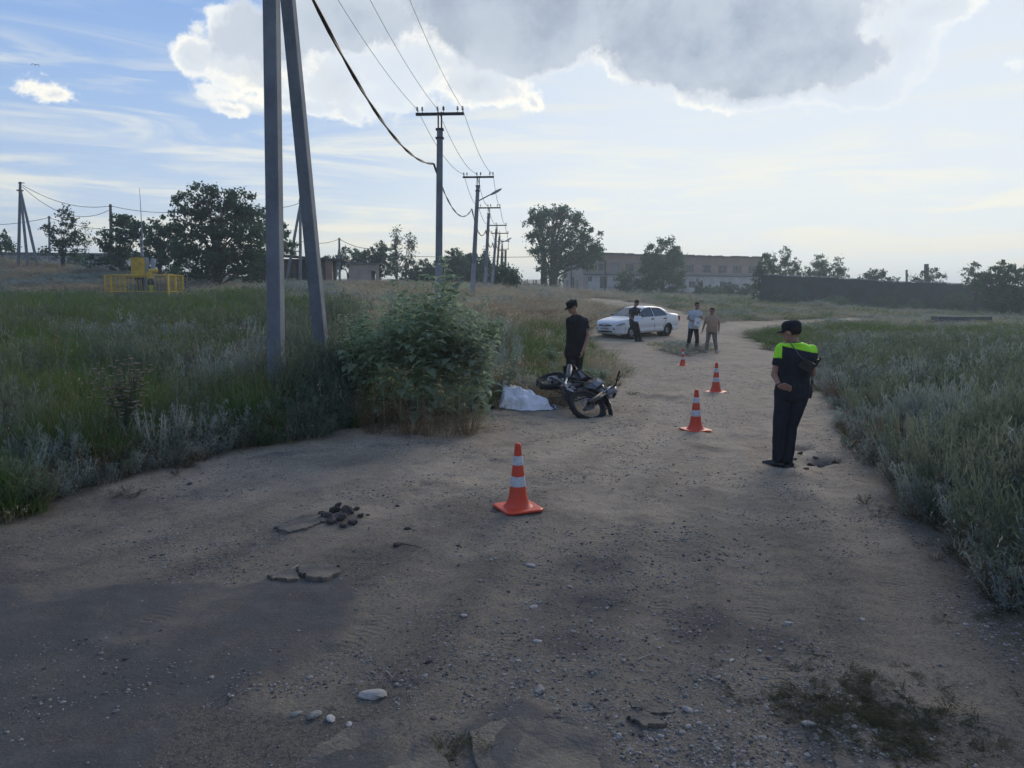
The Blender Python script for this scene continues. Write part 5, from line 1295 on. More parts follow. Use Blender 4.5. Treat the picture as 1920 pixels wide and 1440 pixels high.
big = [(700, 1305, .055, 'w', 'flat pale stone, the largest white one near the bottom of the road'), (1012, 1291, .034, 's', 'rounded grey stone right of the flat pale stone'), (995, 1060, .03, 'w', 'pale stone on the gravel ridge below the nearest cone'), (1000, 1134, .024, 'w', 'small white stone on the gravel ridge left side'), (1068, 1098, .022, 's', 'grey pebble on the gravel ridge'),
       (1477, 1170, .030, 's', 'grey stone right of the gravel ridge, alone'), (1617, 1165, .018, 'w', 'single white pebble near the right road edge'), (1517, 1358, .026, 'w', 'white pebble at the edge of the low dark weeds'), (590, 1348, .032, 's', 'grey stone in the pebbly patch left of the asphalt piece'), (620, 1352, .024, 'w', 'pale stone in the pebbly patch beside the grey stone'),
       (557, 1346, .022, 's', 'small grey stone leftmost in the pebbly patch'), (655, 1358, .020, 'w', 'small pale stone touching the asphalt piece'), (1008, 1205, .022, 'w', 'white pebble in the middle of the road bottom'), (1160, 1382, .02, 's', 'small stone at the edge of the asphalt piece'), (870, 1160, .018, 'w', 'long narrow pale pebble on bare dirt'), (805, 1244, .02, 'c', 'black pebble alone on bare dirt'),
       (355, 908, .035, 'c', 'dark clod near the left weeds'), (765, 990, .028, 'c', 'small dark clod left of the nearest cone foot'), (746, 1022, .036, 'c', 'dark clod with crumbs between cone and asphalt slab'), (745, 945, .02, 'c', 'tiny dark clod above the others'), (1372, 1240, .016, 'w', 'small white pebble by the dry twigs'), (1290, 1330, .028, 's', 'half buried grey stone beside the low weeds')]
bm3 = {'w': [], 's': [], 'c': []}
for i, (px, py, s, k, lb) in enumerate(big):
    me = rock(40 + i, 3, .5 if k != 'c' else .7, .35); me.materials.append({'w': M_wst, 's': M_st, 'c': M_clod}[k]); o = link('stone' if k != 'c' else 'dirt_clod', me, None, tuple(on(px, py, s * .12)), (0, 0, i * 1.3), lb, 'stone' if k != 'c' else 'clod'); o.scale = (s * 1.25, s * .8, s * .8)
ch = [(612, 975, .05), (628, 962, .055), (640, 978, .05), (652, 968, .06), (660, 980, .045), (635, 950, .04), (648, 955, .04), (676, 970, .035), (622, 983, .05), (668, 958, .03), (645, 985, .035), (690, 966, .02), (603, 965, .03)]
mm_ = [rock(80 + i, 2, .65, .5) for i in range(4)]
for me in mm_: me.materials.append(M_clod)
for i, (px, py, s) in enumerate(ch):
    o = link('dirt_clod', mm_[i % 4], None, tuple(on(px, py, s * .3)), (rv.normal() * .4, rv.normal() * .4, i * 2.1), 'dark clod in the little heap of dug up dirt left of the nearest cone', 'clod', 'clods in the heap left of the nearest cone'); o.scale = (s * 1.1, s * .9, s * .9)
ch = [(1520, 862, .05), (1540, 868, .045), (1556, 862, .05), (1500, 845, .04), (1530, 850, .04), (1488, 858, .045), (1512, 875, .035), (1565, 856, .035)]
for i, (px, py, s) in enumerate(ch):
    o = link('dirt_clod', mm_[i % 4], None, tuple(on(px, py, s * .15)), (rv.normal() * .4, rv.normal() * .4, i * 2.1), 'dark clod in the damp hole behind the officer', 'clod', 'clods in the damp hole by the officer'); o.scale = (s * 1.1, s * .9, s * .7)
# pieces of old asphalt with real edges
M_asph = mat('old_asphalt', (.070, .072, .072), .92, col2=(.20, .172, .130), scale=3.2, bump=.9, bscale=45)
def slab(name, P, h, label):
    P = [on(*p) for p in P]; c = sum(P, Vector()) / len(P); rg = random.Random(len(label)); pts = []
    for i in range(len(P)):
        a, b = P[i], P[(i + 1) % len(P)]
        for k in range(8): q = a + (b - a) * (k / 8); pts.append(q - c + Vector((rg.gauss(0, .010), rg.gauss(0, .010), 0)))
    m = MB(); n = len(pts); bot = [Vector((p.x * 1.04, p.y * 1.04, p.z - .03)) for p in pts]; mid = [Vector((p.x, p.y, p.z + h * .8)) for p in pts]; top = [Vector((p.x * .97, p.y * .97, p.z + h)) for p in pts]; i2 = [Vector((p.x * .5, p.y * .5, p.z * .5 + h * 1.05)) for p in pts]
    m.rings([bot, mid, top, i2]); return m.obj(name, M_asph, None, True if False else False, loc=tuple(c), label=label, cat='asphalt piece')
slab('asphalt_slab', [(505, 1080), (545, 1070), (560, 1080), (560, 1090), (510, 1090)], .02, 'small left piece of cracked bluish asphalt slab left of the road middle')
slab('asphalt_slab', [(556, 1068), (600, 1062), (632, 1064), (640, 1078), (612, 1090), (580, 1088), (562, 1080)], .03, 'larger cracked bluish asphalt slab with broken right edge')
slab('asphalt_slab', [(515, 990), (560, 978), (602, 972), (612, 982), (575, 995), (540, 1000)], .018, 'thin dark asphalt piece beside the heap of clods')
slab('asphalt_slab', [(1178, 1348), (1205, 1335), (1240, 1345), (1246, 1360), (1205, 1364)], .022, 'small rounded asphalt piece above the low weeds near the bottom')
slab('asphalt_slab', [(1180, 1322), (1215, 1310), (1255, 1320), (1262, 1332), (1215, 1334)], .008, 'flat buried asphalt piece just behind the small rounded one')
slab('asphalt_slab', [(600, 1400), (660, 1358), (735, 1352), (800, 1382), (850, 1440), (830, 1500), (560, 1500), (560, 1430)], .006, 'large worn asphalt piece at the bottom left of middle')
slab('asphalt_slab', [(880, 1375), (960, 1350), (1060, 1356), (1130, 1385), (1175, 1440), (1170, 1500), (900, 1500)], .007, 'large worn asphalt piece at the bottom middle')
slab('asphalt_slab', [(1560, 1410), (1610, 1385), (1670, 1400), (1705, 1450), (1690, 1500), (1580, 1500)], .008, 'dark asphalt piece half covered by the low weeds at the bottom right')
# dry twigs
for i, (pts, lb) in enumerate((([(1195, 1236), (1222, 1222), (1262, 1238)], 'pale dry forked twig on the gravel'), ([(1210, 1240), (1225, 1246)], 'short pale dry twig below the forked one'), ([(505, 1076), (545, 1070), (560, 1060)], 'dry pale straw lying against the asphalt slab'), ([(724, 1262), (737, 1275)], 'short pale stick near the flat pale stone'), ([(1147, 1378), (1172, 1388)], 'short pale stick at the asphalt edge'), ([(748, 1020), (790, 1032)], 'thin dark twig by the clod left of the cone'))):
    P = [on(a, b, .008) for a, b in pts]; c = P[0].copy(); MB().tube([p - c for p in P], [.004] + [.003] * (len(P) - 1), 5).obj('twig', M_clod if i == 5 else M_wst, None, loc=tuple(c), label=lb, cat='twig')
# ------------------------------------------------------------------ white saloon car
M_white_car = mat('white_car_paint', (.72, .72, .72), .32, coat=.5, spec=.5, var=.05, scale=1.5)
M_glass = mat('car_glass', (.045, .055, .06), .06, spec=.8)
M_blackp = mat('black_plastic', (.015, .015, .017), .5)
M_rubber = mat('rubber', (.016, .016, .017), .8, var=.3, scale=20)
M_silver = mat('silver_steel', (.42, .43, .45), .35, metal=.7)
M_lamp = mat('lamp_lens', (.22, .25, .28), .12, spec=.8, coat=.6)
M_red = mat('red_lens', (.35, .02, .02), .2)
def lerpt(x, T):
    xs = [t[0] for t in T]; ys = [t[1] for t in T]; return float(np.interp(x, xs, ys))
ZT = [(-2.17, .74), (-2.12, .95), (-2.02, 1.02), (-1.55, 1.055), (-1.42, 1.085), (-1.2, 1.225), (-.95, 1.355), (-.6, 1.40), (-.2, 1.42), (.1, 1.405), (.32, 1.36), (.7, 1.155), (1.02, .975), (1.1, .955), (1.5, .915), (1.85, .86), (2.0, .82), (2.1, .765), (2.17, .68), (2.19, .58)]
ZB = [(-2.17, .42), (-2.1, .30), (-1.9, .23), (1.9, .21), (2.1, .23), (2.17, .30), (2.19, .36)]
WW = [(-2.17, .62), (-2.12, .72), (-2.0, .79), (-1.6, .835), (0, .84), (1.3, .84), (1.7, .815), (1.95, .745), (2.08, .65), (2.15, .54), (2.19, .42)]
BELT = [(-2.2, .93), (-1.5, .965), (0, .935), (1.1, .905), (2.0, .75), (2.2, .6)]
def section(x):
    zt, zb, w, be = lerpt(x, ZT), lerpt(x, ZB), lerpt(x, WW), lerpt(x, BELT)
    be = min(be, zt - .035); g = max(0, min(1, (zt - be) / .46)); ye = w * (.93 - .24 * g); H = be - zb
    key = [(0, zb + .01), (w * .80, zb), (w * .955, zb + .06 * H), (w * .985, zb + .2 * H), (w * .975, zb + .36 * H), (w * 1.0, zb + .55 * H), (w * .995, zb + .75 * H), (w * .975, zb + .92 * H), (w * .955, be)]
    key += [(w * .95 + (ye - w * .95) * .5, be + (zt - .07 * g - .015 - be) * .52), (ye, zt - .07 * g - .015), (ye * .93, zt - .028 * g - .008), (ye * .6, zt - .004), (0, zt + .004)]
    return key
sub = [1, 2, 3, 3, 4, 4, 4, 2, 8, 8, 2, 4, 5]
xs_ = list(np.linspace(-2.17, -2.0, 7)) + list(np.arange(-1.97, 1.95, .03)) + list(np.linspace(1.96, 2.19, 12))
Vc = []; per = sum(sub) + 1
for x in xs_:
    k = section(x); 
    for i, n_ in enumerate(sub):
        for j in range(n_): t = j / n_; Vc.append((x, k[i][0] * (1 - t) + k[i + 1][0] * t, k[i][1] * (1 - t) + k[i + 1][1] * t))
    Vc.append((x, k[-1][0], k[-1][1]))
Vc = np.array(Vc); nS = len(xs_)
WX = (1.28, -1.21)
def pin(P, x, y):
    c = False; n_ = len(P)
    for i in range(n_):
        x1, y1 = P[i]; x2, y2 = P[(i + 1) % n_]
        if (y1 > y) != (y2 > y) and x < (x2 - x1) * (y - y1) / (y2 - y1) + x1: c = not c
    return c
WIN_F = [(.86, .955), (.30, 1.325), (-.17, 1.355), (-.19, .955)]; WIN_R = [(-.27, .955), (-.26, 1.355), (-.62, 1.34), (-.80, 1.285), (-1.12, 1.06), (-1.14, .98)]
jg0 = sum(sub[:8]); jg1 = sum(sub[:10])
def region(x, y, z, j):
    if j >= jg0 and j < jg1 and z > lerpt(x, BELT) + .01 and lerpt(x, ZT) - lerpt(x, BELT) > .09:
        if pin(WIN_F, x, z): return 'side_window_front'
        if pin(WIN_R, x, z): return 'side_window_rear'
    ye = section(x)[10][0]
    if j >= jg1 + 2 and .345 < x < 1.0 and y < ye - .03: return 'windscreen'
    if j >= jg1 + 2 and -1.43 < x < -.98 and y < ye - .03: return 'rear_window'
    if j < jg0:
        for w in WX:
            if y > .45 and math.hypot(x - w, z - .30) < .335: return None
        if y > .4 and -.22 < x < .93 and z > .30: return 'front_door'
        if y > .4 and -1.08 < x <= -.22 and z > .30 and math.hypot(x + 1.21, z - .3) > .37: return 'rear_door'
    if x > 1.72 and z < .585 + .02: return 'front_bumper'
    if x < -1.80 and z < .60: return 'rear_bumper'
    if 1.07 < x < 2.02 and j >= jg0 and y < .70: return 'bonnet'
    if x < -1.52 and j >= jg0 and y < .68 and z > .9: return 'boot_lid'
    return 'body'
regs = {}
for i in range(nS - 1):
    for j in range(per - 1):
        ids = (i * per + j, (i + 1) * per + j, (i + 1) * per + j + 1, i * per + j + 1); c = Vc[list(ids)].mean(0)
        for sgn in (1, -1):
            r = region(c[0], c[1], c[2], j)
            if r is None: continue
            key = (r, sgn if ('door' in r or 'side' in r) else 0); regs.setdefault(key, []).append((ids if sgn < 0 else ids[::-1], sgn))
cz_ = .15
cg = onat(1226, 34.0); CA = R_(40)
car = thing('parked_car', (cg.x, cg.y, cg.z - .01), math.pi + CA, 'white four door saloon parked at an angle with its nose toward the left', 'car')
fwd = Vector((math.cos(math.pi + CA), math.sin(math.pi + CA)))
# put the front wheel where the photograph has it
pf_ = at(1183, 33.2); car.location = (pf_.x - fwd.x * WX[0] - math.sin(CA) * .72, pf_.y - fwd.y * WX[0] + math.cos(CA) * .72, 0)
fz_ = float(ground_z(pf_.x, pf_.y)); rr_ = Vector((car.location.x, car.location.y)) + fwd * WX[1] + Vector((math.sin(CA), -math.cos(CA))) * .72; bz_ = float(ground_z(rr_.x, rr_.y))
car.location.z = fz_ + (bz_ - fz_) * WX[0] / (WX[0] - WX[1]) ; car.rotation_euler.y = math.atan2(bz_ - fz_, WX[0] - WX[1])
NM = {'side_window_front': 'side_window', 'side_window_rear': 'side_window', 'front_door': 'door', 'rear_door': 'door', 'front_bumper': 'bumper', 'rear_bumper': 'bumper'}
doors = {}
for (r, sg), fl_ in sorted(regs.items(), key=lambda kv: kv[0][0] + str(kv[0][1])):
    used = {}; vs = []; fs = []
    for ids, s in fl_:
        f = []
        for q in ids:
            if (q, s) not in used:
                used[(q, s)] = len(vs); v = Vc[q]; off = .012 if 'window' in r or 'windscreen' in r else 0
                vs.append((v[0], (v[1] - off * (1 if 'side' in r else 0)) * s, v[2] - (off if 'side' not in r else 0)))
            f.append(used[(q, s)])
        fs.append(tuple(f))
    m = MB(); m.add(vs, fs); gl = 'window' in r or r == 'windscreen'
    lab = {'front_door': 'front door', 'rear_door': 'rear door', 'front_bumper': 'front bumper', 'rear_bumper': 'rear bumper'}.get(r)
    o = m.obj(NM.get(r, r), M_glass if gl else M_white_car, car, True)
    if lab: o['label'] = 'white ' + lab
    doors[(r, sg)] = o
# caps
for ix, nm in ((nS - 1, 'nose'), (0, 'tail')):
    P = [tuple(Vc[ix * per + j]) for j in range(per)]; P2 = [(p[0], -p[1], p[2]) for p in P[::-1]]; m = MB(); ring = P + P2[1:-1]
    if ix: ring = ring[::-1]
    m.add(ring, [tuple(range(len(ring)))]); m.obj(nm, M_white_car, car)
m = MB(); m.box((0, 0, .36), (3.9, 1.3, .2)); m.box((.0, 0, .75), (1.9, 1.2, .25)); m.obj('floor_pan', M_blackp, car)
m = MB()
for sx, sy in ((.15, .36), (.15, -.36), (-.75, 0)):
    m.box((sx, sy, .75), (.5, .5 if sy else 1.2, .3)); m.box((sx - .28, sy, 1.0), (.14, .48 if sy else 1.2, .5)); 
    if sy: m.box((sx - .28, sy, 1.3), (.1, .22, .14))
m.obj('seats', M_blackp, car)
for sy in (1, -1):
    for w in WX:
        m = MB(); m.cyl((w, sy * .40, .30), (w, sy * .66, .30), .34, n=24); m.obj('wheel_arch', M_blackp, car)
        wh = link('wheel', None, car, (w, sy * .74, .29), (0, 0, 0 if w < 0 or sy < 0 else R_(-6)))
        pr = [(.082 * math.cos(a) * .95, .088 * math.sin(a)) for a in [2 * math.pi * k / 12 for k in range(12)]]
        pr = [(max(-.07, min(.075, p[0] * 1.2)), p[1]) for p in pr]
        MB().torus((0, 0, 0), .215, .08, (0, 1, 0), 30, 12, pr).obj('tyre', M_rubber, wh, True)
        m = MB(); ax = (0, sy, 0); m.lathe([(.165, -.06), (.175, .03), (.168, .035), (.155, .015), (.12, -.005), (.095, .02), (.06, .03), (.055, .0), (.01, .0)], n=28, axis=ax); m.obj('rim', M_silver, wh, True)
        m = MB()
        for k in range(10): a = 2 * math.pi * k / 10; m.cyl((.128 * math.cos(a), sy * .0, .128 * math.sin(a)), (.128 * math.cos(a), sy * .014, .128 * math.sin(a)), .017, n=8)
        m.lathe([(.045, .0), (.045, .034), (.01, .036)], n=14, axis=ax); m.obj('hub', M_blackp, wh)
# seams and details on both sides
def side_pt(x, z, sy):
    k = section(x); ys = [p[0] for p in k[1:11]]; zs = [p[1] for p in k[1:11]]; return Vector((x, sy * (float(np.interp(z, zs, ys)) + .002), z))
for sy in (1, -1):
    m = MB()
    for L in ([(.93, .32), (.95, .5), (.95, .7), (.93, .90)], [(-.22, .31), (-.22, .6), (-.22, .94)], [(-.84, .36), (-.86, .5), (-.97, .64), (-1.06, .78), (-1.09, .95)], [(-.8, .30), (0, .295), (.93, .30)], [(1.05, .90), (1.3, .865), (1.6, .82)], [(1.72, .6), (1.74, .45), (1.76, .3)]):
        m.tube([side_pt(a, b, sy) for a, b in L], .007, 5)
    m.obj('seam', M_blackp, car)
    m = MB(); m.tube([side_pt(a, .505, sy) for a in (-1.9, -1.6)], .006, 4); m.obj('moulding', M_blackp, car)
    for xh, key in ((-.08, 'front_door'), (-.95, 'rear_door')):
        p = side_pt(xh, .84, sy); MB().box(tuple(p + Vector((0, sy * .015, 0))), (.17, .035, .045)).obj('handle', M_blackp, doors[(key, sy)] if (key, sy) in doors else car)
    p = side_pt(.72, .97, sy); m = MB(); m.ell(p + Vector((0, sy * .10, .03)), (.07, .11, .075), 12, 8); m.box(tuple(p + Vector((0, sy * .02, 0))), (.05, .08, .04)); m.obj('mirror', M_blackp, car, True)
    # window surround, dark
    for P in (WIN_F, WIN_R):
        m = MB(); Q = [side_pt(a, b, sy) + Vector((0, sy * .001, 0)) for a, b in P]; m.tube(Q + [Q[0]], .011, 5); m.obj('window_trim', M_blackp, car)
    # head lamp: wraps round the corner
    m = MB(); a = [(1.72, .70), (1.83, .735), (1.95, .725), (2.05, .67), (2.10, .635)]; b = [(1.76, .655), (1.86, .625), (1.97, .605), (2.07, .60), (2.12, .60)]
    top_ = [side_pt(x, min(z, section(x)[9][1]), sy) + Vector((.008, sy * .008, 0)) for x, z in a]; bo_ = [side_pt(x, z, sy) + Vector((.008, sy * .008, 0)) for x, z in b]
    m.add([tuple(p) for p in top_ + bo_], [((i, i + 1, i + 6, i + 5) if sy < 0 else (i + 5, i + 6, i + 1, i)) for i in range(4)]); m.obj('headlight', M_lamp, car, True)
    m = MB(); m.box((-2.06, sy * .68, .80), (.16, .20, .22)); m.obj('tail_light', M_red, car)
    # wheel opening lip
    for w in WX:
        m = MB(); m.tube([side_pt(w + .34 * math.cos(t_), .30 + .34 * math.sin(t_), sy) for t_ in np.linspace(-.15, math.pi + .15, 18)], .014, 5); m.obj('arch_lip', M_white_car, car, True)
# nose details follow the curved front
def nose_x(y, z):
    y = abs(y); best = 2.19
    for x in np.arange(2.19, 1.7, -.01):
        k = section(x); zs = [p[1] for p in k[1:11]]
        if z <= lerpt(x, ZT) and z >= lerpt(x, ZB):
            yy = float(np.interp(z, zs, [p[0] for p in k[1:11]])) if z <= k[10][1] else k[10][0] * max(0, 1 - (z - k[10][1]) / .03)
            if yy >= y: return x
    return 1.9
def patch(name, y0, y1, z0, z1, m_, off=.012, n=8, taper=0.0, par=None):
    m = MB(); V = []; 
    for k in range(n + 1):
        y = y0 + (y1 - y0) * k / n; e = taper * abs(2 * k / n - 1)
        for z in (z0 + e * .5, z1 - e): V.append((nose_x(y, z) + off, y, z))
    for k in range(n + 1): V.append((V[2 * k][0] - .03, V[2 * k][1], V[2 * k][2])); V.append((V[2 * k + 1][0] - .03, V[2 * k + 1][1], V[2 * k + 1][2]))
    F = []; o2 = 2 * (n + 1)
    for k in range(n): a = 2 * k; F += [(a, a + 2, a + 3, a + 1), (a + 1, a + 3, a + 3 + o2, a + 1 + o2), (a + 2, a, a + o2, a + 2 + o2)]
    F += [(1, 0 , o2, o2 + 1), (2 * n, 2 * n + 1, 2 * n + 1 + o2, 2 * n + o2)]
    m.add(V, F); return m.obj(name, m_, par or car, True if False else False)
gr_ = patch('grille', -.38, .38, .575, .715, M_blackp, .014, taper=.04)
for k in range(3): patch('grille_bar', -.30, .30, .598 + k * .026, .604 + k * .026, M_silver, .018, par=gr_)
m = MB(); m.M = Matrix.Translation((nose_x(0, .63) + .03, 0, .632)) @ Matrix.Rotation(math.pi / 2, 4, 'Y'); m.lathe([(.045, 0), (.045, .012), (.03, .018), (.005, .018)], n=18); e_ = m.obj('emblem', M_silver, car, True)
patch('air_intake', -.42, .42, .315, .395, M_blackp, .012, taper=.02)
M_plate = mat('number_plate_white', (.62, .62, .60), .5)
pl = patch('number_plate', -.26, .26, .435, .545, M_plate, .02, n=4)
for k, y in enumerate((.20, .145, .095, .045, -.005, -.06, -.155, -.205)):
    patch('plate_mark', y - .014, y + .014, .462, .52, M_blackp, .0225, n=1, par=pl)
for sy in (1, -1): patch('fog_lamp', sy * .50 - .03, sy * .50 + .03, .44, .50, M_blackp, .01, n=2)
m = MB(); m.tube([(1.04, .5, .985), (.98, .1, 1.0), (1.0, -.2, 1.0)], .008, 4); m.obj('wiper', M_blackp, car)

# ------------------------------------------------------------------ fallen motorcycle
M_bkp = mat('glossy_black_plastic', (.018, .018, .020), .25, spec=.6, coat=.3)
M_wp = mat('white_fairing_plastic', (.17, .17, .19), .3, coat=.3, var=.2, scale=8)
M_alu = mat('dull_aluminium', (.13, .13, .14), .45, metal=.6, var=.3, scale=10)
M_frm = mat('frame_paint', (.03, .03, .033), .45)
M_seat = mat('seat_vinyl', (.012, .012, .013), .6)
P1 = Vector((xat(1101, 12.75, .16), 12.75, .16)); P2 = Vector((xat(1038, 13.98, .47), 13.98, .47))
f_ = (P1 - P2).normalized(); u_ = Vector((.92, .28, .25)); u_ = (u_ - f_ * u_.dot(f_)).normalized(); l_ = u_.cross(f_)
MM = Matrix((( f_.x, l_.x, u_.x, 0), (f_.y, l_.y, u_.y, 0), (f_.z, l_.z, u_.z, 0), (0, 0, 0, 1)))
FA = Vector((.68, 0, .34)); RA = Vector((-.67, 0, .315))
org = P1 - (MM.to_3x3() @ FA)
bike = link('motorcycle', None, None, tuple(org), None, 'black and white dirt motorcycle lying on its side at the weedy road edge', 'motorcycle')
bike.rotation_euler = MM.to_3x3().to_euler()
def wheel(par, c, R, w, n=36):
    wh = link('wheel', None, par, tuple(c)); t = .045 if R > .33 else .055
    pr = [(t * math.cos(2 * math.pi * k / 12), w * math.sin(2 * math.pi * k / 12)) for k in range(12)]
    m = MB(); m.torus((0, 0, 0), R - t, t, (0, 1, 0), 48, 12, pr)
    for k in range(n):
        a = 2 * math.pi * k / n; d = Vector((math.cos(a), 0, math.sin(a)))
        for yy in (-w * .55, w * .55) if k % 2 else (0,):
            m.box(tuple(d * (R - .001) + Vector((0, yy, 0))), (.016, w * .55, .022), Matrix.Rotation(-a, 3, 'Y'))
    m.obj('tyre', M_rubber, wh, True if False else False)
    MB().torus((0, 0, 0), R - t * 2 - .002, .012, (0, 1, 0), 40, 6, [(.012, -.02), (.012, .02), (-.004, .022), (-.012, 0), (-.004, -.022)]).obj('rim', mat('dark_rim', (.05, .05, .055), .35, metal=.6), wh, True)
    MB().lathe([(.03, -.055), (.045, -.045), (.03, -.02), (.03, .02), (.045, .045), (.03, .055)], n=16, axis=(0, 1, 0)).obj('hub', M_alu, wh, True)
    m = MB()
    for k in range(32):
        a = 2 * math.pi * k / 32; s = 1 if k % 2 else -1; b_ = a + (.5 if (k // 2) % 2 else -.5)
        m.cyl((.036 * math.cos(b_), s * .04, .036 * math.sin(b_)), ((R - t * 2) * math.cos(a), 0, (R - t * 2) * math.sin(a)), .0018, n=4)
    m.obj('spokes', M_silver, wh)
    return wh
rw = wheel(bike, RA, .315, .052)
MB().torus((0, -.06, 0), .085, .01, (0, 1, 0), 24, 4, [(.02, -.002), (.02, .002), (-.02, .002), (-.02, -.002)]).obj('brake_disc', M_alu, rw)
MB().torus((0, .06, 0), .10, .01, (0, 1, 0), 24, 4, [(.012, -.003), (.012, .003), (-.02, .003), (-.02, -.003)]).obj('sprocket', M_alu, rw)
# steering group turned about the head
HD = Vector((.40, 0, .90)); ax = (HD - Vector((.70, 0, .30))).normalized()
stg = link('front_fork', None, bike, tuple(HD)); 
TURN = R_(36)
q0 = Quaternion(ax, TURN); stg.rotation_mode = 'QUATERNION'; stg.rotation_quaternion = q0
rel_ = lambda v: Vector(v) - HD
fw = wheel(stg, rel_(FA), .345, .045)
MB().torus((0, -.062, 0), .115, .01, (0, 1, 0), 28, 4, [(.014, -.002), (.014, .002), (-.014, .002), (-.014, -.002)]).obj('brake_disc', M_alu, fw)
for sy in (1, -1):
    a0 = rel_(FA) + Vector((0, sy * .095, 0)); a1 = a0 + ax * .42; a2 = a0 + ax * .68
    m = MB(); m.tube([a0 - ax * .03, a0 + ax * .02, a1], [.03, .033, .031], 12); m.cyl(a0 + Vector((0, -sy * .05, 0)), a0 + Vector((0, sy * .03, 0)), .022); m.obj('fork_leg', M_blackp, stg, True)
    MB().tube([a1, a2], .0235, 12).obj('fork_tube', M_silver, stg, True)
    m = MB(); m.tube([a0 + ax * .05 + Vector((.035, sy * .0, .01)), a1 + Vector((.035, 0, .01))], [.026, .034], 8); m.obj('fork_guard', M_bkp, stg, True)
m = MB(); m.box(tuple(rel_(HD) - ax * .13), (.08, .26, .035)); m.box((0, 0, .02), (.08, .25, .03)); m.cyl(-ax * .15, ax * .03, .028); m.obj('triple_clamp', M_alu, stg)
# handlebar
hb = [(-.10, .40, .10), (-.07, .30, .11), (-.01, .16, .10), (.0, .06, .05), (.0, -.06, .05), (-.01, -.16, .10), (-.07, -.30, .11), (-.10, -.40, .10)]
MB().tube(hb, .012, 8).obj('handlebar', M_blackp, stg, True)
MB().cyl((-.02, .15, .11), (-.02, -.15, .11), .02).obj('bar_pad', M_bkp, stg, True)
for sy in (1, -1):
    MB().tube([(-.075, sy * .29, .11), (-.105, sy * .415, .10)], .018, 10).obj('grip', M_rubber, stg, True)
    m = MB(); m.tube([(-.05, sy * .25, .11), (.0, sy * .28, .10), (-.02, sy * .40, .085)], [.012, .008, .006], 6); m.box((-.05, sy * .24, .11), (.04, .04, .04)); m.obj('lever', M_blackp, stg)
# front mask with lamp
m = MB(); rings = []
for z_, w_, x_ in ((.16, .075, .07), (.10, .10, .095), (.02, .12, .12), (-.07, .11, .135), (-.15, .075, .12), (-.20, .04, .09)):
    rings.append([Vector((x_ - .035 * (1 - math.cos(t)) * 2 * (abs(math.sin(t))) - (0 if math.cos(t) > 0 else .03), w_ * math.sin(t), z_)) for t in np.linspace(0, 2 * math.pi, 13)[:-1]])
m.rings(rings); m.obj('headlight_mask', M_wp, stg, True)
m = MB(); m.lathe([(.06, 0), (.055, .02), (.03, .032), (.005, .036)], (.125, 0, -.02), 16, axis=(1, 0, -.1)); m.obj('headlight', M_lamp, stg, True)
m = MB(); m.box((.115, .0, .09), (.03, .12, .03)); m.box((.115, .05, -.12), (.03, .03, .08)); m.box((.115, -.05, -.12), (.03, .03, .08)); m.obj('mask_stripe', M_bkp, stg)
# front fender
def fender(par, path, w0, w1, m_, name='fender', th=.02):
    rings = []
    for i, p in enumerate(path):
        t = i / (len(path) - 1); w = w0 + (w1 - w0) * t; p = Vector(p); nx = path[min(i + 1, len(path) - 1)]; pv = path[max(i - 1, 0)]
        d = (Vector(nx) - Vector(pv)).normalized(); up = Vector((-d.z, 0, d.x)); up = up if up.z > 0 else -up
        rings.append([p + Vector((0, y, 0)) + up * h for y, h in ((w, -th * 1.6), (w * .8, .0), (0, th * .6), (-w * .8, .0), (-w, -th * 1.6), (-w * .8, -th * .5), (0, -.002), (w * .8, -th * .5))])
    mm = MB(); mm.rings(rings); return mm.obj(name, m_, par, True)
fender(stg, [tuple(rel_(v)) for v in ((.42, 0, .74), (.58, 0, .785), (.75, 0, .79), (.90, 0, .75), (1.02, 0, .68))], .085, .05, M_bkp, 'front_fender')
fender(stg, [tuple(rel_(v) + Vector((0, 0, .006))) for v in ((.62, 0, .788), (.75, 0, .793), (.90, 0, .753), (1.02, 0, .683))], .03, .018, M_wp, 'fender_stripe', .008)
# frame
m = MB()
for sy in (1, -1):
    m.tube([(.38, sy * .02, .84), (.10, sy * .11, .66), (-.18, sy * .12, .50), (-.20, sy * .11, .30)], .019, 8)
    m.tube([(.38, sy * .02, .76), (.27, sy * .05, .50), (.20, sy * .09, .24), (-.18, sy * .11, .23)], .017, 8)
    m.tube([(-.16, sy * .11, .60), (-.48, sy * .10, .76), (-.66, sy * .08, .82)], .012, 6); m.tube([(-.19, sy * .11, .40), (-.48, sy * .10, .74)], .012, 6)
m.cyl((.425, 0, .95), (.385, 0, .72), .033); m.obj('frame', M_frm, bike, True)
# engine
m = MB(); m.ell((-.02, 0, .34), (.19, .13, .13), 16, 10); m.box((-.02, 0, .34), (.30, .20, .17)); m.cyl((-.06, -.15, .33), (-.06, .15, .33), .095, n=20); m.cyl((.08, -.13, .31), (.08, .13, .31), .075, n=18); m.obj('crankcase', M_alu, bike, True if False else False)
m = MB()
for k in range(8): m.box((.12 + k * .008, 0, .46 + k * .021), (.155, .145, .010), Matrix.Rotation(R_(20), 3, 'Y'))
m.box((.145, 0, .535), (.10, .10, .20), Matrix.Rotation(R_(20), 3, 'Y')); m.box((.19, 0, .65), (.12, .12, .06), Matrix.Rotation(R_(20), 3, 'Y')); m.obj('cylinder', M_alu, bike)
m = MB(); m.tube([(.20, -.03, .57), (.30, -.06, .50), (.28, -.11, .32), (.10, -.14, .26), (-.14, -.145, .34), (-.30, -.15, .46)], .019, 10); m.obj('exhaust_pipe', M_silver, bike, True)
m = MB(); m.tube([(-.30, -.15, .47), (-.36, -.155, .52), (-.60, -.165, .66), (-.72, -.17, .72)], [.03, .05, .055, .042], 14); m.obj('muffler', M_alu, bike, True)
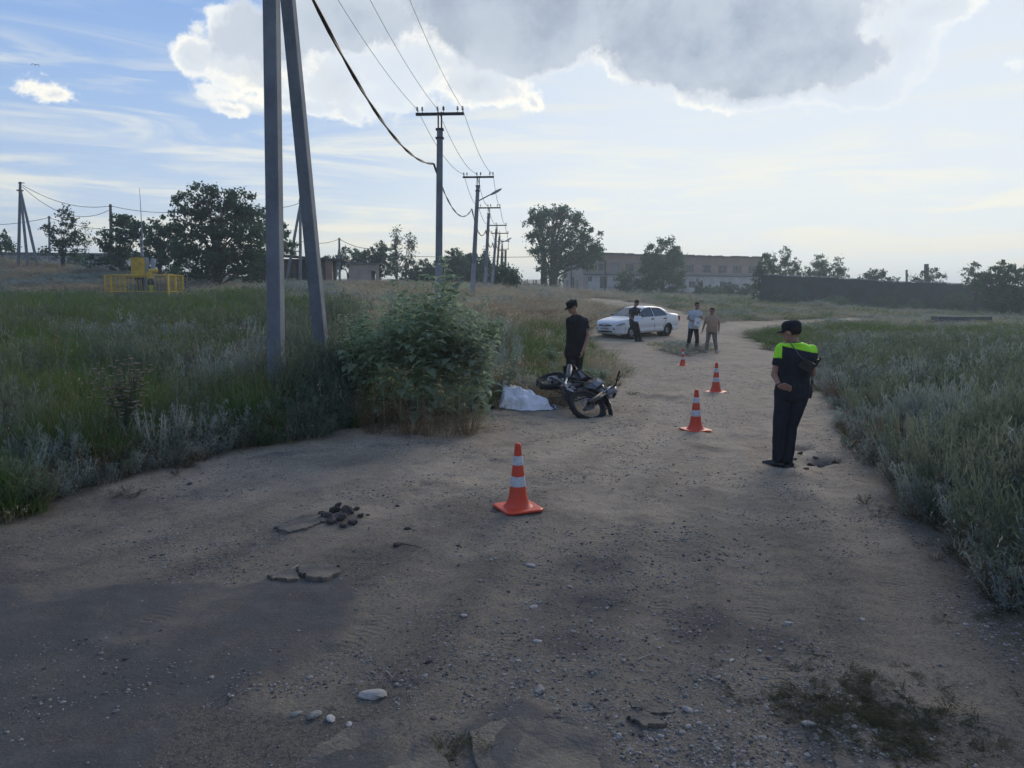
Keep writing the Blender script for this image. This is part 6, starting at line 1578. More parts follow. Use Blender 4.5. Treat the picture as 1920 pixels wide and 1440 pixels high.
m = MB(); m.box((-.02, -.155, .27), (.14, .02, .10)); m.obj('engine_cover', M_bkp, bike)
# swing arm, shock, chain, pegs
m = MB()
for sy in (1, -1): m.tube([(-.17, sy * .09, .36), (-.40, sy * .085, .345), (-.68, sy * .075, .315)], [.03, .026, .02], 8)
m.obj('swing_arm', M_alu, bike, True)
m = MB(); m.cyl((-.20, .0, .68), (-.27, 0, .38), .014)
for k in range(9): m.torus((-.205 - k * .0065, 0, .64 - k * .028), .034, .006, (.22, 0, 1), 14, 5)
m.obj('shock', M_silver, bike, True)
m = MB(); m.tube([(-.67, .06, .415), (-.10, .075, .385)], .008, 5); m.tube([(-.67, .06, .215), (-.10, .075, .275)], .008, 5); m.obj('chain', M_blackp, bike)
for sy in (1, -1):
    m = MB(); m.cyl((-.10, sy * .10, .27), (-.10, sy * .25, .28), .012); m.box((-.10, sy * .22, .285), (.05, .08, .015)); m.obj('footpeg', M_silver, bike)
m = MB(); m.tube([(-.15, .13, .28), (-.35, .17, .12), (-.42, .18, .04)], .011, 6); m.obj('side_stand', M_frm, bike)
m = MB(); m.tube([(-.02, .14, .30), (.10, .17, .30), (.12, .2, .31)], .007, 5); m.tube([(-.05, -.14, .28), (.12, -.18, .27), (.14, -.22, .28)], .007, 5); m.obj('pedal', M_silver, bike)
# tank, seat, panels
def hull(par, secs, m_, name, n=14):
    """secs: (x, halfwidth, zlow, zhigh) rounded boxes"""
    rings = []
    for x, w, z0, z1 in secs:
        rings.append([Vector((x, w * math.copysign(abs(math.cos(t)) ** .7, math.cos(t)), (z0 + z1) / 2 + (z1 - z0) / 2 * math.copysign(abs(math.sin(t)) ** .7, math.sin(t)))) for t in [2 * math.pi * (k + .5) / n for k in range(n)]])
    mm = MB(); mm.rings(rings); return mm.obj(name, m_, par, True)
hull(bike, [(.36, .05, .72, .86), (.30, .10, .66, .90), (.18, .13, .62, .93), (.04, .12, .62, .92), (-.08, .08, .64, .88), (-.14, .05, .66, .84)], M_bkp, 'tank')
hull(bike, [(.10, .05, .86, .945), (.0, .085, .845, .93), (-.15, .10, .81, .885), (-.40, .11, .80, .88), (-.62, .095, .835, .905), (-.72, .06, .86, .905)], M_seat, 'seat')
for sy in (1, -1):
    # radiator shroud: a wing pointing forward, white with dark stripe
    for nm, P, mt, o_ in (('shroud', [(.44, .64), (.36, .88), (.12, .90), (.02, .76), (.14, .60), (.30, .52)], M_bkp, .0), ('shroud_stripe', [(.41, .70), (.36, .84), (.12, .86), (.10, .80), (.30, .68)], M_wp, .012)):
        mm = MB(); y0 = sy * (.135 + o_); V = [(x_, y0 + sy * (.025 if .1 < x_ < .38 else 0), z_) for x_, z_ in P]; V2 = [(x_, y - sy * .014, z_) for x_, y, z_ in V]; n_ = len(P)
        ctr = (sum(p[0] for p in P) / n_, y0 + sy * .035, sum(p[1] for p in P) / n_); VV = V + V2 + [ctr]
        F = [(i, (i + 1) % n_, 2 * n_) for i in range(n_)] + [(i, i + n_, (i + 1) % n_ + n_, (i + 1) % n_) for i in range(n_)] + [tuple(range(n_, 2 * n_))]
        mm.add(VV, F); mm.obj(nm, mt, bike)
    mm = MB(); P = [(-.10, .60), (-.14, .82), (-.45, .84), (-.62, .86), (-.52, .74), (-.30, .58)]; V = [(x_, sy * .125, z_) for x_, z_ in P]; V2 = [(x_, sy * .105, z_) for x_, z_ in P]; n_ = 6
    mm.add(V + V2, [tuple(range(6)), tuple(range(11, 5, -1))] + [(i, i + 6, (i + 1) % 6 + 6, (i + 1) % 6) for i in range(6)]); mm.obj('side_panel', M_bkp, bike)
    mm = MB(); P = [(-.14, .68), (-.17, .77), (-.48, .81), (-.44, .75)]; mm.add([(x_, sy * .128, z_) for x_, z_ in P] + [(x_, sy * .110, z_) for x_, z_ in P], [(0, 1, 2, 3), (7, 6, 5, 4)] + [(i, i + 4, (i + 1) % 4 + 4, (i + 1) % 4) for i in range(4)]); mm.obj('panel_stripe', M_wp, bike)
fender(bike, [(-.50, 0, .80), (-.66, 0, .855), (-.82, 0, .90), (-.96, 0, .92)], .10, .065, M_wp, 'rear_fender')
m = MB(); m.box((-.95, 0, .89), (.03, .10, .04)); m.obj('tail_light', M_red, bike)
m = MB(); m.tube([(-.88, 0, .90), (-.95, 0, .80), (-.97, 0, .74)], .015, 5); m.box((-.975, 0, .74), (.012, .16, .11)); m.obj('plate_bracket', M_blackp, bike)
m = MB()
for sy in (1, -1): m.cyl((-.88, sy * .05, .87), (-.90, sy * .15, .87), .007, n=5); m.ell((-.90, sy * .16, .87), (.03, .02, .02), 8, 6)
m.obj('indicators', M_blackp, bike)
m = MB(); m.tube([(.36, .06, .98), (.46, .1, .80), (.30, .09, .66)], .006, 5); m.tube([(.36, -.06, 1.0), (.5, -.1, .82), (.64, -.09, .45)], .006, 5); m.obj('cables', M_blackp, bike)
# ------------------------------------------------------------------ people
M_skin = mat('skin', (.36, .20, .145), .55, var=.12, scale=8, spec=.3)
M_skin2 = mat('tanned_skin', (.30, .165, .12), .55, var=.12, scale=8)
M_hair = mat('dark_hair', (.018, .014, .012), .6, var=.3, scale=40)
M_navy = mat('navy_uniform_cloth', (.016, .019, .030), .85, var=.25, scale=5)
M_blackcl = mat('black_cloth', (.013, .013, .016), .88, var=.25, scale=5)
M_neon = mat('neon_green_cloth', (.42, .95, .04), .7)
M_leather = mat('black_leather', (.012, .012, .013), .35, spec=.5)
M_paper = mat('paper', (.70, .71, .72), .8)
M_ltshirt = mat('pale_blue_shirt', (.46, .50, .55), .88, var=.15, scale=5)
M_tan = mat('tan_knit', (.36, .25, .18), .9, var=.18, scale=6)
M_camo = mat('mottled_trousers', (.26, .22, .19), .9, col2=(.10, .085, .085), scale=14)
M_white2 = mat('white_trim', (.6, .6, .58), .7)
M_eye = mat('eye', (.02, .015, .012), .2)
def cap_(mb, a, b, ra, rb, n=12):
    a, b = Vector(a), Vector(b); mb.tube([a, b], [ra, rb], n); mb.ell(a, ra * .999, n, 8); mb.ell(b, rb * .999, n, 8)
def remesh(mb, voxel, sm=6, fold=0.0, seed=0, fscale=9.0):
    me = mb.mesh('tmp', [M_skin]); o = bpy.data.objects.new('tmp', me); COL.objects.link(o)
    r = o.modifiers.new('r', 'REMESH'); r.mode = 'VOXEL'; r.voxel_size = voxel; r.use_smooth_shade = True
    s = o.modifiers.new('s', 'SMOOTH'); s.factor = .5; s.iterations = sm
    bpy.context.view_layer.update(); dg = bpy.context.evaluated_depsgraph_get(); out = bpy.data.meshes.new_from_object(o.evaluated_get(dg))
    bpy.data.objects.remove(o); bpy.data.meshes.remove(me)
    n = len(out.vertices); co = np.empty(n * 3, np.float32); out.vertices.foreach_get('co', co); co = co.reshape(-1, 3)
    nn = np.empty(n * 3, np.float32); out.vertices.foreach_get('normal', nn); nn = nn.reshape(-1, 3)
    if fold:
        a = fbm(co[:, 0] * fscale + co[:, 1] * fscale * .7 + seed, co[:, 2] * fscale * .55 + co[:, 0] * 3 + seed * 1.7, 3); rdg = 1 - np.abs(2 * a - 1) * 2
        co = co + nn * (rdg * fold)[:, None]
        out.vertices.foreach_set('co', co.astype(np.float32).ravel())
    F = np.array([tuple(p.vertices) if len(p.vertices) == 4 else tuple(p.vertices) + (p.vertices[-1],) * (4 - len(p.vertices)) for p in out.polygons], np.int32)
    bpy.data.meshes.remove(out)
    return co, F
def emit(name, V, F, m, par, keep=None, **kw):
    if keep is not None:
        F = F[keep[F].mean(1) > .5]
    if len(F) == 0: return None
    u, inv = np.unique(F, return_inverse=True); return link(name, np_mesh(name, V[u], inv.reshape(F.shape), m, True), par, **kw)
def hand(mb, w, d, side, spread, r=.0085, curl=.5, L=.085):
    """palm from wrist w along d; side = direction of the thumb"""
    d = Vector(d).normalized(); side = Vector(side); side = (side - d * side.dot(d)).normalized(); pn = d.cross(side)
    w = Vector(w); c = w + d * L * .55
    for t in (-.5, -.17, .17, .5): cap_(mb, w + side * .018 * t * 2, w + d * L + side * .034 * t * 2, .016, .0145, 8)
    for k, (t, ln) in enumerate(((.9, .072), (.32, .082), (-.28, .076), (-.85, .060))):
        p0 = w + d * L + side * .035 * t; dd1 = (d + side * spread * t * .3 + pn * curl * .35).normalized(); dd2 = (d * (1 - curl * .6) + pn * curl * 1.1).normalized()
        p1 = p0 + dd1 * ln * .5; p2 = p1 + dd2 * ln * .5; cap_(mb, p0, p1, r * 1.1, r, 8); cap_(mb, p1, p2, r, r * .85, 8)
    t0 = w + d * L * .25 + side * .024; t1 = t0 + (d * .6 + side * .7 + pn * .25).normalized() * .04; t2 = t1 + (d * .9 + side * .25 + pn * .35).normalized() * .032
    cap_(mb, t0, t1, r * 1.5, r * 1.2, 8); cap_(mb, t1, t2, r * 1.2, r, 8)
def torso(mb, J, s, f, g=0.0, top=True, belly=0.0, bulk=1.0):
    hipc, wst, chs, shc, nk = J['hip'], J['waist'], J['chest'], J['shc'], J['neck']
    S = [(hipc + Vector((0, 0, -.08)), .150, .105), (hipc, .170, .120), ((hipc + wst) / 2, .160, .112 + belly * .6), (wst, .148, .105 + belly), (chs, .172, .122 + belly * .4), ((chs + shc) / 2, .186, .124), (shc + Vector((0, 0, -.01)), .182, .102), (shc * .6 + nk * .4 + Vector((0, 0, .015)), .125, .078), (nk, .068, .064)]
    rings = []
    for c, w, d in S:
        w = w * bulk + g; d = d * bulk + g; rings.append([c + s * (w * math.copysign(abs(math.cos(t)) ** .85, math.cos(t))) + f * (d * math.sin(t)) for t in [2 * math.pi * k / 20 for k in range(20)]])
    mb.rings(rings)
def person(label, loc, yaw, J, face, group=None, vox=.008, skin=None, shirt=None, trous=None, shoe=None, sleeve=.62, hair=True, cap=None, long_sleeve=False, belly=0.0, seed=0, shirt_pred=None, shoe_dirs=None, wide=1.0, hem=-.06, bulk=1.0, hs=1.12):
    """J: joints in metres, x right in the picture, y away from the camera, z up. face: (yaw degrees, 0 = toward the camera, + to picture right; pitch down)"""
    root = thing('person', loc, yaw, label, 'person', group)
    J = {k: Vector(v) for k, v in J.items()}
    s = (J['sR'] - J['sL']); s.z = 0; s.normalize(); f = Vector((s.y, -s.x, 0))
    if J.get('flip'): f = -f
    J['shc'] = (J['sL'] + J['sR']) / 2
    # head frame
    fy, fp = R_(face[0]), R_(face[1]); fd_ = Vector((math.sin(fy) * math.cos(fp), -math.cos(fy) * math.cos(fp), -math.sin(fp))); rt = Vector((0, 0, 1)).cross(fd_).normalized(); hu_ = fd_.cross(rt)
    HM = Matrix((( rt.x, fd_.x, hu_.x), (rt.y, fd_.y, hu_.y), (rt.z, fd_.z, hu_.z)))   # columns: right, forward, up
    hc = J['head'] + Vector((0, 0, -.012)); P = lambda x, y, z: hc + HM @ (Vector((x, y, z)) * hs)
    E = lambda *r: tuple(q * hs for q in r)
    b = MB()
    b.ell(P(0, -.012, .022), E(.074, .094, .095), 18, 12, HM); b.ell(P(0, .022, -.045), E(.056, .062, .066), 16, 10, HM); b.ell(P(0, .048, -.085), E(.030, .030, .024), 12, 8, HM)
    b.ell(P(0, .094, -.022), E(.013, .018, .022), 10, 8, HM); b.ell(P(0, .084, .008), E(.010, .014, .022), 8, 6, HM)
    b.ell(P(0, .078, -.062), E(.024, .012, .008), 8, 6, HM)
    for q in (-1, 1): b.ell(P(q * .076, -.008, -.008), E(.010, .020, .030), 10, 8, HM); b.ell(P(q * .03, .078, .018), E(.022, .012, .009), 8, 6, HM)
    cap_(b, J['neck'] + Vector((0, 0, -.03)), P(0, -.015, -.05), .060, .054)
    torso(b, J, s, f, -.008, belly=belly * .9, bulk=bulk)
    for a in 'LR':
        cap_(b, J['s' + a], J['e' + a], .050, .041); cap_(b, J['e' + a], J['w' + a], .040, .026)
        dr = J.get('hd' + a, (J['w' + a] - J['e' + a])); hand(b, J['w' + a], dr, J.get('th' + a, f), .5, r=max(.0085, vox * .95), curl=J.get('curl', Vector((.5, 0, 0))).x)
        cap_(b, J['h' + a], J['k' + a], .078, .056); cap_(b, J['k' + a], J['a' + a], .052, .038)
    V, F = remesh(b, vox, 3); emit('body', V, F, skin, root)
    # eyes and brows
    m = MB()
    for q in (-1, 1): m.ell(P(q * .031, .083, .006), (.013, .007, .007), 8, 6, HM)
    m.obj('eyes', M_eye, root)
    m = MB(); 
    for q in (-1, 1): m.tube([P(q * .016, .090, .022), P(q * .034, .088, .026), P(q * .05, .078, .02)], .004, 5)
    m.obj('eyebrows', M_hair, root); MB().tube([P(-.022, .089, -.062), P(0, .092, -.060), P(.022, .089, -.062)], .0035, 5).obj('lips', mat('lips_%d' % seed, (.24, .10, .09), .5), root)
    if hair:
        m = MB(); m.ell(P(0, -.022, .036), E(.080, .094, .094), 18, 12, HM); HV, HF = remesh(m, .008, 1, .004, seed, 60)
        loc_ = (HV - np.array(hc)) @ np.array(HM); keep = ((loc_[:, 1] < .045) | (loc_[:, 2] > .075)) & (loc_[:, 2] > -.035 - .25 * np.clip(loc_[:, 1] + .03, -1, 0) * 0 ) & ~((loc_[:, 1] > -.01) & (loc_[:, 2] < .02))
        emit('hair', HV, HF, M_hair, root, keep.astype(float))
    # trousers
    tm = MB(); hipc = J['hip']
    rings = []
    for dz, w, d in ((.10, .158, .118 + belly), (.02, .176, .128), (-.06, .170, .125), (-.10, .13, .11)):
        rings.append([hipc + Vector((0, 0, dz)) + s * (w * wide * bulk * math.cos(t)) + f * (d * math.sin(t)) for t in [2 * math.pi * k / 18 for k in range(18)]])
    tm.rings(rings)
    for a in 'LR':
        cap_(tm, J['h' + a], J['k' + a], .098 * wide, .073 * wide); cap_(tm, J['k' + a], J['a' + a] + Vector((0, 0, .015)), .072 * wide, .062 * wide)
    V, F = remesh(tm, vox * 1.1, 4, .007, seed + 3, 8); emit('trousers', V, F, trous, root)
    # shirt
    sm_ = MB(); torso(sm_, J, s, f, .012, belly=belly, bulk=bulk); hc2 = J['hip'] + Vector((0, 0, hem)); 
    sm_.rings([[c + s * (w * math.cos(t)) + f * (d * math.sin(t)) for t in [2 * math.pi * k / 18 for k in range(18)]] for c, w, d in ((hc2, .172 * bulk, .128 * bulk), (J['hip'] + Vector((0, 0, .04)), .180 * bulk, .134 * bulk + belly * .5), (J['waist'], .166 * bulk, .124 * bulk + belly))])
    for a in 'LR':
        sl = J['s' + a]; e = J['e' + a]
        if long_sleeve: cap_(sm_, sl, e, .066, .052); cap_(sm_, e, J['w' + a] * .93 + e * .07, .052, .036)
        else: sm_.tube([sl, sl * (1 - sleeve) + e * sleeve], [.068, .062], 14); sm_.ell(sl, .0665, 12, 8)
    V, F = remesh(sm_, vox, 4, .006, seed + 11, 9)
    if shirt_pred is not None:
        k = shirt_pred(V); emit('shirt', V, F, shirt[0], root, (~k).astype(float)); emit('yoke', V, F, shirt[1], root, k.astype(float), label='bright yoke and sleeves of the shirt')
    else: emit('shirt', V, F, shirt, root)
    m = MB(); m.tube([J['neck'] + Vector((0, 0, -.035)), J['neck'] + Vector((0, 0, .012))], [.078, .066], 14); m.obj('collar', shirt[0] if isinstance(shirt, tuple) else shirt, root, True)
    # shoes
    for i, a in enumerate('LR'):
        d = Vector((shoe_dirs or [(-.2, -1, 0)] * 2)[i]).normalized(); A_ = J['a' + a]; z0 = A_.z - .075
        m = MB(); q = lambda t, z: Vector((A_.x, A_.y, 0)) + d * t + Vector((0, 0, z0 + z))
        cap_(m, q(-.045, .04), q(.05, .042), .038, .040, 12); cap_(m, q(.05, .038), q(.155, .030), .042, .030, 12); cap_(m, q(-.03, .05), q(-.02, .09), .040, .040, 12); m.box(tuple(q(.05, .012)), (.25, .085, .022), Matrix.Rotation(math.atan2(d.y, d.x), 3, 'Z'))
        V, F = remesh(m, .007, 3); V[:, 2] = np.maximum(V[:, 2], z0); emit('shoe', V, F, shoe, root)
    return root, P, HM, J, s, f

def wl(px, d, dz=0.0): p = onat(px, d); return (p.x, p.y, p.z + dz)
# ---- the officer in the road
S1 = 153.0
ol = on(1468, 868); oy = -math.atan2(508, 1397)
def o_(px, py, y=0.0): return ((px - 1468) / S1, y, (868 - py) / S1)
JO = dict(head=o_(1472, 611, .02), neck=o_(1480, 632, .02), sL=o_(1457, 643, .03), sR=o_(1509, 646, .10), chest=o_(1482, 668, .06), waist=o_(1480, 700, .06), hip=o_(1479, 724, .05), eL=o_(1446, 692, .0), wL=o_(1456, 711, -.13), eR=o_(1513, 690, .20), wR=o_(1490, 704, .30),
          hL=o_(1463, 735, .04), hR=o_(1492, 735, .07), kL=o_(1459, 792, -.02), kR=o_(1479, 792, .08), aL=o_(1458, 854, .02), aR=o_(1476, 857, .04), hdL=(.8, -.02, -.12), hdR=(-.8, -.05, -.1), thL=(0, -.4, .9), thR=(0, -.4, .9), curl=(.75, 0, 0))
def yoke(V):
    x, y, z = V[:, 0], V[:, 1], V[:, 2]; sl = Vector(JO['sL']); sr = Vector(JO['sR'])
    back = (z > 1.425 + .05 * np.clip((x - .1) / .2, -1, 1) * 0) & (z < 1.55)
    dl = np.abs(x - sl.x) + 0 * z
    slv = (x < sl.x - .012) & (z > 1.235); slr = (x > sr.x + .018) & (z > 1.235)
    return ((z > 1.500 - .22 * (x + .04)) & (x > sl.x - .02)) | ((x < sl.x + .008) & (z > 1.355) & (y < .14))
off, PO, HO, JJ, sO, fO = person('officer seen from behind in dark cap and neon green yoke, one hand behind the back', tuple(ol), oy, dict(JO), (-112, 8), vox=.0075, skin=M_skin, shirt=(M_navy, M_neon), trous=M_navy, shoe=M_leather, seed=1, shirt_pred=yoke, bulk=1.17, sleeve=.66, shoe_dirs=[(-1, -.15, 0), (-.93, .25, 0)], wide=1.04)
def peaked_cap(P, HM, par, m_, r=.092, field=False):
    c = MB()
    rings = []
    prof = [(1.0, -.02), (1.03, .01), (1.03, .035), (.95, .060), (.70, .080), (.2, .088)] if not field else [(1.0, -.02), (1.02, .01), (1.05, .035), (1.06, .055), (.98, .062), (.3, .064)]
    for k, z in prof: rings.append([P(r * .88 * k * math.cos(t), -.012 + r * 1.12 * k * math.sin(t), .045 + z) for t in [2 * math.pi * i / 24 for i in range(24)]])
    c.rings(rings); o = c.obj('cap', m_, par, True)
    v = MB(); top = []; bot = []
    for t in np.linspace(R_(20), R_(160), 11):
        a = P(r * .86 * math.cos(t), -.012 + r * 1.08 * math.sin(t), .035); e = P(r * .80 * math.cos(t), .0 + r * (1.08 + .72 * math.sin(t) ** .7) * math.sin(t), .012); top += [a, e]; bot += [a + HM @ Vector((0, 0, -.006)), e + HM @ Vector((0, 0, -.006))]
    n_ = len(top); v.add([tuple(q) for q in top + bot], [(2 * i, 2 * i + 1, 2 * i + 3, 2 * i + 2) for i in range(10)] + [(n_ + 2 * i + 2, n_ + 2 * i + 3, n_ + 2 * i + 1, n_ + 2 * i) for i in range(10)] + [(2 * i + 1, n_ + 2 * i + 1, n_ + 2 * i + 3, 2 * i + 3) for i in range(10)])
    v.obj('visor', m_, o, True); return o
peaked_cap(PO, HO, off, M_navy)
# belt, holster, sling and pouch on the back
w = JJ['hip'] + Vector((0, 0, .075)); m = MB(); m.rings([[w + Vector((0, 0, dz)) + sO * (.198 * math.cos(t)) + fO * (.150 * math.sin(t)) for t in [2 * math.pi * k / 24 for k in range(24)]] for dz in (-.022, .022)]); m.obj('belt', M_leather, off, True)
m = MB(); c = w + sO * .215; m.tube([c + Vector((-.01, 0, .02)), c + Vector((0, 0, -.06)), c + Vector((-.005, 0, -.15))], [.030, .034, .022], 8, flat=.8); m.box(tuple(c + Vector((.01, 0, .04))), (.035, .07, .05), taper=.8); m.cyl(c + Vector((.01, -.03, .06)), c + Vector((.02, .04, .09)), .018); m.obj('holster', M_leather, off)
bk = -fO if fO.y > 0 else fO
bk = Vector((0, -1, 0)); 
sl_ = [Vector(o_(1468, 626, -.04)), Vector(o_(1478, 640, -.075)), Vector(o_(1492, 658, -.085)), Vector(o_(1502, 672, -.075)), Vector(o_(1512, 684, -.02))]
MB().tube(sl_, .011, 6, flat=.4).obj('sling_strap', mat('grey_strap', (.12, .12, .13), .7), off)
m = MB(); m.M = Matrix.Translation(Vector(o_(1502, 672, -.10))) @ Matrix.Rotation(R_(28), 4, 'Y'); m.box((0, 0, 0), (.17, .07, .12), taper=.9); m.box((-.03, -.04, .01), (.11, .02, .035)); pch = m.obj('pouch', M_leather, off)
m = MB(); m.cyl(o_(1518, 672, -.02), o_(1526, 657, -.02), .012); m.box(o_(1520, 663, -.02), (.03, .03, .03)); m.obj('radio', M_leather, off)
m = MB(); m.torus(Vector(o_(1455.5, 709.5, -.12)), .030, .009, (.55, -.75, -.9), 18, 8); m.obj('wrist_watch', M_leather, off, True)

# ---- the man in a dark uniform behind the motorcycle
S2 = 96.3; g2 = onat(1078, 14.6); zg2 = 738
def m_(px, py, y=0.0): return ((px - 1078) / S2, y, (zg2 - py) / S2)
J2 = dict(head=m_(1071, 573, -.05), neck=m_(1079, 589, 0), sL=m_(1066, 599, -.08), sR=m_(1095, 600, .05), chest=m_(1080, 618, 0), waist=m_(1077, 645, 0), hip=m_(1076, 662, 0), eL=m_(1066, 628, .10), wL=m_(1070, 652, .08), eR=m_(1102, 629, -.06), wR=m_(1092, 654, -.22),
          hL=m_(1070, 668, -.04), hR=m_(1084, 668, .04), kL=m_(1070, 700, -.06), kR=m_(1083, 702, .02), aL=m_(1070, 730, -.02), aR=m_(1082, 730, .04), hdR=(-.25, -.1, -.9), thR=(-.3, -1, 0), curl=(.5, 0, 0))
mn, PM, HMn, JM, sM, fM = person('man in dark uniform and cap looking down, standing behind the motorcycle', (g2.x, g2.y, zat(zg2, g2.y)), -math.atan2(118, 1397), J2, (-52, 20), vox=.009, skin=M_skin, shirt=M_blackcl, trous=M_blackcl, shoe=M_leather, seed=5, bulk=1.12, belly=.03, shoe_dirs=[(-.7, -.8, 0), (-.3, -1, 0)])
peaked_cap(PM, HMn, mn, M_blackcl, field=True)
for a in 'R':
    c = JM['sR'] * .40 + JM['eR'] * .60; m = MB(); m.torus(c, .062, .004, tuple(JM['eR'] - JM['sR']), 20, 6); m.obj('sleeve_trim', M_white2, mn)
m = MB(); m.ell(JM['sR'] * .72 + JM['eR'] * .28 + Vector((.045, -.045, 0)), (.022, .012, .028), 10, 8); m.obj('sleeve_patch', mat('grey_patch', (.10, .10, .12), .8), mn)

# ---- the man leaning on the car with papers
S3 = 1397 / 31.6; g3 = onat(1196, 31.6)
zg3 = project((g3.x, g3.y, g3.z))[1]
def c_(px, py, y=0.0): return ((px - 1196) / S3, y, (zg3 - py) / S3)
k3 = (zg3 - 636.5)
def c2(px, py, y=0.0): return c_(px, py + k3, y)
J3 = dict(head=c2(1192.5, 564.5, -.04), neck=c2(1189, 572.5, .02), sL=c2(1181.5, 577.5, -.05), sR=c2(1196, 577.5, .10), chest=c2(1187, 585, .05), waist=c2(1187, 595, .07), hip=c2(1188, 603, .08), eL=c2(1180, 590, -.16), wL=c2(1189, 597, -.26), eR=c2(1199, 588, .0), wR=c2(1200, 594, -.16),
          hL=c2(1185, 606, .04), hR=c2(1193, 606, .08), kL=c2(1191, 619, -.10), kR=c2(1198, 620, -.02), aL=c2(1193, 633, -.04), aR=c2(1200, 633.5, .02), hdL=(.8, -.3, .1), hdR=(.2, -.6, .1), curl=(.7, 0, 0))
cm, PC, HC, JC, sC, fC = person('man in dark clothes reading papers, leaning on the white car', tuple(g3), -math.atan2(236, 1397), J3, (48, 38), vox=.011, skin=M_skin2, shirt=mat('charcoal_shirt', (.045, .048, .052), .9, var=.2), trous=M_blackcl, shoe=M_leather, seed=9, bulk=1.12, shoe_dirs=[(.7, -.6, 0), (.9, -.3, 0)])
def paper(name, c, w, h, rot, lab, wld):
    m = MB(); V = []; F = []
    for i in range(5):
        for j in range(5): V.append(((i / 4 - .5) * w, .02 * math.sin(i * 1.1 + j * .6), (j / 4 - .5) * h))
    V2 = [(a, b + .004, c__) for a, b, c__ in V]
    for i in range(4):
        for j in range(4): a = i * 5 + j; F += [(a, a + 5, a + 6, a + 1), (a + 25, a + 26, a + 31, a + 30)]
    m.add(V + V2, F); o = m.obj(name, M_paper, None, True, loc=tuple(wld.location + Matrix.Rotation(wld.rotation_euler.z, 3, 'Z') @ Vector(c)), rot=rot, label=lab, cat='paper'); return o
paper('paper_sheets', c2(1195.5, 593.5, -.30), .34, .27, (R_(-35), R_(6), -.2), 'white sheets of paper held by the man leaning on the car', cm)

# ---- the walking pair
S4 = 1397 / 27.6; g4 = onat(1299, 27.6); z4 = project((g4.x, g4.y, g4.z))[1] - 664
def a_(px, py, y=0.0): return ((px - 1299) / S4, y, (664 - py) / S4)
J4 = dict(head=a_(1305, 579, -.04), neck=a_(1302.5, 587.5, 0), sL=a_(1293, 592, -.03), sR=a_(1309.5, 592.5, .03), chest=a_(1300.5, 600, 0), waist=a_(1299, 610, 0), hip=a_(1299, 617, 0), eL=a_(1288.5, 603.5, -.02), wL=a_(1297, 607.5, -.18), eR=a_(1314, 603, -.02), wR=a_(1309, 609, -.20),
          hL=a_(1295, 620, -.02), hR=a_(1303, 620, .02), kL=a_(1292.5, 640, -.10), kR=a_(1306, 640, -.02), aL=a_(1289, 658.5, .06), aR=a_(1306.5, 660, -.10), hdL=(.9, -.25, -.1), hdR=(-.3, -.5, -.3), curl=(.6, 0, 0))
w1, P1_, H1_, JW, sW, fW = person('man in pale blue shirt and black trousers with white side stripe, holding a paper', tuple(g4), -math.atan2(339, 1397), J4, (18, 12), vox=.0105, skin=M_skin2, shirt=M_ltshirt, trous=M_blackcl, shoe=M_leather, seed=14, bulk=1.1, shoe_dirs=[(-.2, -1, 0), (.75, -.7, 0)], hem=-.10, group=None)
m = MB(); m.tube([JW['hL'] + Vector((-.105, -.01, 0)), JW['kL'] + Vector((-.078, -.01, 0)), JW['aL'] + Vector((-.066, -.01, .03))], .008, 5); m.obj('side_stripe', M_white2, w1)
paper('paper_sheet', a_(1306.5, 609.5, -.28), .24, .29, (R_(-12), R_(14), .1), 'white sheet of paper in the hands of the man in the pale blue shirt', w1)
S5 = 1397 / 27.2; g5 = onat(1333, 27.2)
def b_(px, py, y=0.0): return ((px - 1333) / S5, y, (667 - py) / S5)
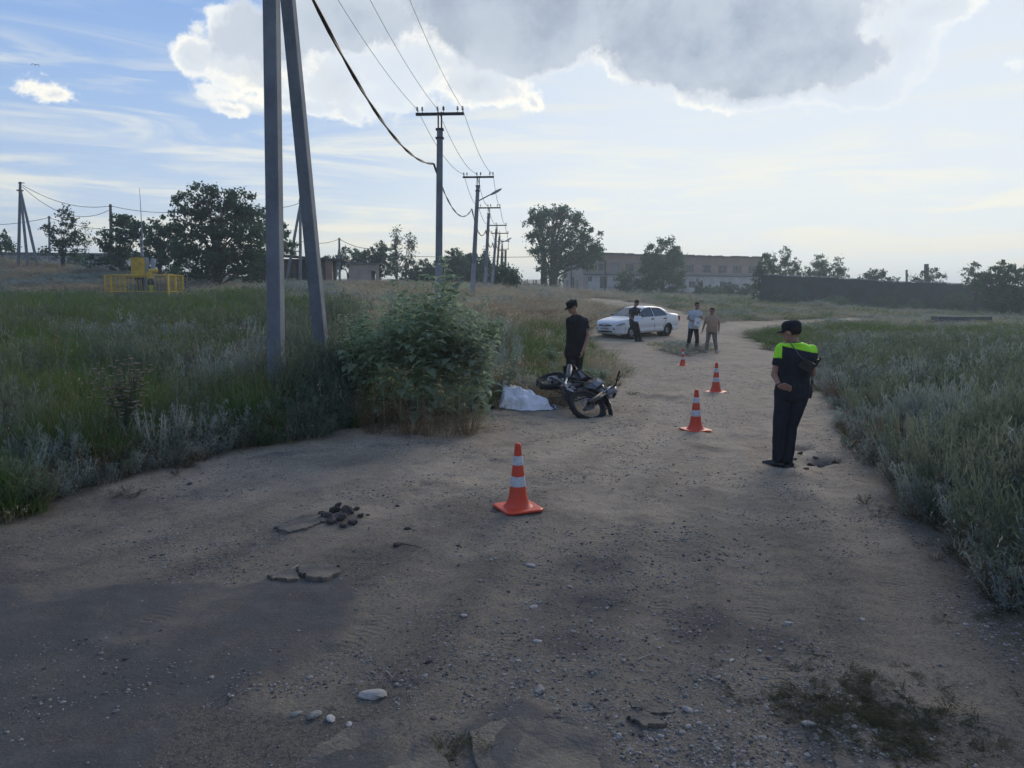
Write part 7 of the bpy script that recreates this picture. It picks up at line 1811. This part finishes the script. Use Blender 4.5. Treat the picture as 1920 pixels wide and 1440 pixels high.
J5 = dict(head=b_(1333, 589.5, -.03), neck=b_(1333, 597, 0), sL=b_(1324.5, 601.5, 0), sR=b_(1342, 602, .02), chest=b_(1333.5, 610, 0), waist=b_(1334, 618, 0), hip=b_(1333.5, 625, 0), eL=b_(1319.5, 614, .02), wL=b_(1316.5, 626, -.06), eR=b_(1346.5, 614, .02), wR=b_(1346, 626, -.04),
          hL=b_(1328.5, 629, 0), hR=b_(1338, 629, 0), kL=b_(1326, 646, -.05), kR=b_(1340, 646, -.05), aL=b_(1324.5, 662, .02), aR=b_(1342.5, 662, -.04), curl=(.4, 0, 0))
w2, *_r = person('stocky woman in tan top and mottled trousers walking beside the man with the paper', tuple(g5), -math.atan2(373, 1397), J5, (-8, 14), vox=.0105, skin=M_skin2, shirt=M_tan, trous=M_camo, shoe=mat('pale_shoe', (.35, .35, .36), .7), seed=21, bulk=1.16, belly=.055, long_sleeve=False, shoe_dirs=[(-.25, -1, 0), (.4, -1, 0)], wide=.95)

# a bird gliding high up
bp = Vector((xat(66, 90, zat(122, 90)), 90, zat(122, 90))); br = thing('bird', tuple(bp), .5, 'tiny dark bird gliding above the small cloud at upper left', 'bird')
m = MB(); m.ell((0, 0, 0), (.05, .16, .045), 8, 6); m.ell((0, -.16, .02), (.03, .05, .03), 8, 6); m.add([(0, .1, 0), (-.05, .26, 0), (.05, .26, 0), (0, .1, .012), (-.05, .26, .012), (.05, .26, .012)], [(0, 1, 2), (5, 4, 3), (0, 3, 4, 1), (1, 4, 5, 2), (2, 5, 3, 0)]); m.obj('body', M_blackcl, br)
for q in (-1, 1):
    m = MB(); m.add([(0, -.07, .02), (0, .08, .02), (q * .22, .07, .12), (q * .24, -.06, .13), (q * .48, .08, -.06), (q * .40, -.02, .02), (0, -.07, .035), (0, .08, .03), (q * .22, .07, .13), (q * .24, -.06, .145), (q * .48, .08, -.055), (q * .40, -.02, .03)], [(0, 1, 2, 3), (3, 2, 4, 5), (9, 8, 7, 6), (11, 10, 8, 9), (0, 3, 9, 6), (3, 5, 11, 9), (5, 4, 10, 11), (4, 2, 8, 10), (2, 1, 7, 8)]); m.obj('wing', M_blackcl, br)
